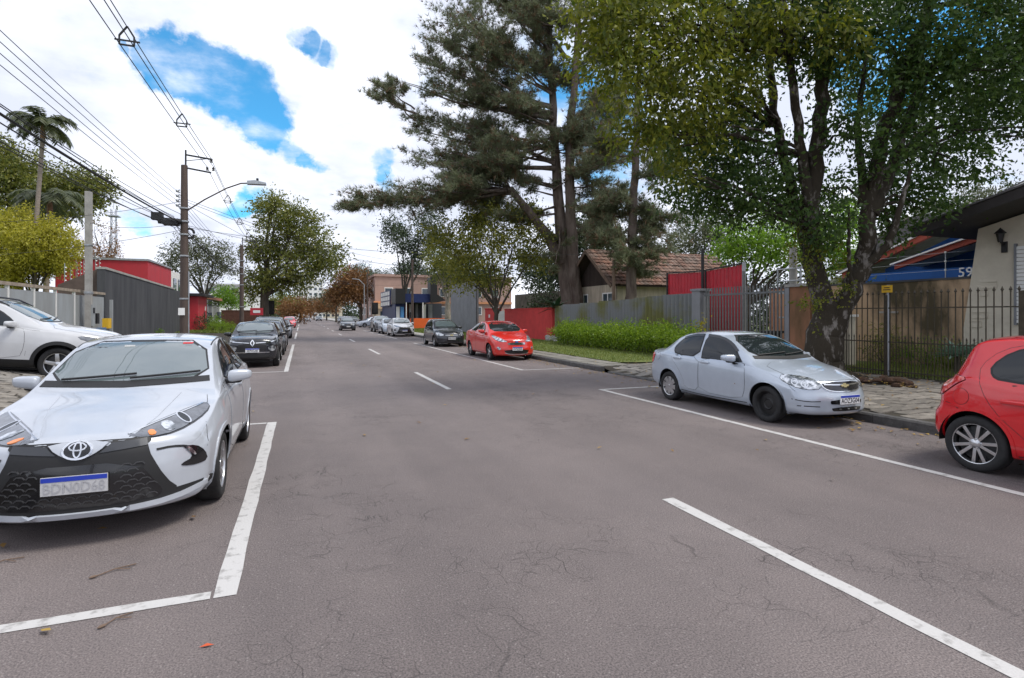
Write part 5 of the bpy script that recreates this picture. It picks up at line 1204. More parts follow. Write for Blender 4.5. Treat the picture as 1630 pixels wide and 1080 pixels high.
for (a, b, s, lb) in (((-4.6, 26.4, 6.6), (9.0, 47, 6.2), .5, 'thin cable from the lamp pole across the street to the slim far pole'), ((-4.6, 26.4, 6.5), (9.2, 60, 7.2), .5, 'thin cable from the lamp pole across to the navy shop'), ((-4.6, 26.4, 5.5), (13.6, 38, 5.0), .6, 'thin cable from the lamp pole across to the leafy tree'), ((-4.6, 26.4, 5.4), (17, 26, 5.3), .7, 'thin cable from the lamp pole across to the timber house'), ((-4.6, 26.4, 6.4), (9.0, 84, 6.0), .7, 'thin cable from the lamp pole to the dark far pole'),
                  ((-4.6, 26.4, 5.6), (-9.3, 30.6, 6.0), .25, 'thin cable from the lamp pole to the pale concrete post'), ((-4.6, 26.4, 5.5), (-12.6, 57, 6.2), .5, 'thin cable from the lamp pole to the red building'), ((-4.6, 26.4, 6.5), (-20, 33, 6.0), .6, 'thin upper cable from the lamp pole to the left trees'), ((-4.6, 50, 6.2), (9, 84, 6.8), .6, 'thin cable from the second pole across to the dark far pole'), ((-4.6, 50, 5.4), (13, 60, 5.2), .6, 'thin cable from the second pole across to the navy shop'), ((-4.6, 50, 5.5), (-14, 72, 5), .5, 'thin cable from the second pole to the left behind the red building'), ((-4.6, 26.4, 5.3), (-25, 40, 5.2), .8, 'thin lower cable from the lamp pole to the left trees')):
    cable('service_drop', a, b, s, .009, lb, 'service drops from the brown poles')
# slim posts and a few signals far down the street
for i, (x, y, h, lb) in enumerate(((9.2, 84, 8.0, 'dark far pole on the right pavement by the pink block'), (9.0, 47.5, 6.4, 'slim far pole between navy shop and parked white hatchback'), (10.2, 104, 8.5, 'pale far post beside the rust coloured tree'), (11.2, 108, 8.5, 'second pale far post beside the rust coloured tree'), (-4.3, 76, 7.5, 'far brown pole beyond the kerb tree'))):
    o = MB().tube([(0, 0, 0), (0, 0, h)], [.13, .09], 8).build('street_pole', M_POLE if i not in (2, 3) else M_CONC); o.location = (x, y, .15); tag(o, lb, 'pole')
lp = MB().tube([(0, 0, 0), (0, 0, 6.2), (-.8, 0, 7.0), (-1.8, 0, 7.1)], .06, 6).build('lamp_column', M_GALV); lp.location = (9.0, 86.5, .15); tag(lp, 'far curved street lamp at the side street corner', 'street lamp')
for (x, y, z, lb, sd_) in ((-3.4, 70, 3.1, 'dark traffic signal on the left beyond the black cars', -1), (9.2, 75.0, 3.1, 'dark traffic signal on the right corner beside the navy shop', 1)):
    ts = empty('traffic_signal', (x, y, .1), label=lb, cat='traffic light')
    MB().tube([(0, 0, 0), (0, 0, z)], .06, 6).build('post', M_DARKMETAL, ts); MB().box((-.22, -.12, z - 1.2), (.22, .12, z)).build('head', M_BLACK, ts); MB().box((-.42, .121, z - 1.4), (.42, .15, z + .2)).build('backboard', M_BLACK, ts)
bs = empty('red_sign', (-3.2, 46, .15), label='small red sign board above the parked black cars', cat='sign')
MB().tube([(0, 0, 0), (0, 0, 1.8)], .03, 6).build('post', M_DARKMETAL, bs); MB().box((-.45, -.04, 1.55), (.45, .04, 2.1)).build('board', M_BRIGHTRED, bs); MB().box((-.25, -.05, 1.72), (.25, -.041, 1.92)).build('pale_print', M_WHITE, bs)
# lattice mast behind the red roof
lm = empty('lattice_mast', tuple(at(181, 470, 110)[:2]) + (0,), label='thin lattice antenna mast behind the red building', cat='mast')
m_ = MB(); w = .55
for (sx_, sy_) in ((-1, -1), (1, -1), (1, 1), (-1, 1)): m_.tube([(sx_*w, sy_*w, 0), (sx_*w*.7, sy_*w*.7, 23)], .07, 4)
for i in range(14):
    z = i * 1.6; a = w * (1 - .3 * z / 23); q = [(-a, -a), (a, -a), (a, a), (-a, a)]
    for k in range(4):
        x0, y0 = q[k]; x1, y1 = q[(k+1) % 4]; m_.bar((x0, y0, z), (x1, y1, z + 1.6), .05).bar((x0, y0, z), (x1, y1, z), .05)
m_.build('lattice', M_GALV, lm); MB().box((-1, -1, 21.5), (1, 1, 21.7)).tube([(0, 0, 23), (0, 0, 25)], .05, 4).build('platform', M_GALV, lm)
# ------------------------------------------------------------------ cars
def pchip(pts):
    x = np.array([p[0] for p in pts], float); y = np.array([p[1] for p in pts], float); h = np.diff(x); dl = np.diff(y) / h
    m = np.zeros_like(y); m[0], m[-1] = dl[0], dl[-1]
    for i in range(1, len(x) - 1):
        if dl[i-1] * dl[i] > 0:
            w1, w2 = 2*h[i] + h[i-1], h[i] + 2*h[i-1]; m[i] = (w1 + w2) / (w1/dl[i-1] + w2/dl[i])
    def f(t):
        t = np.clip(t, x[0], x[-1]); i = np.clip(np.searchsorted(x, t) - 1, 0, len(h) - 1); s = (t - x[i]) / h[i]
        return (2*s**3 - 3*s**2 + 1)*y[i] + (s**3 - 2*s**2 + s)*h[i]*m[i] + (-2*s**3 + 3*s**2)*y[i+1] + (s**3 - s**2)*h[i]*m[i+1]
    return f
def chaikin(pts, n=2, closed=False):
    for _ in range(n):
        q = []
        L = len(pts); R = range(L if closed else L - 1)
        if not closed: q.append(pts[0])
        for i in R:
            a, b = np.array(pts[i]), np.array(pts[(i+1) % L]); q += [a*.75 + b*.25, a*.25 + b*.75]
        if not closed: q.append(pts[-1])
        pts = q
    return pts

class Car:
    def __init__(s, sp):
        s.sp = sp; s.L, s.W = sp['L'], sp['W']; s.root = None; s.fo, s.wb = sp['fo'], sp['wb']; s.wr = sp['wr']
        s.body_mesh()
    def y(s, u): return u - s.L / 2
    def section(s, u):
        sp = s.sp; zt = float(s.top(u)); zsh = float(s.belt(u)); w = float(s.half(u)); wr = float(s.roofw(u)); zb = float(s.bot(u)); cr = float(s.crown(u))
        z5 = zt - cr; zsh = min(zsh, z5 - .012); zm = sp.get('zmid', .52); fl = 0
        for uc in (s.fo, s.fo + s.wb): fl = max(fl, math.exp(-((u - uc) / .36) ** 4)) 
        fb = sp.get('flare', .018) * fl
        wsh = min(w * sp.get('shw', .955), w - .02)
        K = [(0, zb), (w*.5, zb), (w*.86, zb + .005), (w*.95, zb + .05), (w*.985 + fb*.6, zb + .17), (w*.985 + fb*.6, zb + .19), (w + fb, zm), (w*.995 + fb*.5, zm + (zsh - zm)*.55),
             (wsh + .022, zsh - .05), (wsh, zsh), (wsh - .02, zsh + .012) if z5 - zsh > .1 else (wsh - .01, zsh + .004)]
        for t in (.35, .7, .92): K.append((wsh + (wr - wsh)*t - .0 + .012*math.sin(math.pi*t), zsh + (z5 - zsh)*t))
        K.append((wr, z5))
        for t in (.94, .8, .55, .28): K.append((wr*t, zt - cr*t**2.4))
        K.append((0, zt)); return np.array(chaikin(K, 2))
    def body_mesh(s):
        sp = s.sp; L = s.L
        s.top, s.belt, s.half, s.roofw = pchip(sp['top']), pchip(sp['belt']), pchip(sp['half']), pchip(sp['roofw'])
        s.bot = pchip(sp['bot']); s.crown = pchip(sp['crown'])
        lf, lr = pchip(sp['leanF']), pchip(sp['leanR'])
        rF = .05; us = [(rF * (1 - math.cos(a)), rF * (1 - math.sin(a))) for a in np.linspace(0, math.pi/2, 5)]
        st = [(u, i) for u, i in us] + [(u, 0) for u in np.linspace(rF + .035, L - rF - .035, int(L / .05))] + [(L - u, i) for u, i in reversed(us)]
        secs = []
        for (u, ins) in st:
            K = s.section(u)
            if ins > 0:
                zc = (K[:, 1].min() + K[:, 1].max()) / 2; hh = (K[:, 1].max() - K[:, 1].min()) / 2
                K = np.stack([K[:, 0] * (1 - ins / K[:, 0].max()), zc + (K[:, 1] - zc) * (1 - ins / hh)], 1)
            secs.append((u, K))
        def bend(u, x, z):
            r = np.abs(x) / s.W; uF = sp.get('uF', 1.15)
            fF = np.clip(1 - u / uF, 0, 1) ** 1.4; fR = np.clip(1 - (L - u) / uF, 0, 1) ** 1.4
            return u + (sp['bowF'] * r ** sp.get('bp', 2.6) + lf(z)) * fF - (sp['bowR'] * r ** sp.get('bpr', 2.8) + lr(z)) * fR
        n = len(secs[0][1]); V = []; F = []
        for (u, K) in secs:
            for sgn in (1, -1):
                for (x, z) in K: V.append((sgn * x, bend(u, x, z) - L/2, z))
        idx = lambda i, sg, j: i * 2 * n + sg * n + j
        for i in range(len(secs) - 1):
            for j in range(n - 1):
                F.append((idx(i,0,j), idx(i,0,j+1), idx(i+1,0,j+1), idx(i+1,0,j))); F.append((idx(i,1,j), idx(i+1,1,j), idx(i+1,1,j+1), idx(i,1,j+1)))
        nc = 22
        for i, flip in ((0, False), (len(secs) - 1, True)):
            u, K = secs[i]; b = len(V)
            for (x, z) in K:
                for q in range(nc + 1):
                    xx = x * (1 - 2 * q / nc); V.append((xx, bend(u, xx, z) - L/2, z))
            for j in range(n - 1):
                for q in range(nc):
                    f = (b + j*(nc+1)+q, b + j*(nc+1)+q+1, b + (j+1)*(nc+1)+q+1, b + (j+1)*(nc+1)+q); F.append(f if not flip else tuple(reversed(f)))
        me = bpy.data.meshes.new('body'); me.from_pydata(V, [], F)
        bm = bmesh.new(); bm.from_mesh(me); bmesh.ops.remove_doubles(bm, verts=bm.verts, dist=4e-4)
        bmesh.ops.dissolve_degenerate(bm, edges=bm.edges, dist=1e-4); bmesh.ops.recalc_face_normals(bm, faces=bm.faces)
        s.bvh = BVHTree.FromBMesh(bm); bm.to_mesh(me); bm.free(); s.mesh = me
    # ---- cast a point of a drawing onto the body
    FR = {'R': (Vector((6, 0, 0)), Vector((0, 1, 0)), Vector((0, 0, 1)), Vector((-1, 0, 0))), 'L': (Vector((-6, 0, 0)), Vector((0, 1, 0)), Vector((0, 0, 1)), Vector((1, 0, 0))),
          'F': (Vector((0, -8, 0)), Vector((1, 0, 0)), Vector((0, 0, 1)), Vector((0, 1, 0))), 'B': (Vector((0, 8, 0)), Vector((1, 0, 0)), Vector((0, 0, 1)), Vector((0, -1, 0))),
          'T': (Vector((0, 0, 6)), Vector((1, 0, 0)), Vector((0, 1, 0)), Vector((0, 0, -1)))}
    def frame(s, fr):
        if isinstance(fr, str): return s.FR[fr]
        k, ang = fr; a = math.radians(ang)            # ('F', angle): looking in from the front, turned towards the right side
        d = Vector((-math.sin(a), math.cos(a), 0)) if k == 'F' else Vector((-math.sin(a), -math.cos(a), 0))
        e1 = Vector((math.cos(a), math.sin(a), 0)) if k == 'F' else Vector((math.cos(a), -math.sin(a), 0))
        return (-d * 8, e1, Vector((0, 0, 1)), d)
    def cast(s, fr, a, b):
        O, e1, e2, d = s.frame(fr); p = O + e1 * a + e2 * b; h = s.bvh.ray_cast(p, d)
        if h[0] is None:
            h = s.bvh.find_nearest(p + d * (-(p.dot(d)))); 
        n = h[1]
        if n.dot(d) > 0: n = -n
        return h[0], n
    def pts2(s, fr, pts3):
        O, e1, e2, d = s.frame(fr); return [((Vector(p)).dot(e1), Vector(p).dot(e2)) for p in pts3]
    def patch(s, name, fr, poly, m, off=.004, grid=.05, rnd=2, parent=None, rim=None, thick=.02):
        """a panel lying on the body: outline poly in the drawing plane fr; rim=(material, width, offset) adds a dark joint round it"""
        O, e1, e2, d = s.frame(fr)
        def make(poly, off, grid, thick):
            pl = [np.array(p, float) for p in poly]
            if rnd: pl = chaikin(pl, rnd, True)
            B = []
            for i in range(len(pl)):
                a, b = pl[i], pl[(i+1) % len(pl)]; k = max(1, int(np.linalg.norm(b - a) / (grid * .8)))
                B += [a + (b - a) * q / k for q in range(k)]
            nb = len(B); A = np.array(B); lo, hi = A.min(0), A.max(0); I = []
            for gx in np.arange(lo[0] + grid/2, hi[0], grid):
                for gy in np.arange(lo[1] + grid/2, hi[1], grid): I.append((gx, gy))
            r = delaunay_2d_cdt([Vector(p) for p in B] + [Vector(p) for p in I if s.inside(p, A) and np.min(np.linalg.norm(A - np.array(p), axis=1)) > grid * .35], [], [list(range(nb))], 1, 1e-5)
            vs, es, fs = r[0], r[1], r[2]; V = []; base = []
            for v in vs:
                h, n = s.cast(fr, v.x, v.y); V.append(h + n * off); base.append(h + n * (off - thick))
            cnt = {}
            for f in fs:
                for i in range(len(f)):
                    e = (f[i], f[(i+1) % len(f)]); cnt[tuple(sorted(e))] = cnt.get(tuple(sorted(e)), []) + [e]
            F = [tuple(f) for f in fs]; nv = len(V); V += base
            if F:
                f = F[0]; nrm = (V[f[1]] - V[f[0]]).cross(V[f[2]] - V[f[0]])
                flip = nrm.dot(d) > 0
            for k, el in cnt.items():
                if len(el) == 1: a, b = el[0]; F.append((b, a, a + nv, b + nv))
            if F and flip: F = [tuple(reversed(f)) for f in F]
            return V, F, len(fs)
        V, F, k = make(poly, off, grid, thick); mats = [m]; mi = [0] * len(F)
        if rim:
            c = np.mean(np.array(poly, float), 0); big = []
            P = [np.array(p, float) for p in poly]; n = len(P)
            area = sum(P[i][0]*P[(i+1) % n][1] - P[(i+1) % n][0]*P[i][1] for i in range(n)); sg = 1 if area > 0 else -1
            for i in range(n):
                a, b, c_ = P[i-1], P[i], P[(i+1) % n]; t1 = (b - a) / (np.linalg.norm(b - a) + 1e-9); t2 = (c_ - b) / (np.linalg.norm(c_ - b) + 1e-9)
                n1 = np.array((t1[1], -t1[0])) * sg; n2 = np.array((t2[1], -t2[0])) * sg; q = n1 + n2; q /= max(.5, np.linalg.norm(q)); big.append(b + q * rim[1])
            V2, F2, _ = make(big, rim[2], grid, .015); b0 = len(V); V = V + V2; F = F + [tuple(i + b0 for i in f) for f in F2]; mats.append(rim[0]); mi += [1] * len(F2)
        o = meshobj(name, V, F, mats, parent or s.root, midx=mi)
        o.data.polygons.foreach_set('use_smooth', np.ones(len(o.data.polygons), dtype=bool)); o.data.set_sharp_from_angle(angle=math.radians(40)); return o
    @staticmethod
    def inside(p, A):
        x, y = p; c = False; n = len(A); j = n - 1
        for i in range(n):
            if (A[i][1] > y) != (A[j][1] > y) and x < (A[j][0] - A[i][0]) * (y - A[i][1]) / (A[j][1] - A[i][1]) + A[i][0]: c = not c
            j = i
        return c
    def seam(s, name, fr, pts, w=.008, m=None, off=.002, closed=False, parent=None, step=.04, smooth=1, mb=None):
        """a line laid on the body along pts"""
        P = [np.array(p, float) for p in pts]
        if smooth: P = chaikin(P, smooth, closed)
        if closed: P = P + [P[0]]
        Q = []
        for a, b in zip(P, P[1:]):
            k = max(1, int(np.linalg.norm(b - a) / step)); Q += [a + (b - a) * i / k for i in range(k)]
        Q.append(P[-1]); V = []; F = []
        H = [s.cast(fr, q[0], q[1]) for q in Q]
        for i, (h, n) in enumerate(H):
            t = H[min(i+1, len(H)-1)][0] - H[max(i-1, 0)][0]; t.normalize(); sd_ = n.cross(t).normalized() * w * .5
            V += [h + n*off - sd_, h + n*off + sd_, h - n*.006 + sd_, h - n*.006 - sd_]
        for i in range(len(H) - 1):
            a, b = 4*i, 4*i + 4
            F += [(a, a+1, b+1, b), (a+1, a+2, b+2, b+1), (a+3, a, b, b+3)]
        if mb is not None: mb.add(V, F); return None
        o = meshobj(name, V, F, m or M_BLACK, parent or s.root); return o
    def both(s, fn):
        for side in ('R', 'L'): fn(side, 1 if side == 'R' else -1)

def wheel_mesh(wr, w=.19, rim=.68):
    R = wr; r = wr * rim
    return MB().lathe([(r*.98, -w*.32), (r*1.0, -w*.42), (r*1.06, -w*.5), (R*.90, -w*.52), (R*.965, -w*.46), (R*.995, -w*.36), (R, -w*.2), (R, w*.2), (R*.995, w*.36), (R*.965, w*.46), (R*.9, w*.52), (r*1.06, w*.5), (r, w*.42), (r*.98, w*.32)], n=44, axis='x').build('tyre', M_RUBBER, None, smooth=True, sharp=50).data
_tyres = {}
def rim_mesh(kind, wr, rim=.68, m=None):
    """rim facing +x; kinds: 'spoke5', 'double5', 'multi', 'cap', 'steel'"""
    r = wr * rim; mb = MB(); xo = .062
    if kind == 'steel':
        mb.lathe([(r, .07), (r*.93, .05), (r*.88, .0), (r*.72, .0), (r*.62, .02), (r*.42, .045), (r*.30, .03), (r*.28, .015), (0, .015)], n=40, axis='x')
        for k in range(4):
            a = k*math.pi/2; mb.lathe([(0, .028), (.014, .026), (.014, .01)], c=(0, math.cos(a)*r*.2, math.sin(a)*r*.2), n=6, axis='x')
        for k in range(12):
            a = k*math.pi/6; mb.ball((.018, math.cos(a)*r*.70, math.sin(a)*r*.70), (.008, .022, .022), 8, 4)
        return mb.build('rim', m or M_STEEL, None, smooth=True, sharp=35).data
    mb.lathe([(r, .085), (r*1.0, .092), (r*.955, .088), (r*.93, .06), (r*.92, -.05)], n=44, axis='x')
    def spoke(a0, w0, w1, x0=.078, x1=.066, rr0=.12, rr1=.95):
        ca, sa = math.cos(a0), math.sin(a0)
        def pt(rad, t, x): return (x, ca*rad*r - sa*t, sa*rad*r + ca*t)
        V = [pt(rr0, -w0, x1 + .004), pt(rr0, w0, x1 + .004), pt(rr1, w1, x0), pt(rr1, -w1, x0), pt(rr0, -w0, x1 - .05), pt(rr0, w0, x1 - .05), pt(rr1, w1, x0 - .04), pt(rr1, -w1, x0 - .04), pt(.55, 0, (x0+x1)/2 + .012)]
        mb.add(V, [(0, 1, 8), (1, 2, 8), (2, 3, 8), (3, 0, 8), (0, 4, 5, 1), (1, 5, 6, 2), (3, 7, 4, 0), (2, 6, 7, 3)])
    if kind == 'spoke5':
        for k in range(5): spoke(k*2*math.pi/5 + .3, .04, .032)
    elif kind == 'double5':
        for k in range(5):
            a = k*2*math.pi/5 + math.pi/2
            for q in (-1, 1): spoke(a + q*.26, .015, .017)
    elif kind == 'multi':
        for k in range(10): spoke(k*2*math.pi/10, .018, .016)
    elif kind == 'cap':
        for k in range(8): spoke(k*2*math.pi/8 + .2, .028, .052, .085, .085)
    mb.lathe([(r*.24, .03), (r*.23, .078), (r*.13, .092), (0, .094)], n=20, axis='x')
    if kind == 'double5':
        for k in range(5): a = k*2*math.pi/5; mb.lathe([(0, .088), (.012, .086), (.012, .05)], c=(0, math.cos(a)*r*.21, math.sin(a)*r*.21), n=6, axis='x')
    return mb.build('rim', m or M_ALLOY, None, smooth=True, sharp=35).data
def drop_tmp():
    for o in [o for o in COL.objects if o.name.split('.')[0] in ('tyre', 'rim', 'drum') and o.parent is None]: bpy.data.objects.remove(o)

def superbox(name, m, c, r, p=3.0, parent=None, shear=(0, 0), taper=0.0):
    V = []; F = []; n, k = 16, 10
    for i in range(k + 1):
        ph = math.pi * (i / k - .5)
        for j in range(n):
            th = 2 * math.pi * j / n; f = lambda v: math.copysign(abs(v) ** (2 / p), v)
            x, y, z = f(math.cos(ph)) * f(math.cos(th)), f(math.cos(ph)) * f(math.sin(th)), f(math.sin(ph))
            sc = 1 - taper * (x * .5 + .5)
            V.append((c[0] + r[0]*x, c[1] + r[1]*y*sc + shear[0]*x*r[0], c[2] + r[2]*z*sc + shear[1]*x*r[0]))
    for i in range(k):
        for j in range(n): j2 = (j+1) % n; F.append((i*n+j, i*n+j2, (i+1)*n+j2, (i+1)*n+j))
    o = MB().add(V, F).build(name, m, parent, smooth=True, sharp=60); return o

def plate(car, fr_y, z, txt, parent, rear=False, m=M_PLATE, blue=True, ink=M_INK, tilt=0.0, face=-1, w=.40, h=.13, name='number_plate'):
    """number plate standing at y=fr_y on the car's centre line"""
    o = MB().box((-w/2, -.006, -h/2), (w/2, .006, h/2)).build(name, m, parent)
    o.location = (0, fr_y, z); o.rotation_euler = (tilt, 0, 0 if face < 0 else math.pi)
    if blue: MB().box((-w/2 + .003, -.0085, h/2 - .035), (w/2 - .003, -.0062, h/2 - .003)).build('blue_band', M_PLATEBLUE, o)
    if txt: text_mesh(txt, .105, ink, 'plate_lettering', o, Matrix.Translation((0, -.0085, -.018 if blue else 0)) @ Matrix.Rotation(math.pi/2, 4, 'X') @ Matrix.Scale(.82, 4, (1, 0, 0)), .001)
    return o

def build_car(sp, paint, label, loc, rz=0.0, group=None, plate_txt='', rims=None, cat='car', name='parked_car'):
    c = Car(sp); root = empty(name, loc, rz, label, cat, group); c.root = root; L = c.L
    body = bpy.data.objects.new('body', c.mesh); link(body, root); c.mesh.materials.append(paint); c.mesh.materials.append(M_BLACK)
    # wheel arches: the skin is opened along the arch circle, a dark well closes the hole
    ar = sp.get('arch', c.wr + .055); me = c.mesh
    bm = bmesh.new(); bm.from_mesh(me)
    for uc in (c.fo, c.fo + c.wb):
        cy, cz = c.y(uc), c.wr + .015; ins = set()
        for v in bm.verts:
            if abs(v.co.x) > c.W - .36 and math.hypot(v.co.y - cy, v.co.z - cz) < ar: ins.add(v)
        dead = [f for f in bm.faces if all(v in ins for v in f.verts)]
        edge = set(v for f in bm.faces for v in f.verts if v in ins and any(w not in ins for w in f.verts))
        bmesh.ops.delete(bm, geom=dead, context='FACES')
        for v in edge:
            if v.is_valid and abs(v.co.x) > c.W - .26:
                r = math.hypot(v.co.y - cy, v.co.z - cz)
                if r > 1e-4: v.co.y = cy + (v.co.y - cy) * ar / r; v.co.z = max(cz + (v.co.z - cz) * ar / r, .12)
    loose = [v for v in bm.verts if not v.link_faces]
    bmesh.ops.delete(bm, geom=loose, context='VERTS'); bm.to_mesh(me); bm.free()
    for uc in (c.fo, c.fo + c.wb):
        for sg in (1, -1):
            wv = MB(); n = 22; cy, cz = c.y(uc), c.wr + .015; a0 = -.35; R = ar + .012; zb_ = max(float(c.bot(uc - R)), float(c.bot(uc + R))) + .03; a0 = math.asin(max(-.9, min(.6, (zb_ - cz) / R))); A = [a0 + (math.pi - 2*a0) * i / n for i in range(n + 1)]
            V = []
            for x in (c.W - .03, c.W - .36):
                V += [(sg * x, cy + R*math.cos(t), cz + R*math.sin(t)) for t in A]
            F = [(i, i+1, n+2+i, n+1+i) for i in range(n)]; F.append(tuple(n + 1 + i for i in range(n + 1)))
            wv.add(V, F).build('wheel_well', M_BLACK, root)
    me.polygons.foreach_set('use_smooth', np.ones(len(me.polygons), dtype=bool)); me.set_sharp_from_angle(angle=math.radians(38))
    G = sp.get('grid', .06)
    # arch lips
    lipm = sp.get('lipmat') or paint
    for uc in (c.fo, c.fo + c.wb):
        def lip(side, sg):
            lw_ = sp.get('lipw', .034) * .5 - .006; cz = c.wr + .015; zb_ = float(c.bot(uc)) + .035; a0 = math.asin(max(-1, min(.6, (zb_ - cz) / (ar + lw_)))); arc = [(c.y(uc) + (ar + lw_)*math.cos(a), cz + (ar + lw_)*math.sin(a)) for a in np.linspace(a0, math.pi - a0, 30)]
            c.seam('arch_lip', side, arc, sp.get('lipw', .034), lipm, sp.get('lipo', .008), smooth=0)
        c.both(lip)
    # glass
    w0, w1 = sp['ws']; zb0, zt0, bx, tx = w0
    c.patch('windscreen', 'F', [(-bx, zb0), (0, zb0 - .012), (bx, zb0), (tx, zt0), (0, zt0 + .012), (-tx, zt0)], sp.get('wsm') or M_WSCREEN, .004, G, 1, rim=(M_BLACK, .022, .002))
    zb1, zt1, bx1, tx1 = w1
    c.patch('rear_window', 'B', [(-bx1, zb1), (bx1, zb1), (tx1, zt1), (-tx1, zt1)], M_GLASS, .004, G, 1, rim=(M_BLACK, .02, .002))
    def sidewin(side, sg):
        for wn in sp['side']: c.patch('side_window', side, [(c.y(u), z) for u, z in wn], M_GLASS, .0075, G, 1, rim=(M_BLACK, .024, .0055))
        for d in sp['doors']:
            do = c.patch('door', side, [(c.y(u), z) for u, z in d['poly']], paint, .004, G * .8, 1, rim=(M_BLACK, .006, .0015))
            if 'handle' in d:
                u, z = d['handle']; h, n = c.cast(side, c.y(u), z)
                hb = MB(); hb.box((-.012, -.105, -.02), (.042, .105, .02)) if sg > 0 else hb.box((-.042, -.105, -.02), (.012, .105, .02)); ho = hb.build('handle', sp.get('handlemat') or paint, do, smooth=True, sharp=60); ho.location = h
                bv = ho.modifiers.new('round', 'BEVEL'); bv.width = .012; bv.segments = 3
                c.patch('handle_cup', side, [(c.y(u) - .07, z - .032), (c.y(u) + .06, z - .032), (c.y(u) + .06, z + .03), (c.y(u) - .07, z + .03)], M_BLACK if sp.get('darkcup') else paint, .0045, .03, 2, do)
        for q in sp.get('sidestrip', []): c.patch(q[0], side, [(c.y(u), z) for u, z in q[1]], q[2] or paint, q[3], G, q[4] if len(q) > 4 else 1)
    c.both(sidewin)
    # lamps
    def lamps(side, sg):
        for (nm, fr, pts, m, off) in sp['lamps']:
            f = fr if isinstance(fr, str) else (fr[0], fr[1] * sg)
            if f in ('R', 'L'): f = side
            pl = c.pts2(f, [(p[0] * sg, c.y(p[1]), p[2]) for p in pts]); c.patch(nm, f, pl, m, off, .035, 1, rim=(M_GLOSSBLACK, .008, .002) if nm in ('headlight', 'tail_light') else None)
    c.both(lamps)
    for (nm, fr, pts, m, off, rnd) in sp['front']: c.patch(nm, fr, [(p[0], p[1]) if fr != 'T' else (p[0], c.y(p[1])) for p in pts], m or paint, off, .05, rnd, rim=(M_BLACK, .006, .001) if nm in ('bonnet', 'boot_lid', 'tailgate') else None)
    for (fr, pts, w, m, off) in sp.get('seams', []):
        if fr == 'S': c.both(lambda side, sg: c.seam('panel_joint', side, [(c.y(u), z) for u, z in pts], w, m or M_BLACK, off))
        else: c.seam('panel_joint', fr, [(p[0], p[1]) if fr != 'T' else (p[0], c.y(p[1])) for p in pts], w, m or M_BLACK, off)
    # mirrors
    def mirror(side, sg):
        u, z = sp['mirror']; h, n = c.cast(side, c.y(u), z); x = h.x
        mo = superbox('mirror', sp.get('mirmat') or paint, (0, 0, 0), (.115, .075, .070), 3.6, root, (.22 , .06), .30); mo.location = (x + sg * .135, c.y(u) + .01, z + .075); mo.scale = (sg, 1, 1)
        MB().box((-.16, .045, -.05), (.08, .078, .05)).build('mirror_glass', M_GLASS, mo) if False else None
        fo = superbox('mirror_foot', M_BLACK, (0, 0, 0), (.10, .05, .025), 3, mo); fo.location = (-.08, .01, -.06)
    c.both(mirror)
    # wipers
    wz = sp['ws'][0][0]
    for x0, x1 in ((-.52, .06), (.02, .58)):
        mb = MB(); pts = []
        for i in range(7):
            t = i / 6; x = x0 + (x1 - x0) * t; h, n = c.cast('F', x, wz + .015 + .035 * t); pts.append(h + n * .022)
        mb.tube(pts, .011, 5); mb.build('wiper', M_BLACK, root)
    # wheels
    key = (c.wr,)
    if key not in _tyres:
        _tyres[key] = wheel_mesh(c.wr)
    rims = rims or sp.get('rims', ('multi', 'multi'))
    for uc, kind in ((c.fo, rims[0]), (c.fo + c.wb, rims[1])):
        rk = ('rim', kind, c.wr, sp.get('rimsize', .68))
        if rk not in _tyres: _tyres[rk] = rim_mesh(kind, c.wr, sp.get('rimsize', .68), sp.get('rimmat') if kind != 'steel' else None)
        for sg in (1, -1):
            w = MB().lathe([(c.wr*.62, -.06), (c.wr*.62, .02), (c.wr*.3, .035), (0, .035)], n=20, axis='x').build('wheel', M_STEEL, root, smooth=True)
            w.location = (sg * (c.W - sp.get('wheelin', .115)), c.y(uc), c.wr); w.scale = (sg, 1, 1)
            link(bpy.data.objects.new('tyre', _tyres[key]), w); r = link(bpy.data.objects.new('rim', _tyres[rk]), w); r.rotation_euler = (random.uniform(0, 6.28), 0, 0)
    drop_tmp()
    MB().box((-c.W*.60, c.y(.40), .18), (c.W*.60, c.y(L - .55), .30)).build('underbody', M_BLACK, root)
    if sp.get('plate'):
        z, off = sp['plate'][:2]; h, n = c.cast('F', 0, z); h2, _ = c.cast('F', .19, z)
        plate(c, min(h.y, h2.y) - off, z, plate_txt, root, **sp.get('platekw', {}))
    if sp.get('rearplate'):
        h, n = c.cast('B', 0, sp['rearplate']); plate(c, h.y + .015, sp['rearplate'], '', root, face=1)
    if sp.get('extra'): sp['extra'](c, root, paint)
    return root, c
# ------------------------------------------------------------------ the car designs (u runs from the front bumper backwards)
def sym(poly): return poly + [(-x, z) for x, z in reversed(poly)]
def ring(c, fr, x, z, rx, rz, w, m, name, off=.012, parent=None):
    pts = [(x + rx*math.cos(a), z + rz*math.sin(a)) for a in np.linspace(0, 2*math.pi, 21)[:-1]]
    return c.seam(name, fr, pts, w, m, off, closed=True, smooth=0, parent=parent, step=.02)

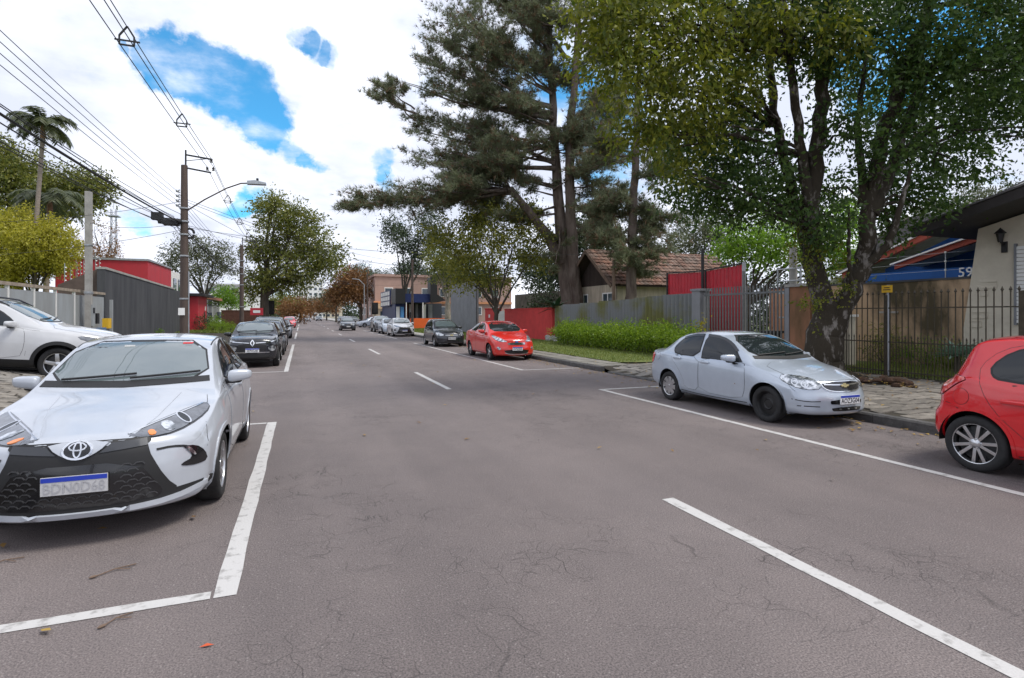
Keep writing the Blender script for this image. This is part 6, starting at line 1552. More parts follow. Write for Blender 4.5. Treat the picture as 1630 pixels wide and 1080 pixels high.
# --- mid size sedan with black trapezoid grille (foreground left)
def yaris_extra(c, root, paint):
    # hexagon mesh of the lower grille
    mb = MB()
    for r in range(7):
        z = .325 + r * .040
        for k in range(17):
            x = -.60 + k * .075 + (.0375 if r % 2 else 0)
            if abs(x) > .51 - (z - .30) * .50: continue
            if abs(x) < .26 and z > .37: continue
            for (a, b) in (((x - .034, z), (x - .018, z + .017)), ((x - .018, z + .017), (x + .018, z + .017)), ((x + .018, z + .017), (x + .034, z))):
                c.seam('', 'F', [a, b], .007, None, .016, smooth=0, mb=mb)
    o = mb.build('grille_mesh', mat('grille_edge', (.045, .045, .048), .35), root); tag(o, kind='stuff')
    # silver shield with the oval badge
    c.patch('badge_shield', 'F', [(-.20, .752), (.20, .752), (.13, .69), (.05, .645), (-.05, .645), (-.13, .69)], paint, .020, .03, 1)
    c.patch('badge_field', 'F', [(.085*math.cos(a), .700 + .052*math.sin(a)) for a in np.linspace(0, 6.283, 17)[:-1]], M_GLOSSBLACK, .024, .03, 0)
    ring(c, 'F', 0, .700, .088, .055, .014, M_CHROME, 'badge_ring', .028)
    ring(c, 'F', 0, .722, .052, .020, .010, M_CHROME, 'badge_ring', .028)
    ring(c, 'F', 0, .703, .022, .047, .010, M_CHROME, 'badge_ring', .028)
    # inside the headlamps
    def hl(side, sg):
        f = ('F', 38 * sg)
        def P(x, u, z): return c.pts2(f, [(x * sg, c.y(u), z)])[0]
        a, b = P(.72, .33, .826); pts = [(a + .036*math.cos(t), b + .036*math.sin(t)) for t in np.linspace(0, 6.283, 15)[:-1]]
        c.patch('projector_lens', f, pts, M_GLASS, .010, .03, 0); c.seam('projector_ring', f, pts, .012, M_CHROME, .013, True, smooth=0, step=.02)
        a, b = P(.62, .19, .795); c.patch('reflector', f, [(a - .05, b - .035), (a + .05, b - .02), (a + .05, b + .032), (a - .04, b + .02)], M_LENS, .010, .03, 1)
        a, b = P(.50, .10, .775); c.patch('turn_signal', f, [(a - .03, b - .020), (a + .025, b - .016), (a + .03, b + .012), (a - .02, b + .005)], M_AMBER, .011, .02, 1)
        c.seam('lamp_strip', f, [P(.37, .04, .777), P(.52, .13, .810), P(.68, .29, .848), P(.82, .62, .902)], .012, M_CHROME, .010)
        c.seam('fold_line', f, [P(.52, .06, .655), P(.62, .10, .66), P(.70, .20, .64), P(.74, .28, .585)], .018, M_BLACK, .004)
    c.both(hl)
    for sg in (1, -1): c.seam('bonnet_crease', 'T', [(sg*.30, c.y(.16)), (sg*.42, c.y(.6)), (sg*.46, c.y(1.02))], .05, paint, .007)
    c.seam('splitter', 'F', [(-.78, .31), (-.58, .262), (-.3, .25), (0, .245), (.3, .25), (.58, .262), (.78, .31)], .040, paint, .016)
    MB().box((-.045, -.004, -.012), (.045, .004, .012)).build('toll_tag', M_WHITE, root).location = Vector(c.cast('F', -.12, 1.38)[0]) + Vector((0, -.01, 0))
    tg = c.patch('red_sticker', 'F', [(.34, 1.388), (.43, 1.388), (.43, 1.402), (.34, 1.402)], mat('red_sticker', (.5, .03, .03), .4), .007, .03, 0)
    for y in (-.30, .30): pass
YARIS = dict(L=4.43, W=.865, fo=.90, wb=2.55, wr=.312, arch=.352, grid=.05, zmid=.55, shw=.93,
    top=[(0, .765), (.25, .835), (.6, .925), (1.0, 1.0), (1.14, 1.035), (1.5, 1.225), (1.9, 1.405), (2.15, 1.462), (2.55, 1.490), (3.0, 1.470), (3.35, 1.40), (3.7, 1.24), (3.95, 1.115), (4.15, 1.075), (4.43, 1.045)],
    belt=[(0, .68), (.25, .775), (.55, .872), (1.0, .925), (1.3, .94), (2, .958), (3, 1.0), (3.8, 1.02), (4.43, .98)],
    half=[(0, .80), (.3, .835), (.8, .862), (2.2, .865), (3.6, .862), (4.1, .84), (4.43, .79)],
    roofw=[(0, .71), (.5, .775), (1.05, .75), (1.5, .68), (2.0, .615), (2.6, .60), (3.2, .59), (3.8, .64), (4.1, .70), (4.43, .70)],
    crown=[(0, .045), (.6, .04), (1.05, .055), (1.5, .07), (2.1, .05), (3.0, .05), (3.6, .07), (4.1, .05), (4.43, .04)],
    bot=[(0, .20), (.6, .17), (3.8, .18), (4.43, .26)],
    leanF=[(.15, .06), (.25, .0), (.45, .0), (.62, .02), (.75, .06), (.85, .12)], leanR=[(.2, .10), (.45, .01), (.6, .0), (.8, .03), (1.05, .08)], bowF=.46, bowR=.32, bp=2.8, uF=1.3,
    ws=((1.075, 1.405, .665, .535), (1.16, 1.395, .56, .47)),
    side=[[(1.62, 1.015), (1.80, 1.16), (2.10, 1.325), (2.42, 1.395), (2.55, 1.40), (2.53, 1.03)], [(2.62, 1.03), (2.64, 1.40), (2.95, 1.385), (3.25, 1.315), (3.48, 1.20), (3.42, 1.06)]],
    doors=[dict(poly=[(1.45, .98), (1.5, 1.0), (2.55, 1.015), (2.56, .60), (2.50, .33), (1.42, .31), (1.40, .6)], handle=(2.42, .90)), dict(poly=[(2.59, 1.015), (3.45, 1.045), (3.50, .9), (3.30, .72), (3.10, .50), (3.02, .34), (2.56, .33), (2.61, .6)], handle=(3.32, .93))],
    lamps=[('headlight', ('F', 38), [(.34, .03, .775), (.50, .12, .812), (.66, .27, .850), (.77, .46, .888), (.832, .68, .912), (.845, .62, .868), (.80, .40, .808), (.66, .17, .758), (.46, .05, .748)], M_LENSDARK, .006),
           ('fog_pocket', ('F', 38), [(.66, .17, .645), (.735, .27, .635), (.775, .35, .57), (.785, .38, .49), (.73, .27, .475), (.66, .17, .49), (.65, .16, .51), (.715, .24, .54), (.70, .22, .60)], M_GLOSSBLACK, .006),
           ('running_light', ('F', 38), [(.67, .18, .638), (.70, .22, .635), (.735, .27, .56), (.718, .25, .555)], M_LENS, .010),
           ('tail_light', ('B', 50), [(.45, 4.40, .95), (.60, 4.36, .98), (.80, 4.05, 1.0), (.84, 3.98, .96), (.80, 4.15, .87), (.55, 4.38, .86)], M_TAIL, .006)],
    front=[('grille_surround', 'F', sym([(-.40, .758), (-.45, .735), (-.41, .70), (-.54, .42), (-.62, .325), (-.56, .272)]), M_BLACK, .006, 1), ('grille_recess', 'F', sym([(-.36, .60), (-.50, .38), (-.52, .33), (-.48, .295)]), M_GLOSSBLACK, .010, 1),
           ('lower_lip', 'F', sym([(-.60, .335), (-.80, .345), (-.82, .29), (-.60, .25)]), M_BLACK, .005, 0), ('grille_wing', 'F', [(-.41, .745), (-.20, .735), (-.13, .675), (-.42, .70)], mat('grille_grey', (.055, .058, .065), .3, .3), .012, 0), ('grille_wing', 'F', [(.41, .745), (.20, .735), (.13, .675), (.42, .70)], mat('grille_grey', (.055, .058, .065), .3, .3), .012, 0),
           ('bonnet', 'T', [(-.36, .10), (0, .055), (.36, .10), (.66, .42), (.735, .75), (.68, 1.10), (0, 1.09), (-.68, 1.10), (-.735, .75), (-.66, .42)], None, .003, 1),
           ('cowl', 'F', [(-.68, 1.05), (0, 1.032), (.68, 1.05), (.665, 1.095), (0, 1.08), (-.665, 1.095)], M_BLACK, .006, 0)],
    seams=[('S', [(.38, .60), (.50, .75), (.58, .86)], .005, None, .001), ('T', [(-.60, 1.95), (-.60, 3.2)], .014, None, .002), ('T', [(.60, 1.95), (.60, 3.2)], .014, None, .002), ('S', [(1.35, .27), (2.3, .22), (3.05, .27)], .012, None, .002)],
    mirror=(1.66, .985), plate=(.475, .028), platekw=dict(m=M_PLATEGREY, ink=M_SOFTINK), rims=('multi', 'multi'), extra=yaris_extra)

# --- compact silver sedan (right)
def prisma_extra(c, root, paint):
    c.seam('grille_bar', 'F', [(-.36, .652), (0, .642), (.36, .652)], .018, M_CHROME, .014)
    c.patch('bow_tie_badge', 'F', [(-.085, .645), (-.03, .645), (-.03, .660), (.03, .660), (.03, .645), (.085, .645), (.075, .618), (.03, .618), (.03, .604), (-.03, .604), (-.03, .618), (-.075, .618)], mat('gold_badge', (.60, .50, .25), .25, .8), .020, .03, 0)
    c.seam('grille_edge', 'F', [(-.40, .688), (-.37, .594), (-.25, .552), (0, .543), (.25, .552), (.37, .594), (.40, .688)], .014, M_CHROME, .010)
    def fuel(side, sg):
        if side == 'R': return
        pts = [(c.y(3.62) + .075*math.cos(t), .865 + .075*math.sin(t)) for t in np.linspace(0, 6.283, 17)[:-1]]
        c.patch('fuel_flap', side, pts, paint, .003, .04, 0, rim=(M_BLACK, .005, .001))
        c.patch('side_badge', side, [(c.y(1.42), .53), (c.y(1.46), .53), (c.y(1.46), .545), (c.y(1.42), .545)], M_CHROME, .006, .03, 0)
        for u0, u1, z in ((1.98, 2.48, 1.345), (2.62, 3.08, 1.375)): pass
    c.both(fuel)
    def visor(side, sg):
        c.seam('rain_visor', side, [(c.y(1.51), 1.08), (c.y(1.69), 1.205), (c.y(1.94), 1.295), (c.y(2.31), 1.325)], .05, M_GLOSSBLACK, .014); c.seam('rain_visor', side, [(c.y(2.42), 1.327), (c.y(2.70), 1.315), (c.y(2.97), 1.25)], .05, M_GLOSSBLACK, .014)
    c.both(visor)
    for x in (-.16, 0, .16): c.patch('grille_stud', 'F', [(x - .02, .283), (x + .02, .283), (x + .02, .303), (x - .02, .303)], M_CHROME, .012, .03, 1)
    def hl(side, sg):
        f = ('F', 40 * sg)
        def P(x, u, z): return c.pts2(f, [(x * sg, c.y(u), z)])[0]
        for (x, u, z, r) in ((.62, .22, .655, .045), (.70, .33, .68, .042)):
            a, b = P(x, u, z); pts = [(a + r*math.cos(t), b + r*math.sin(t)) for t in np.linspace(0, 6.283, 13)[:-1]]
            c.seam('reflector_ring', f, pts, .010, M_CHROME, .009, True, smooth=0, step=.02)
        c.seam('bumper_crease', f, [P(.45, .10, .41), P(.60, .18, .40), P(.74, .36, .43)], .012, M_BLACK, .002); c.seam('bumper_crease', f, [P(.46, .10, .33), P(.60, .18, .335), P(.70, .30, .335)], .014, M_BLACK, .002)
    c.both(hl)
M_WSDARK = mat('clear_windscreen', (0.018, 0.024, 0.026), 0.012)
M_WSDARK.node_tree.nodes['Principled BSDF'].inputs['IOR'].default_value = 2.1
PRISMA = dict(wsm=M_WSDARK, L=4.13, W=.822, fo=.80, wb=2.443, wr=.288, arch=.335, grid=.05, zmid=.55, shw=.955,
    top=[(0, .72), (.2, .80), (.5, .885), (.9, .96), (1.04, .99), (1.4, 1.20), (1.75, 1.365), (2.0, 1.43), (2.4, 1.462), (2.85, 1.44), (3.15, 1.365), (3.5, 1.18), (3.72, 1.08), (3.9, 1.055), (4.13, 1.03)],
    belt=[(0, .62), (.3, .72), (.7, .81), (1.1, .87), (2, .915), (3, .96), (3.6, .985), (4.13, .94)],
    half=[(0, .73), (.3, .785), (.8, .818), (2.2, .822), (3.4, .815), (3.85, .79), (4.13, .74)],
    roofw=[(0, .60), (.5, .70), (1.0, .70), (1.4, .66), (1.9, .595), (2.5, .585), (3.0, .575), (3.5, .62), (3.8, .66), (4.13, .65)],
    crown=[(0, .05), (.6, .055), (1.0, .06), (1.5, .07), (2.0, .045), (3.0, .05), (3.5, .06), (4.13, .04)],
    bot=[(0, .20), (.6, .17), (3.5, .19), (4.13, .28)],
    leanF=[(.15, .05), (.28, .0), (.42, .0), (.55, .04), (.72, .10), (.85, .16)], leanR=[(.2, .10), (.45, .01), (.6, .0), (.8, .03), (1.05, .06)], bowF=.40, bowR=.28, bp=2.5, uF=1.2,
    ws=((1.03, 1.375, .62, .50), (1.12, 1.37, .50, .43)),
    side=[[(1.45, .955), (1.50, .985), (1.72, 1.17), (2.0, 1.325), (2.20, 1.365), (2.44, 1.378), (2.44, .98), (2.40, .972)], [(2.52, .98), (2.53, 1.378), (2.60, 1.38), (2.85, 1.355), (3.08, 1.285), (3.24, 1.14), (3.26, 1.06), (3.18, 1.0)]],
    doors=[dict(poly=[(1.36, .92), (1.5, .95), (2.455, .965), (2.46, .6), (2.44, .30), (1.40, .28), (1.32, .5)], handle=(2.30, .86)), dict(poly=[(2.48, .965), (3.22, .995), (3.28, .88), (3.05, .70), (2.90, .48), (2.84, .31), (2.46, .30), (2.48, .6)], handle=(3.08, .89))],
    lamps=[('headlight', ('F', 40), [(.42, .08, .635), (.47, .10, .715), (.60, .19, .775), (.79, .47, .80), (.81, .50, .72), (.76, .32, .63), (.64, .18, .585), (.50, .10, .59)], M_LENS, .006),
           ('tail_light', ('B', 60), [(.58, 4.06, .90), (.74, 3.92, .95), (.80, 3.78, .93), (.80, 3.80, .82), (.78, 3.86, .72), (.62, 4.05, .72)], M_TAIL, .006)],
    front=[('grille_recess', 'F', sym([(-.40, .70), (-.37, .60), (-.24, .56)]), M_GLOSSBLACK, .006, 1), ('grille_slot', 'F', sym([(-.31, .435), (-.32, .375), (-.28, .365)]), M_GLOSSBLACK, .005, 1), ('grille_slot', 'F', sym([(-.30, .322), (-.29, .27), (-.24, .262)]), M_GLOSSBLACK, .005, 1),
           ('bonnet', 'T', [(-.36, .15), (0, .11), (.36, .15), (.60, .36), (.685, .65), (.64, 1.0), (0, 1.0), (-.64, 1.0), (-.685, .65), (-.60, .36)], None, .003, 1), ('cowl', 'F', [(-.64, 1.0), (0, .985), (.64, 1.0), (.62, 1.05), (0, 1.035), (-.62, 1.05)], M_BLACK, .006, 0)],
    seams=[('S', [(1.2, .25), (2.3, .23), (2.9, .26)], .014, None, .002), ('S', [(.32, .55), (.42, .62), (.50, .72)], .005, None, .001), ('S', [(3.75, .70), (3.85, .69), (4.0, .68)], .005, None, .001)],
    mirror=(1.62, .93), plate=(.435, .03), rims=('steel', 'cap'), rimsize=.66, extra=prisma_extra)

def squat(sp, z0=.5, k=.94, du=-.11):
    """lower the upper half of a design a little and move its side glass forward"""
    f = lambda z: z if z < z0 else z0 + (z - z0) * k
    sp['top'] = [(u, f(z)) for u, z in sp['top']]; sp['belt'] = [(u, f(z) - .012) for u, z in sp['belt']]
    sp['ws'] = tuple((f(a) + .004, f(b), c, d) for a, b, c, d in sp['ws'])
    sp['side'] = [[(u + du, f(z) - (.025 if z < 1.06 else 0)) for u, z in w] for w in sp['side']]
    sp['doors'] = [dict(poly=[(u + du * (1 if z > .4 else .8), f(z) - (.02 if z > .9 else 0)) for u, z in d['poly']], handle=(d['handle'][0] + du, f(d['handle'][1]))) for d in sp['doors']]
    sp['lamps'] = [(n, fr, [(x, u, f(z)) for x, u, z in p], m, o) for n, fr, p, m, o in sp['lamps']]
    sp['front'] = [(n, fr, [(p[0], p[1] if fr == 'T' else f(p[1])) for p in q], m, o, r) for n, fr, q, m, o, r in sp['front']]
    sp['mirror'] = (sp['mirror'][0] + du, f(sp['mirror'][1]) - .01)
squat(PRISMA)

# --- red hatchback seen from behind at the right edge
def gol_extra(c, root, paint):
    def one(side, sg):
        if side == 'R': return
        pts = [(c.y(3.42) + .088*math.cos(t), .80 + .088*math.sin(t)) for t in np.linspace(0, 6.283, 17)[:-1]]
        c.patch('fuel_flap', side, pts, paint, .003, .04, 0, rim=(M_BLACK, .004, .001))
        c.seam('crease', side, [(c.y(3.60), .70), (c.y(3.2), .66), (c.y(2.9), .60), (c.y(1.2), .54)], .02, paint, .007)
    c.both(one)
    c.seam('roof_spoiler', 'T', [(-.5, c.y(3.62) + c.L/2), (.5, c.y(3.62) + c.L/2)], .16, paint, .02) if False else None
    for zz in (.07, .13): pass
GOL_TOP = None
GOL = dict(L=3.90, W=.828, fo=.82, wb=2.465, wr=.302, arch=.345, grid=.045, zmid=.56, shw=.95,
    top=[(0, .74), (.25, .82), (.6, .90), (1.0, .98), (1.1, 1.0), (1.45, 1.20), (1.85, 1.38), (2.15, 1.46), (2.6, 1.495), (3.05, 1.485), (3.32, 1.465), (3.45, 1.44), (3.50, 1.41), (3.64, 1.20), (3.75, 1.03), (3.80, .97), (3.90, .93)],
    belt=[(0, .64), (.4, .76), (1.1, .88), (2, .91), (3, .965), (3.5, 1.01), (3.75, .93), (3.90, .85)],
    half=[(0, .76), (.3, .80), (.8, .825), (2.2, .828), (3.2, .826), (3.6, .80), (3.9, .745)],
    roofw=[(0, .62), (.5, .68), (1.0, .70), (1.5, .65), (2.0, .575), (2.6, .565), (3.2, .55), (3.45, .56), (3.7, .62), (3.9, .66)],
    crown=[(0, .05), (.6, .055), (1.0, .06), (1.5, .07), (2.1, .045), (3.2, .045), (3.5, .05), (3.9, .04)],
    bot=[(0, .20), (.6, .18), (3.3, .20), (3.9, .30)],
    leanF=[(.15, .05), (.3, .0), (.45, .0), (.7, .08)], leanR=[(.2, .08), (.42, .0), (.56, .0), (.66, .05), (.8, .07), (1.0, .10), (1.4, .13)], bowF=.36, bowR=.27, uF=1.0, bpr=3.0,
    ws=((1.03, 1.37, .62, .50), (1.02, 1.34, .55, .46)),
    side=[[(1.5, .97), (1.75, 1.19), (2.02, 1.33), (2.40, 1.365), (2.40, .985)], [(2.47, .99), (2.47, 1.365), (2.80, 1.36), (3.02, 1.30), (3.16, 1.15), (3.14, 1.06), (3.06, 1.02)]],
    doors=[dict(poly=[(1.36, .92), (1.5, .95), (2.42, .965), (2.42, .3), (1.42, .3), (1.34, .5)], handle=(2.28, .86)), dict(poly=[(2.45, .968), (2.45, 1.41), (2.84, 1.405), (3.12, 1.33), (3.27, 1.15), (3.25, 1.0), (3.16, .80), (3.02, .62), (2.80, .42), (2.74, .31), (2.45, .30)], handle=(2.92, .80))],
    lamps=[('headlight', ('F', 40), [(.44, .10, .64), (.52, .13, .72), (.74, .35, .77), (.80, .50, .76), (.74, .32, .63)], M_LENS, .006),
           ('tail_light', 'R', [(.80, 3.36, 1.00), (.78, 3.55, 1.03), (.76, 3.71, .97), (.74, 3.765, .86), (.74, 3.77, .77), (.76, 3.66, .78), (.78, 3.57, .86), (.80, 3.47, .94)], M_TAIL, .012), ('clear_reflector', 'R', [(.8, 3.50, .965), (.8, 3.62, .975), (.8, 3.68, .90), (.8, 3.62, .87)], mat('pink_lens', (.80, .30, .28), .08, coat=1.0, var=.2, vscale=30), .016)],
    front=[('grille_recess', 'F', sym([(-.40, .66), (-.38, .58)]), M_GLOSSBLACK, .006, 1)],
    seams=[('S', [(3.72, .70), (3.60, .715), (3.52, .70), (3.44, .66)], .007, None, .0015), ('S', [(3.50, .62), (3.54, .58), (3.55, .50)], .004, None, .001), ('S', [(1.2, .25), (2.9, .25)], .012, None, .002)],
    mirror=(1.55, .94), rearplate=.55, rims=('double5', 'double5'), rimsize=.72, extra=gol_extra, handlemat=None)

# --- red compact sedan with big oval grille
def fiesta_extra(c, root, paint):
    for z in (.665, .64, .615): c.seam('grille_bar', 'F', [(-.33, z), (0, z - .006), (.33, z)], .016, M_CHROME, .012)
    c.patch('badge_oval', 'F', [(.07*math.cos(a), .70 + .028*math.sin(a)) for a in np.linspace(0, 6.283, 13)[:-1]], mat('blue_badge', (.03, .08, .3), .3), .016, .03, 0)
    c.seam('lower_chrome', 'F', [(-.47, .30), (-.3, .255), (0, .245), (.3, .255), (.47, .30)], .022, M_CHROME, .010)
FIESTA = dict(PRISMA, L=4.40, W=.86, fo=.86, wb=2.49, wr=.305, arch=.345, grid=.07,
    top=[(0, .80), (.2, .87), (.5, .95), (.85, 1.02), (.98, 1.05), (1.35, 1.25), (1.75, 1.41), (2.05, 1.46), (2.5, 1.48), (2.95, 1.44), (3.3, 1.35), (3.65, 1.20), (3.9, 1.12), (4.1, 1.09), (4.40, 1.05)],
    belt=[(0, .70), (.4, .82), (1.0, .92), (2, .97), (3, 1.03), (3.8, 1.05), (4.4, .98)],
    half=[(0, .78), (.3, .83), (.8, .858), (2.2, .86), (3.6, .855), (4.1, .83), (4.4, .77)],
    roofw=[(0, .60), (.5, .70), (1.0, .72), (1.4, .66), (1.9, .59), (2.5, .57), (3.2, .56), (3.7, .63), (4.1, .68), (4.4, .68)], crown=[(0, .05), (.6, .06), (1.0, .07), (1.5, .075), (2.0, .05), (3.0, .05), (3.6, .06), (4.4, .04)],
    bot=[(0, .20), (.6, .17), (3.7, .19), (4.4, .28)],
    ws=((1.09, 1.40, .66, .52), (1.17, 1.40, .53, .45)),
    side=[[(1.5, 1.03), (1.7, 1.20), (2.0, 1.35), (2.45, 1.395), (2.45, 1.05)], [(2.52, 1.05), (2.54, 1.395), (2.9, 1.36), (3.2, 1.26), (3.36, 1.16), (3.30, 1.10)]],
    doors=[dict(poly=[(1.35, .95), (2.48, 1.03), (2.48, .3), (1.40, .28), (1.32, .5)], handle=(2.33, .92)), dict(poly=[(2.51, 1.03), (3.35, 1.08), (3.36, .92), (3.05, .62), (2.92, .31), (2.49, .30)], handle=(3.2, .96))],
    lamps=[('headlight', ('F', 40), [(.40, .06, .71), (.52, .12, .77), (.68, .36, .86), (.80, .75, .95), (.82, .70, .90), (.76, .38, .77), (.60, .16, .70)], M_LENS, .006), ('fog_lamp', ('F', 30), [(.60, .16, .50), (.72, .28, .53), (.70, .26, .44), (.62, .18, .39)], M_LENS, .008), ('tail_light', ('B', 60), [(.60, 4.34, .95), (.76, 4.15, 1.0), (.82, 4.0, .98), (.80, 4.1, .80), (.64, 4.32, .78)], M_TAIL, .006)],
    front=[('grille_recess', 'F', sym([(-.36, .68), (-.33, .60), (-.22, .585)]), M_LENSDARK, .006, 1), ('lower_grille', 'F', sym([(-.50, .42), (-.44, .30), (-.3, .265)]), M_GLOSSBLACK, .006, 1), ('bonnet', 'T', [(-.40, .15), (0, .10), (.40, .15), (.64, .40), (.71, .7), (.66, .94), (0, .94), (-.66, .94), (-.71, .7), (-.64, .40)], None, .003, 1)],
    seams=[('S', [(1.2, .25), (2.9, .25)], .012, None, .002)], mirror=(1.52, 1.0), plate=(.455, .02), rims=('spoke5', 'spoke5'), rimsize=.74, extra=fiesta_extra)

# --- dark compact hatchback
def celta_extra(c, root, paint):
    c.patch('bow_tie_badge', 'F', [(-.09, .645), (.09, .645), (.08, .615), (-.08, .615)], mat('gold_badge', (.60, .50, .25), .25, .8), .012, .03, 0); c.seam('grille_bar', 'F', [(-.34, .63), (.34, .63)], .018, M_CHROME, .008)
CELTA = dict(GOL, L=3.79, W=.815, wb=2.443, fo=.78, wr=.285, arch=.33, grid=.07,
    lamps=[('headlight', ('F', 40), [(.42, .09, .62), (.50, .12, .71), (.66, .26, .765), (.79, .50, .78), (.79, .46, .69), (.72, .28, .62), (.60, .16, .59)], M_LENS, .006), ('tail_light', ('B', 60), [(.60, 3.72, 1.0), (.74, 3.55, 1.05), (.76, 3.6, .80), (.64, 3.70, .76)], M_TAIL, .008)],
    front=[('grille_recess', 'F', sym([(-.38, .66), (-.34, .59)]), M_GLOSSBLACK, .004, 1), ('lower_grille', 'F', sym([(-.42, .36), (-.40, .28)]), M_GLOSSBLACK, .004, 1), ('bonnet', 'T', [(-.36, .15), (0, .11), (.36, .15), (.60, .36), (.68, .65), (.64, 1.0), (0, 1.0), (-.64, 1.0), (-.68, .65), (-.60, .36)], None, .003, 1)],
    plate=(.46, .02), platekw=dict(blue=False, m=M_PLATEGREY), rearplate=None, rims=('multi', 'multi'), rimsize=.68, extra=celta_extra)
for k_ in ('top', 'belt', 'half', 'roofw', 'crown', 'bot'): CELTA[k_] = [(u * 3.79 / 3.90, v) for u, v in GOL[k_]]

# --- small black crossover
def kwid_extra(c, root, paint):
    c.seam('badge_diamond', 'F', [(0, .90), (.055, .80), (0, .70), (-.055, .80)], .028, M_CHROME, .016, True, smooth=0)
    c.seam('grille_bar', 'F', [(-.58, .835), (-.1, .80)], .020, M_CHROME, .010); c.seam('grille_bar', 'F', [(.58, .835), (.1, .80)], .020, M_CHROME, .010)
    for sg in (1, -1): c.seam('skid_trim', 'F', [(sg*.18, .50), (sg*.5, .50)], .02, M_CHROME, .008)
KWID = dict(L=3.68, W=.79, fo=.72, wb=2.423, wr=.30, arch=.36, grid=.06, zmid=.6, shw=.95, flare=.03, lipmat=M_BLACK, lipw=.08, lipo=.012,
    top=[(0, .93), (.2, .985), (.5, 1.03), (.8, 1.065), (.92, 1.09), (1.25, 1.29), (1.55, 1.43), (1.8, 1.475), (2.3, 1.49), (2.9, 1.47), (3.2, 1.42), (3.4, 1.28), (3.55, 1.10), (3.68, 1.02)],
    belt=[(0, .82), (.4, .90), (.9, .95), (2, .98), (3.2, 1.02), (3.68, .92)], half=[(0, .70), (.3, .75), (.8, .785), (2.2, .79), (3.2, .785), (3.68, .70)],
    roofw=[(0, .60), (.5, .66), (.9, .675), (1.3, .62), (1.8, .55), (2.5, .54), (3.2, .54), (3.5, .58), (3.68, .60)], crown=[(0, .05), (.6, .05), (1.0, .06), (1.5, .06), (2, .045), (3.68, .04)],
    bot=[(0, .27), (.6, .22), (3.1, .24), (3.68, .34)], leanF=[(.2, .08), (.35, .0), (.7, .0), (.85, .04), (1.0, .09)], leanR=[(.3, .06), (.5, 0), (1.0, .05), (1.4, .1)], bowF=.30, bowR=.22, uF=1.0,
    ws=((1.12, 1.42, .60, .49), (1.12, 1.40, .52, .45)),
    side=[[(1.35, 1.01), (1.55, 1.22), (1.8, 1.37), (2.15, 1.40), (2.15, 1.02)], [(2.22, 1.02), (2.22, 1.40), (2.75, 1.385), (2.9, 1.25), (2.85, 1.06)]],
    doors=[dict(poly=[(1.2, .95), (2.18, 1.0), (2.18, .34), (1.25, .32)], handle=(2.05, .88)), dict(poly=[(2.2, 1.0), (2.95, 1.03), (2.9, .85), (2.6, .36), (2.2, .34)], handle=(2.8, .92))],
    lamps=[('running_light', ('F', 30), [(.42, .05, .83), (.58, .14, .87), (.72, .34, .90), (.70, .30, .86), (.56, .12, .83)], M_LENS, .008), ('headlight', ('F', 30), [(.48, .06, .70), (.66, .20, .71), (.68, .22, .60), (.60, .14, .52), (.47, .05, .58)], M_LENS, .008), ('tail_light', ('B', 55), [(.60, 3.6, 1.0), (.72, 3.45, 1.02), (.74, 3.5, .80), (.62, 3.6, .80)], M_TAIL, .008)],
    front=[('grille_recess', 'F', sym([(-.42, .78), (-.40, .60), (-.3, .56)]), M_BLACK, .006, 1), ('lower_grille', 'F', sym([(-.52, .46), (-.46, .34)]), M_BLACK, .006, 1), ('bumper_base', 'F', sym([(-.70, .40), (-.66, .29)]), M_BLACK, .005, 1), ('bonnet', 'T', [(-.5, .13), (0, .10), (.5, .13), (.64, .35), (.66, .88), (0, .88), (-.66, .88), (-.64, .35)], None, .003, 1)],
    mirror=(1.42, .98), mirmat=M_GLOSSBLACK, plate=(.57, .02), rims=('multi', 'multi'), rimsize=.62, extra=kwid_extra)

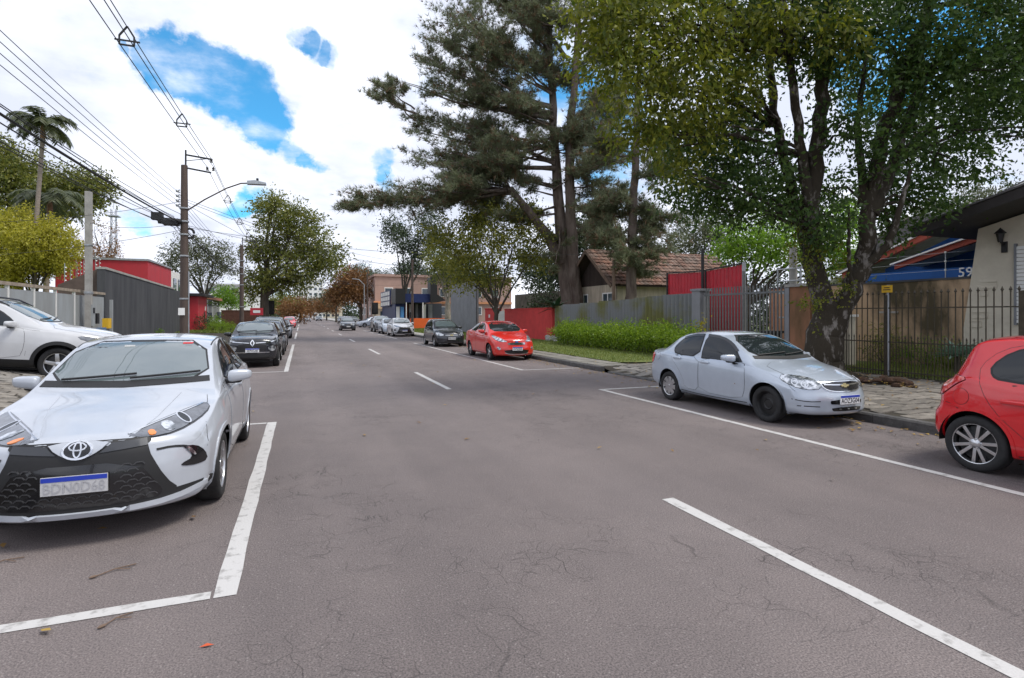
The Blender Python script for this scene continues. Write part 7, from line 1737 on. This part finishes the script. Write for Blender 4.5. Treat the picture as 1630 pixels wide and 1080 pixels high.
# --- large white crossover standing on the left pavement
def suv_extra(c, root, paint):
    for sg in (1, -1):
        pts = []
        for u in np.linspace(1.9, 4.0, 9):
            h, n = c.cast('T', sg * .565, c.y(u)); pts.append(h + Vector((0, 0, .05 if 1.95 < u < 3.95 else .0)))
        MB().tube(pts, .02, 6).build('roof_rail', M_GLOSSBLACK, root)
SUV = dict(L=4.42, W=.91, fo=.90, wb=2.636, wr=.345, arch=.40, grid=.055, zmid=.66, shw=.945, flare=.035, lipmat=M_BLACK, lipw=.075, lipo=.012,
    top=[(0, .98), (.2, 1.04), (.6, 1.10), (1.05, 1.15), (1.2, 1.18), (1.6, 1.39), (2.0, 1.57), (2.3, 1.625), (2.8, 1.645), (3.5, 1.62), (3.85, 1.56), (4.1, 1.38), (4.3, 1.16), (4.42, 1.08)],
    belt=[(0, .86), (.4, .96), (1.1, 1.02), (2.2, 1.06), (3.6, 1.12), (4.42, 1.0)], half=[(0, .80), (.3, .86), (.8, .905), (2.2, .91), (3.7, .905), (4.42, .80)],
    roofw=[(0, .70), (.5, .76), (1.1, .77), (1.6, .71), (2.1, .64), (3, .62), (3.8, .61), (4.2, .66), (4.42, .68)], crown=[(0, .05), (.6, .06), (1.2, .07), (1.7, .07), (2.2, .05), (4.42, .045)],
    bot=[(0, .28), (.6, .24), (3.6, .25), (4.42, .38)], leanF=[(.2, .08), (.4, 0), (.8, .02), (1.0, .06)], leanR=[(.3, .06), (.5, 0), (1.0, .05), (1.5, .12)], bowF=.40, bowR=.26, uF=1.2,
    ws=((1.22, 1.565, .68, .57), (1.22, 1.52, .60, .52)),
    side=[[(1.62, 1.09), (1.85, 1.29), (2.15, 1.46), (2.55, 1.535), (2.72, 1.54), (2.70, 1.12)], [(2.79, 1.12), (2.81, 1.54), (3.3, 1.52), (3.6, 1.43), (3.62, 1.17)]],
    doors=[dict(poly=[(1.50, 1.03), (1.6, 1.06), (2.75, 1.10), (2.75, .45), (1.55, .43), (1.47, .7)], handle=(2.58, .97)), dict(poly=[(2.78, 1.10), (3.62, 1.14), (3.68, 1.0), (3.35, .75), (3.15, .46), (2.78, .45)], handle=(3.45, 1.01))],
    sidestrip=[('sill_cladding', [(1.35, .42), (1.36, .27), (3.05, .27), (3.10, .42)], M_BLACK, .010, 0)],
    lamps=[('headlight', ('F', 35), [(.44, .08, .86), (.70, .30, .92), (.84, .62, .96), (.82, .55, .86), (.60, .18, .80)], M_LENSDARK, .006), ('fog_lamp', ('F', 35), [(.58, .12, .55), (.76, .30, .57), (.74, .28, .48), (.60, .14, .47)], M_BLACK, .006), ('tail_light', ('B', 55), [(.55, 4.36, 1.02), (.80, 4.1, 1.06), (.84, 4.15, .90), (.6, 4.35, .88)], M_TAIL, .008)],
    front=[('grille_recess', 'F', sym([(-.60, .90), (-.56, .78)]), M_GLOSSBLACK, .006, 1), ('lower_grille', 'F', sym([(-.62, .54), (-.5, .36)]), M_BLACK, .006, 1), ('bonnet', 'T', [(-.55, .13), (0, .09), (.55, .13), (.72, .45), (.755, .8), (.70, 1.14), (0, 1.13), (-.70, 1.14), (-.755, .8), (-.72, .45)], None, .003, 1)],
    seams=[('S', [(1.25, 1.02), (1.5, 1.04), (1.62, 1.06)], .005, None, .001), ('S', [(1.1, .90), (1.6, .935), (2.6, .955), (3.7, 1.0)], .010, None, .001) if False else ('S', [(1.45, .5), (1.44, .6)], .004, None, .001)],
    mirror=(1.70, 1.06), plate=(.60, .02), rims=('spoke5', 'spoke5'), rimsize=.68, extra=suv_extra)

P_PEARL = paintmat('pearl_white', (0.45, 0.48, 0.53), .15, .30)
P_SILVER = paintmat('silver_blue', (0.45, 0.505, 0.58), .28, .28)
P_RED = paintmat('signal_red', (0.60, 0.008, 0.014), 0.0, .26)
P_RED2 = paintmat('orange_red', (0.58, 0.018, 0.010), 0.0, .30)
P_BLACK = paintmat('black_paint', (0.010, 0.011, 0.016), 0.0, .25)
P_NAVYBLK = paintmat('dark_graphite', (0.012, 0.014, 0.020), .1, .28)
P_WHITE = paintmat('solid_white', (0.52, 0.53, 0.55), 0.0, .30)
P_GREY = paintmat('mid_grey_paint', (0.22, 0.23, 0.25), .4, .28)

def place(sp, paint, label, x, yfront, z=0.0, **k): return build_car(sp, paint, label, (x, yfront + sp['L'] / 2, z), **k)
place(YARIS, P_PEARL, 'pearl white sedan with black hexagon grille parked in the left foreground bay', -1.53, 4.85, plate_txt='BDN0D68')
place(PRISMA, P_SILVER, 'silver blue compact sedan with one black steel front wheel parked at the right kerb', 6.86 + .822, 5.86, plate_txt='AOZ3G04')
place(GOL, P_RED, 'bright red hatchback cut by the right picture edge, rear towards the silver sedan', 6.80 + .828, 3.74 - 3.285)
place(FIESTA, P_RED2, 'orange red sedan with chrome grille bars parked before the red wall', 6.62 + .86, 18.85, plate_txt='AVN2B40')
place(CELTA, P_NAVYBLK, 'dark graphite hatchback parked behind the orange red sedan', 6.66 + .815, 28.3, plate_txt='ARD 7C31')
place(KWID, P_BLACK, 'glossy black small crossover with diamond badge behind the pearl white sedan', -.68 - .79, 19.3, plate_txt='SEP4G48')
root, suv = build_car(SUV, P_WHITE, 'white crossover with black cladding parked nose to the street on the left pavement', (-6.1, 14.9, .43), math.radians(90 + 2), plate_txt='')
root.rotation_euler = (math.radians(-4.5), 0, math.radians(90 + 2)) if False else (math.radians(4.5), 0, math.radians(91))
# the row behind on both sides, further designs reused with other paint
place(dict(SUV, extra=None), P_BLACK, 'tall black crossover parked behind the small black cars on the left', -.70 - .91, 29.9)
place(dict(CELTA, extra=None), P_BLACK, 'black hatchback half hidden right behind the black crossover with diamond badge', -.66 - .815, 24.6)
place(dict(PRISMA, extra=None, grid=.09), P_GREY, 'dark grey sedan parked behind the tall black crossover', -.66 - .822, 42.4)
place(dict(YARIS, extra=None, grid=.09), P_WHITE, 'white hatchback front with dark grille parked before the navy shop', 6.70 + .865, 43.0)
place(dict(PRISMA, extra=None, grid=.09), P_SILVER, 'silver car tucked behind the white one before the navy shop', 6.72 + .822, 49.2)
place(dict(SUV, extra=None, grid=.09), P_GREY, 'dark grey crossover parked last before the side street', 6.72 + .91, 55.0)
r_, c_ = place(dict(CELTA, extra=None, grid=.09), P_NAVYBLK, 'dark estate car driving towards the viewer in the right lane', 4.78, 62.0, name='moving_car')
# simple far cars share meshes
fp, fc = build_car(dict(CELTA, extra=None, grid=.12), P_WHITE, 'white far car in the queue down the left side', (-1.6, 92, 0), name='far_car')
def copy_car(src, label, loc, rz, paint):
    c = src.copy(); link(c); c.location = loc; c.rotation_euler = (0, 0, rz); c['label'] = label
    for ch in [o for o in bpy.data.objects if o.parent == src]:
        d = ch.copy(); link(d, c)
        if ch.name.split('.')[0] in ('body', 'door', 'bonnet', 'mirror', 'arch_lip', 'roof_spoiler'):
            d.material_slots[0].link = 'OBJECT'; d.material_slots[0].material = paint
        for g in [o for o in bpy.data.objects if o.parent == ch]: link(g.copy(), d)
    return c
for (x, y, rz, p, lb) in ((-1.55, 80, 0, P_RED, 'small red far car parked beyond the dark grey sedan on the left'), (9.0, 79.2, -math.pi/2 * .8, P_SILVER, 'pale silver car turning out of the side street behind the dark estate'), (7.6, 89, 0, P_GREY, 'grey far car parked beyond the side street on the right'),
                       (7.6, 95, 0, P_SILVER, 'silver far car second beyond the side street on the right'), (7.6, 102, 0, P_WHITE, 'white far car third beyond the side street on the right'), (-1.6, 108, 0, P_SILVER, 'silver far car down the left side'), (1.4, 150, 0, P_GREY, 'far grey car coming up the left lane'),
                       (4.6, 165, 0, P_BLACK, 'far black car coming up the right lane'), (-1.6, 122, 0, P_WHITE, 'white far car last of the left row'), (7.6, 115, 0, P_BLACK, 'black far car under the rust tree on the right'), (1.3, 185, 0, P_WHITE, 'tiny white car at the street end')):
    copy_car(fp, lb, (x, y, 0), rz, p)
# ------------------------------------------------------------------ the last things: twigs on the road
for i, (x, y, a, L, lb) in enumerate(((-1.15, 4.32, .5, .24, 'dry brown twig with pods lying by the left bay line'), (-1.9, 4.75, .3, .2, 'small twig with yellow leaf in front of the pearl sedan'), (-.95, 3.62, .7, .16, 'pale bent twig just outside the left bay line'))):
    t = MB().tube([(-L/2, 0, .008), (0, .02, .014), (L/2, .01, .01)], .004, 5).tube([(0, .02, .014), (L*.3, -.04, .01)], .003, 4).ball((-L/2, 0, .012), (.025, .012, .008), 6, 4).build('twig', M_WOOD)
    t.location = (x, y, 0); t.rotation_euler = (0, 0, a); tag(t, lb, 'twig')
o = MB().add([(-.035, 0, .006), (0, -.012, .012), (.035, 0, .006), (0, .012, .014)], [(0, 1, 2, 3)]).build('red_leaf', mat('red_leaf', (.5, .08, .02), .7)); o.location = at(329, 1032, 2.8).xy.to_3d(); tag(o, 'small orange red leaf on the near asphalt', 'leaf')
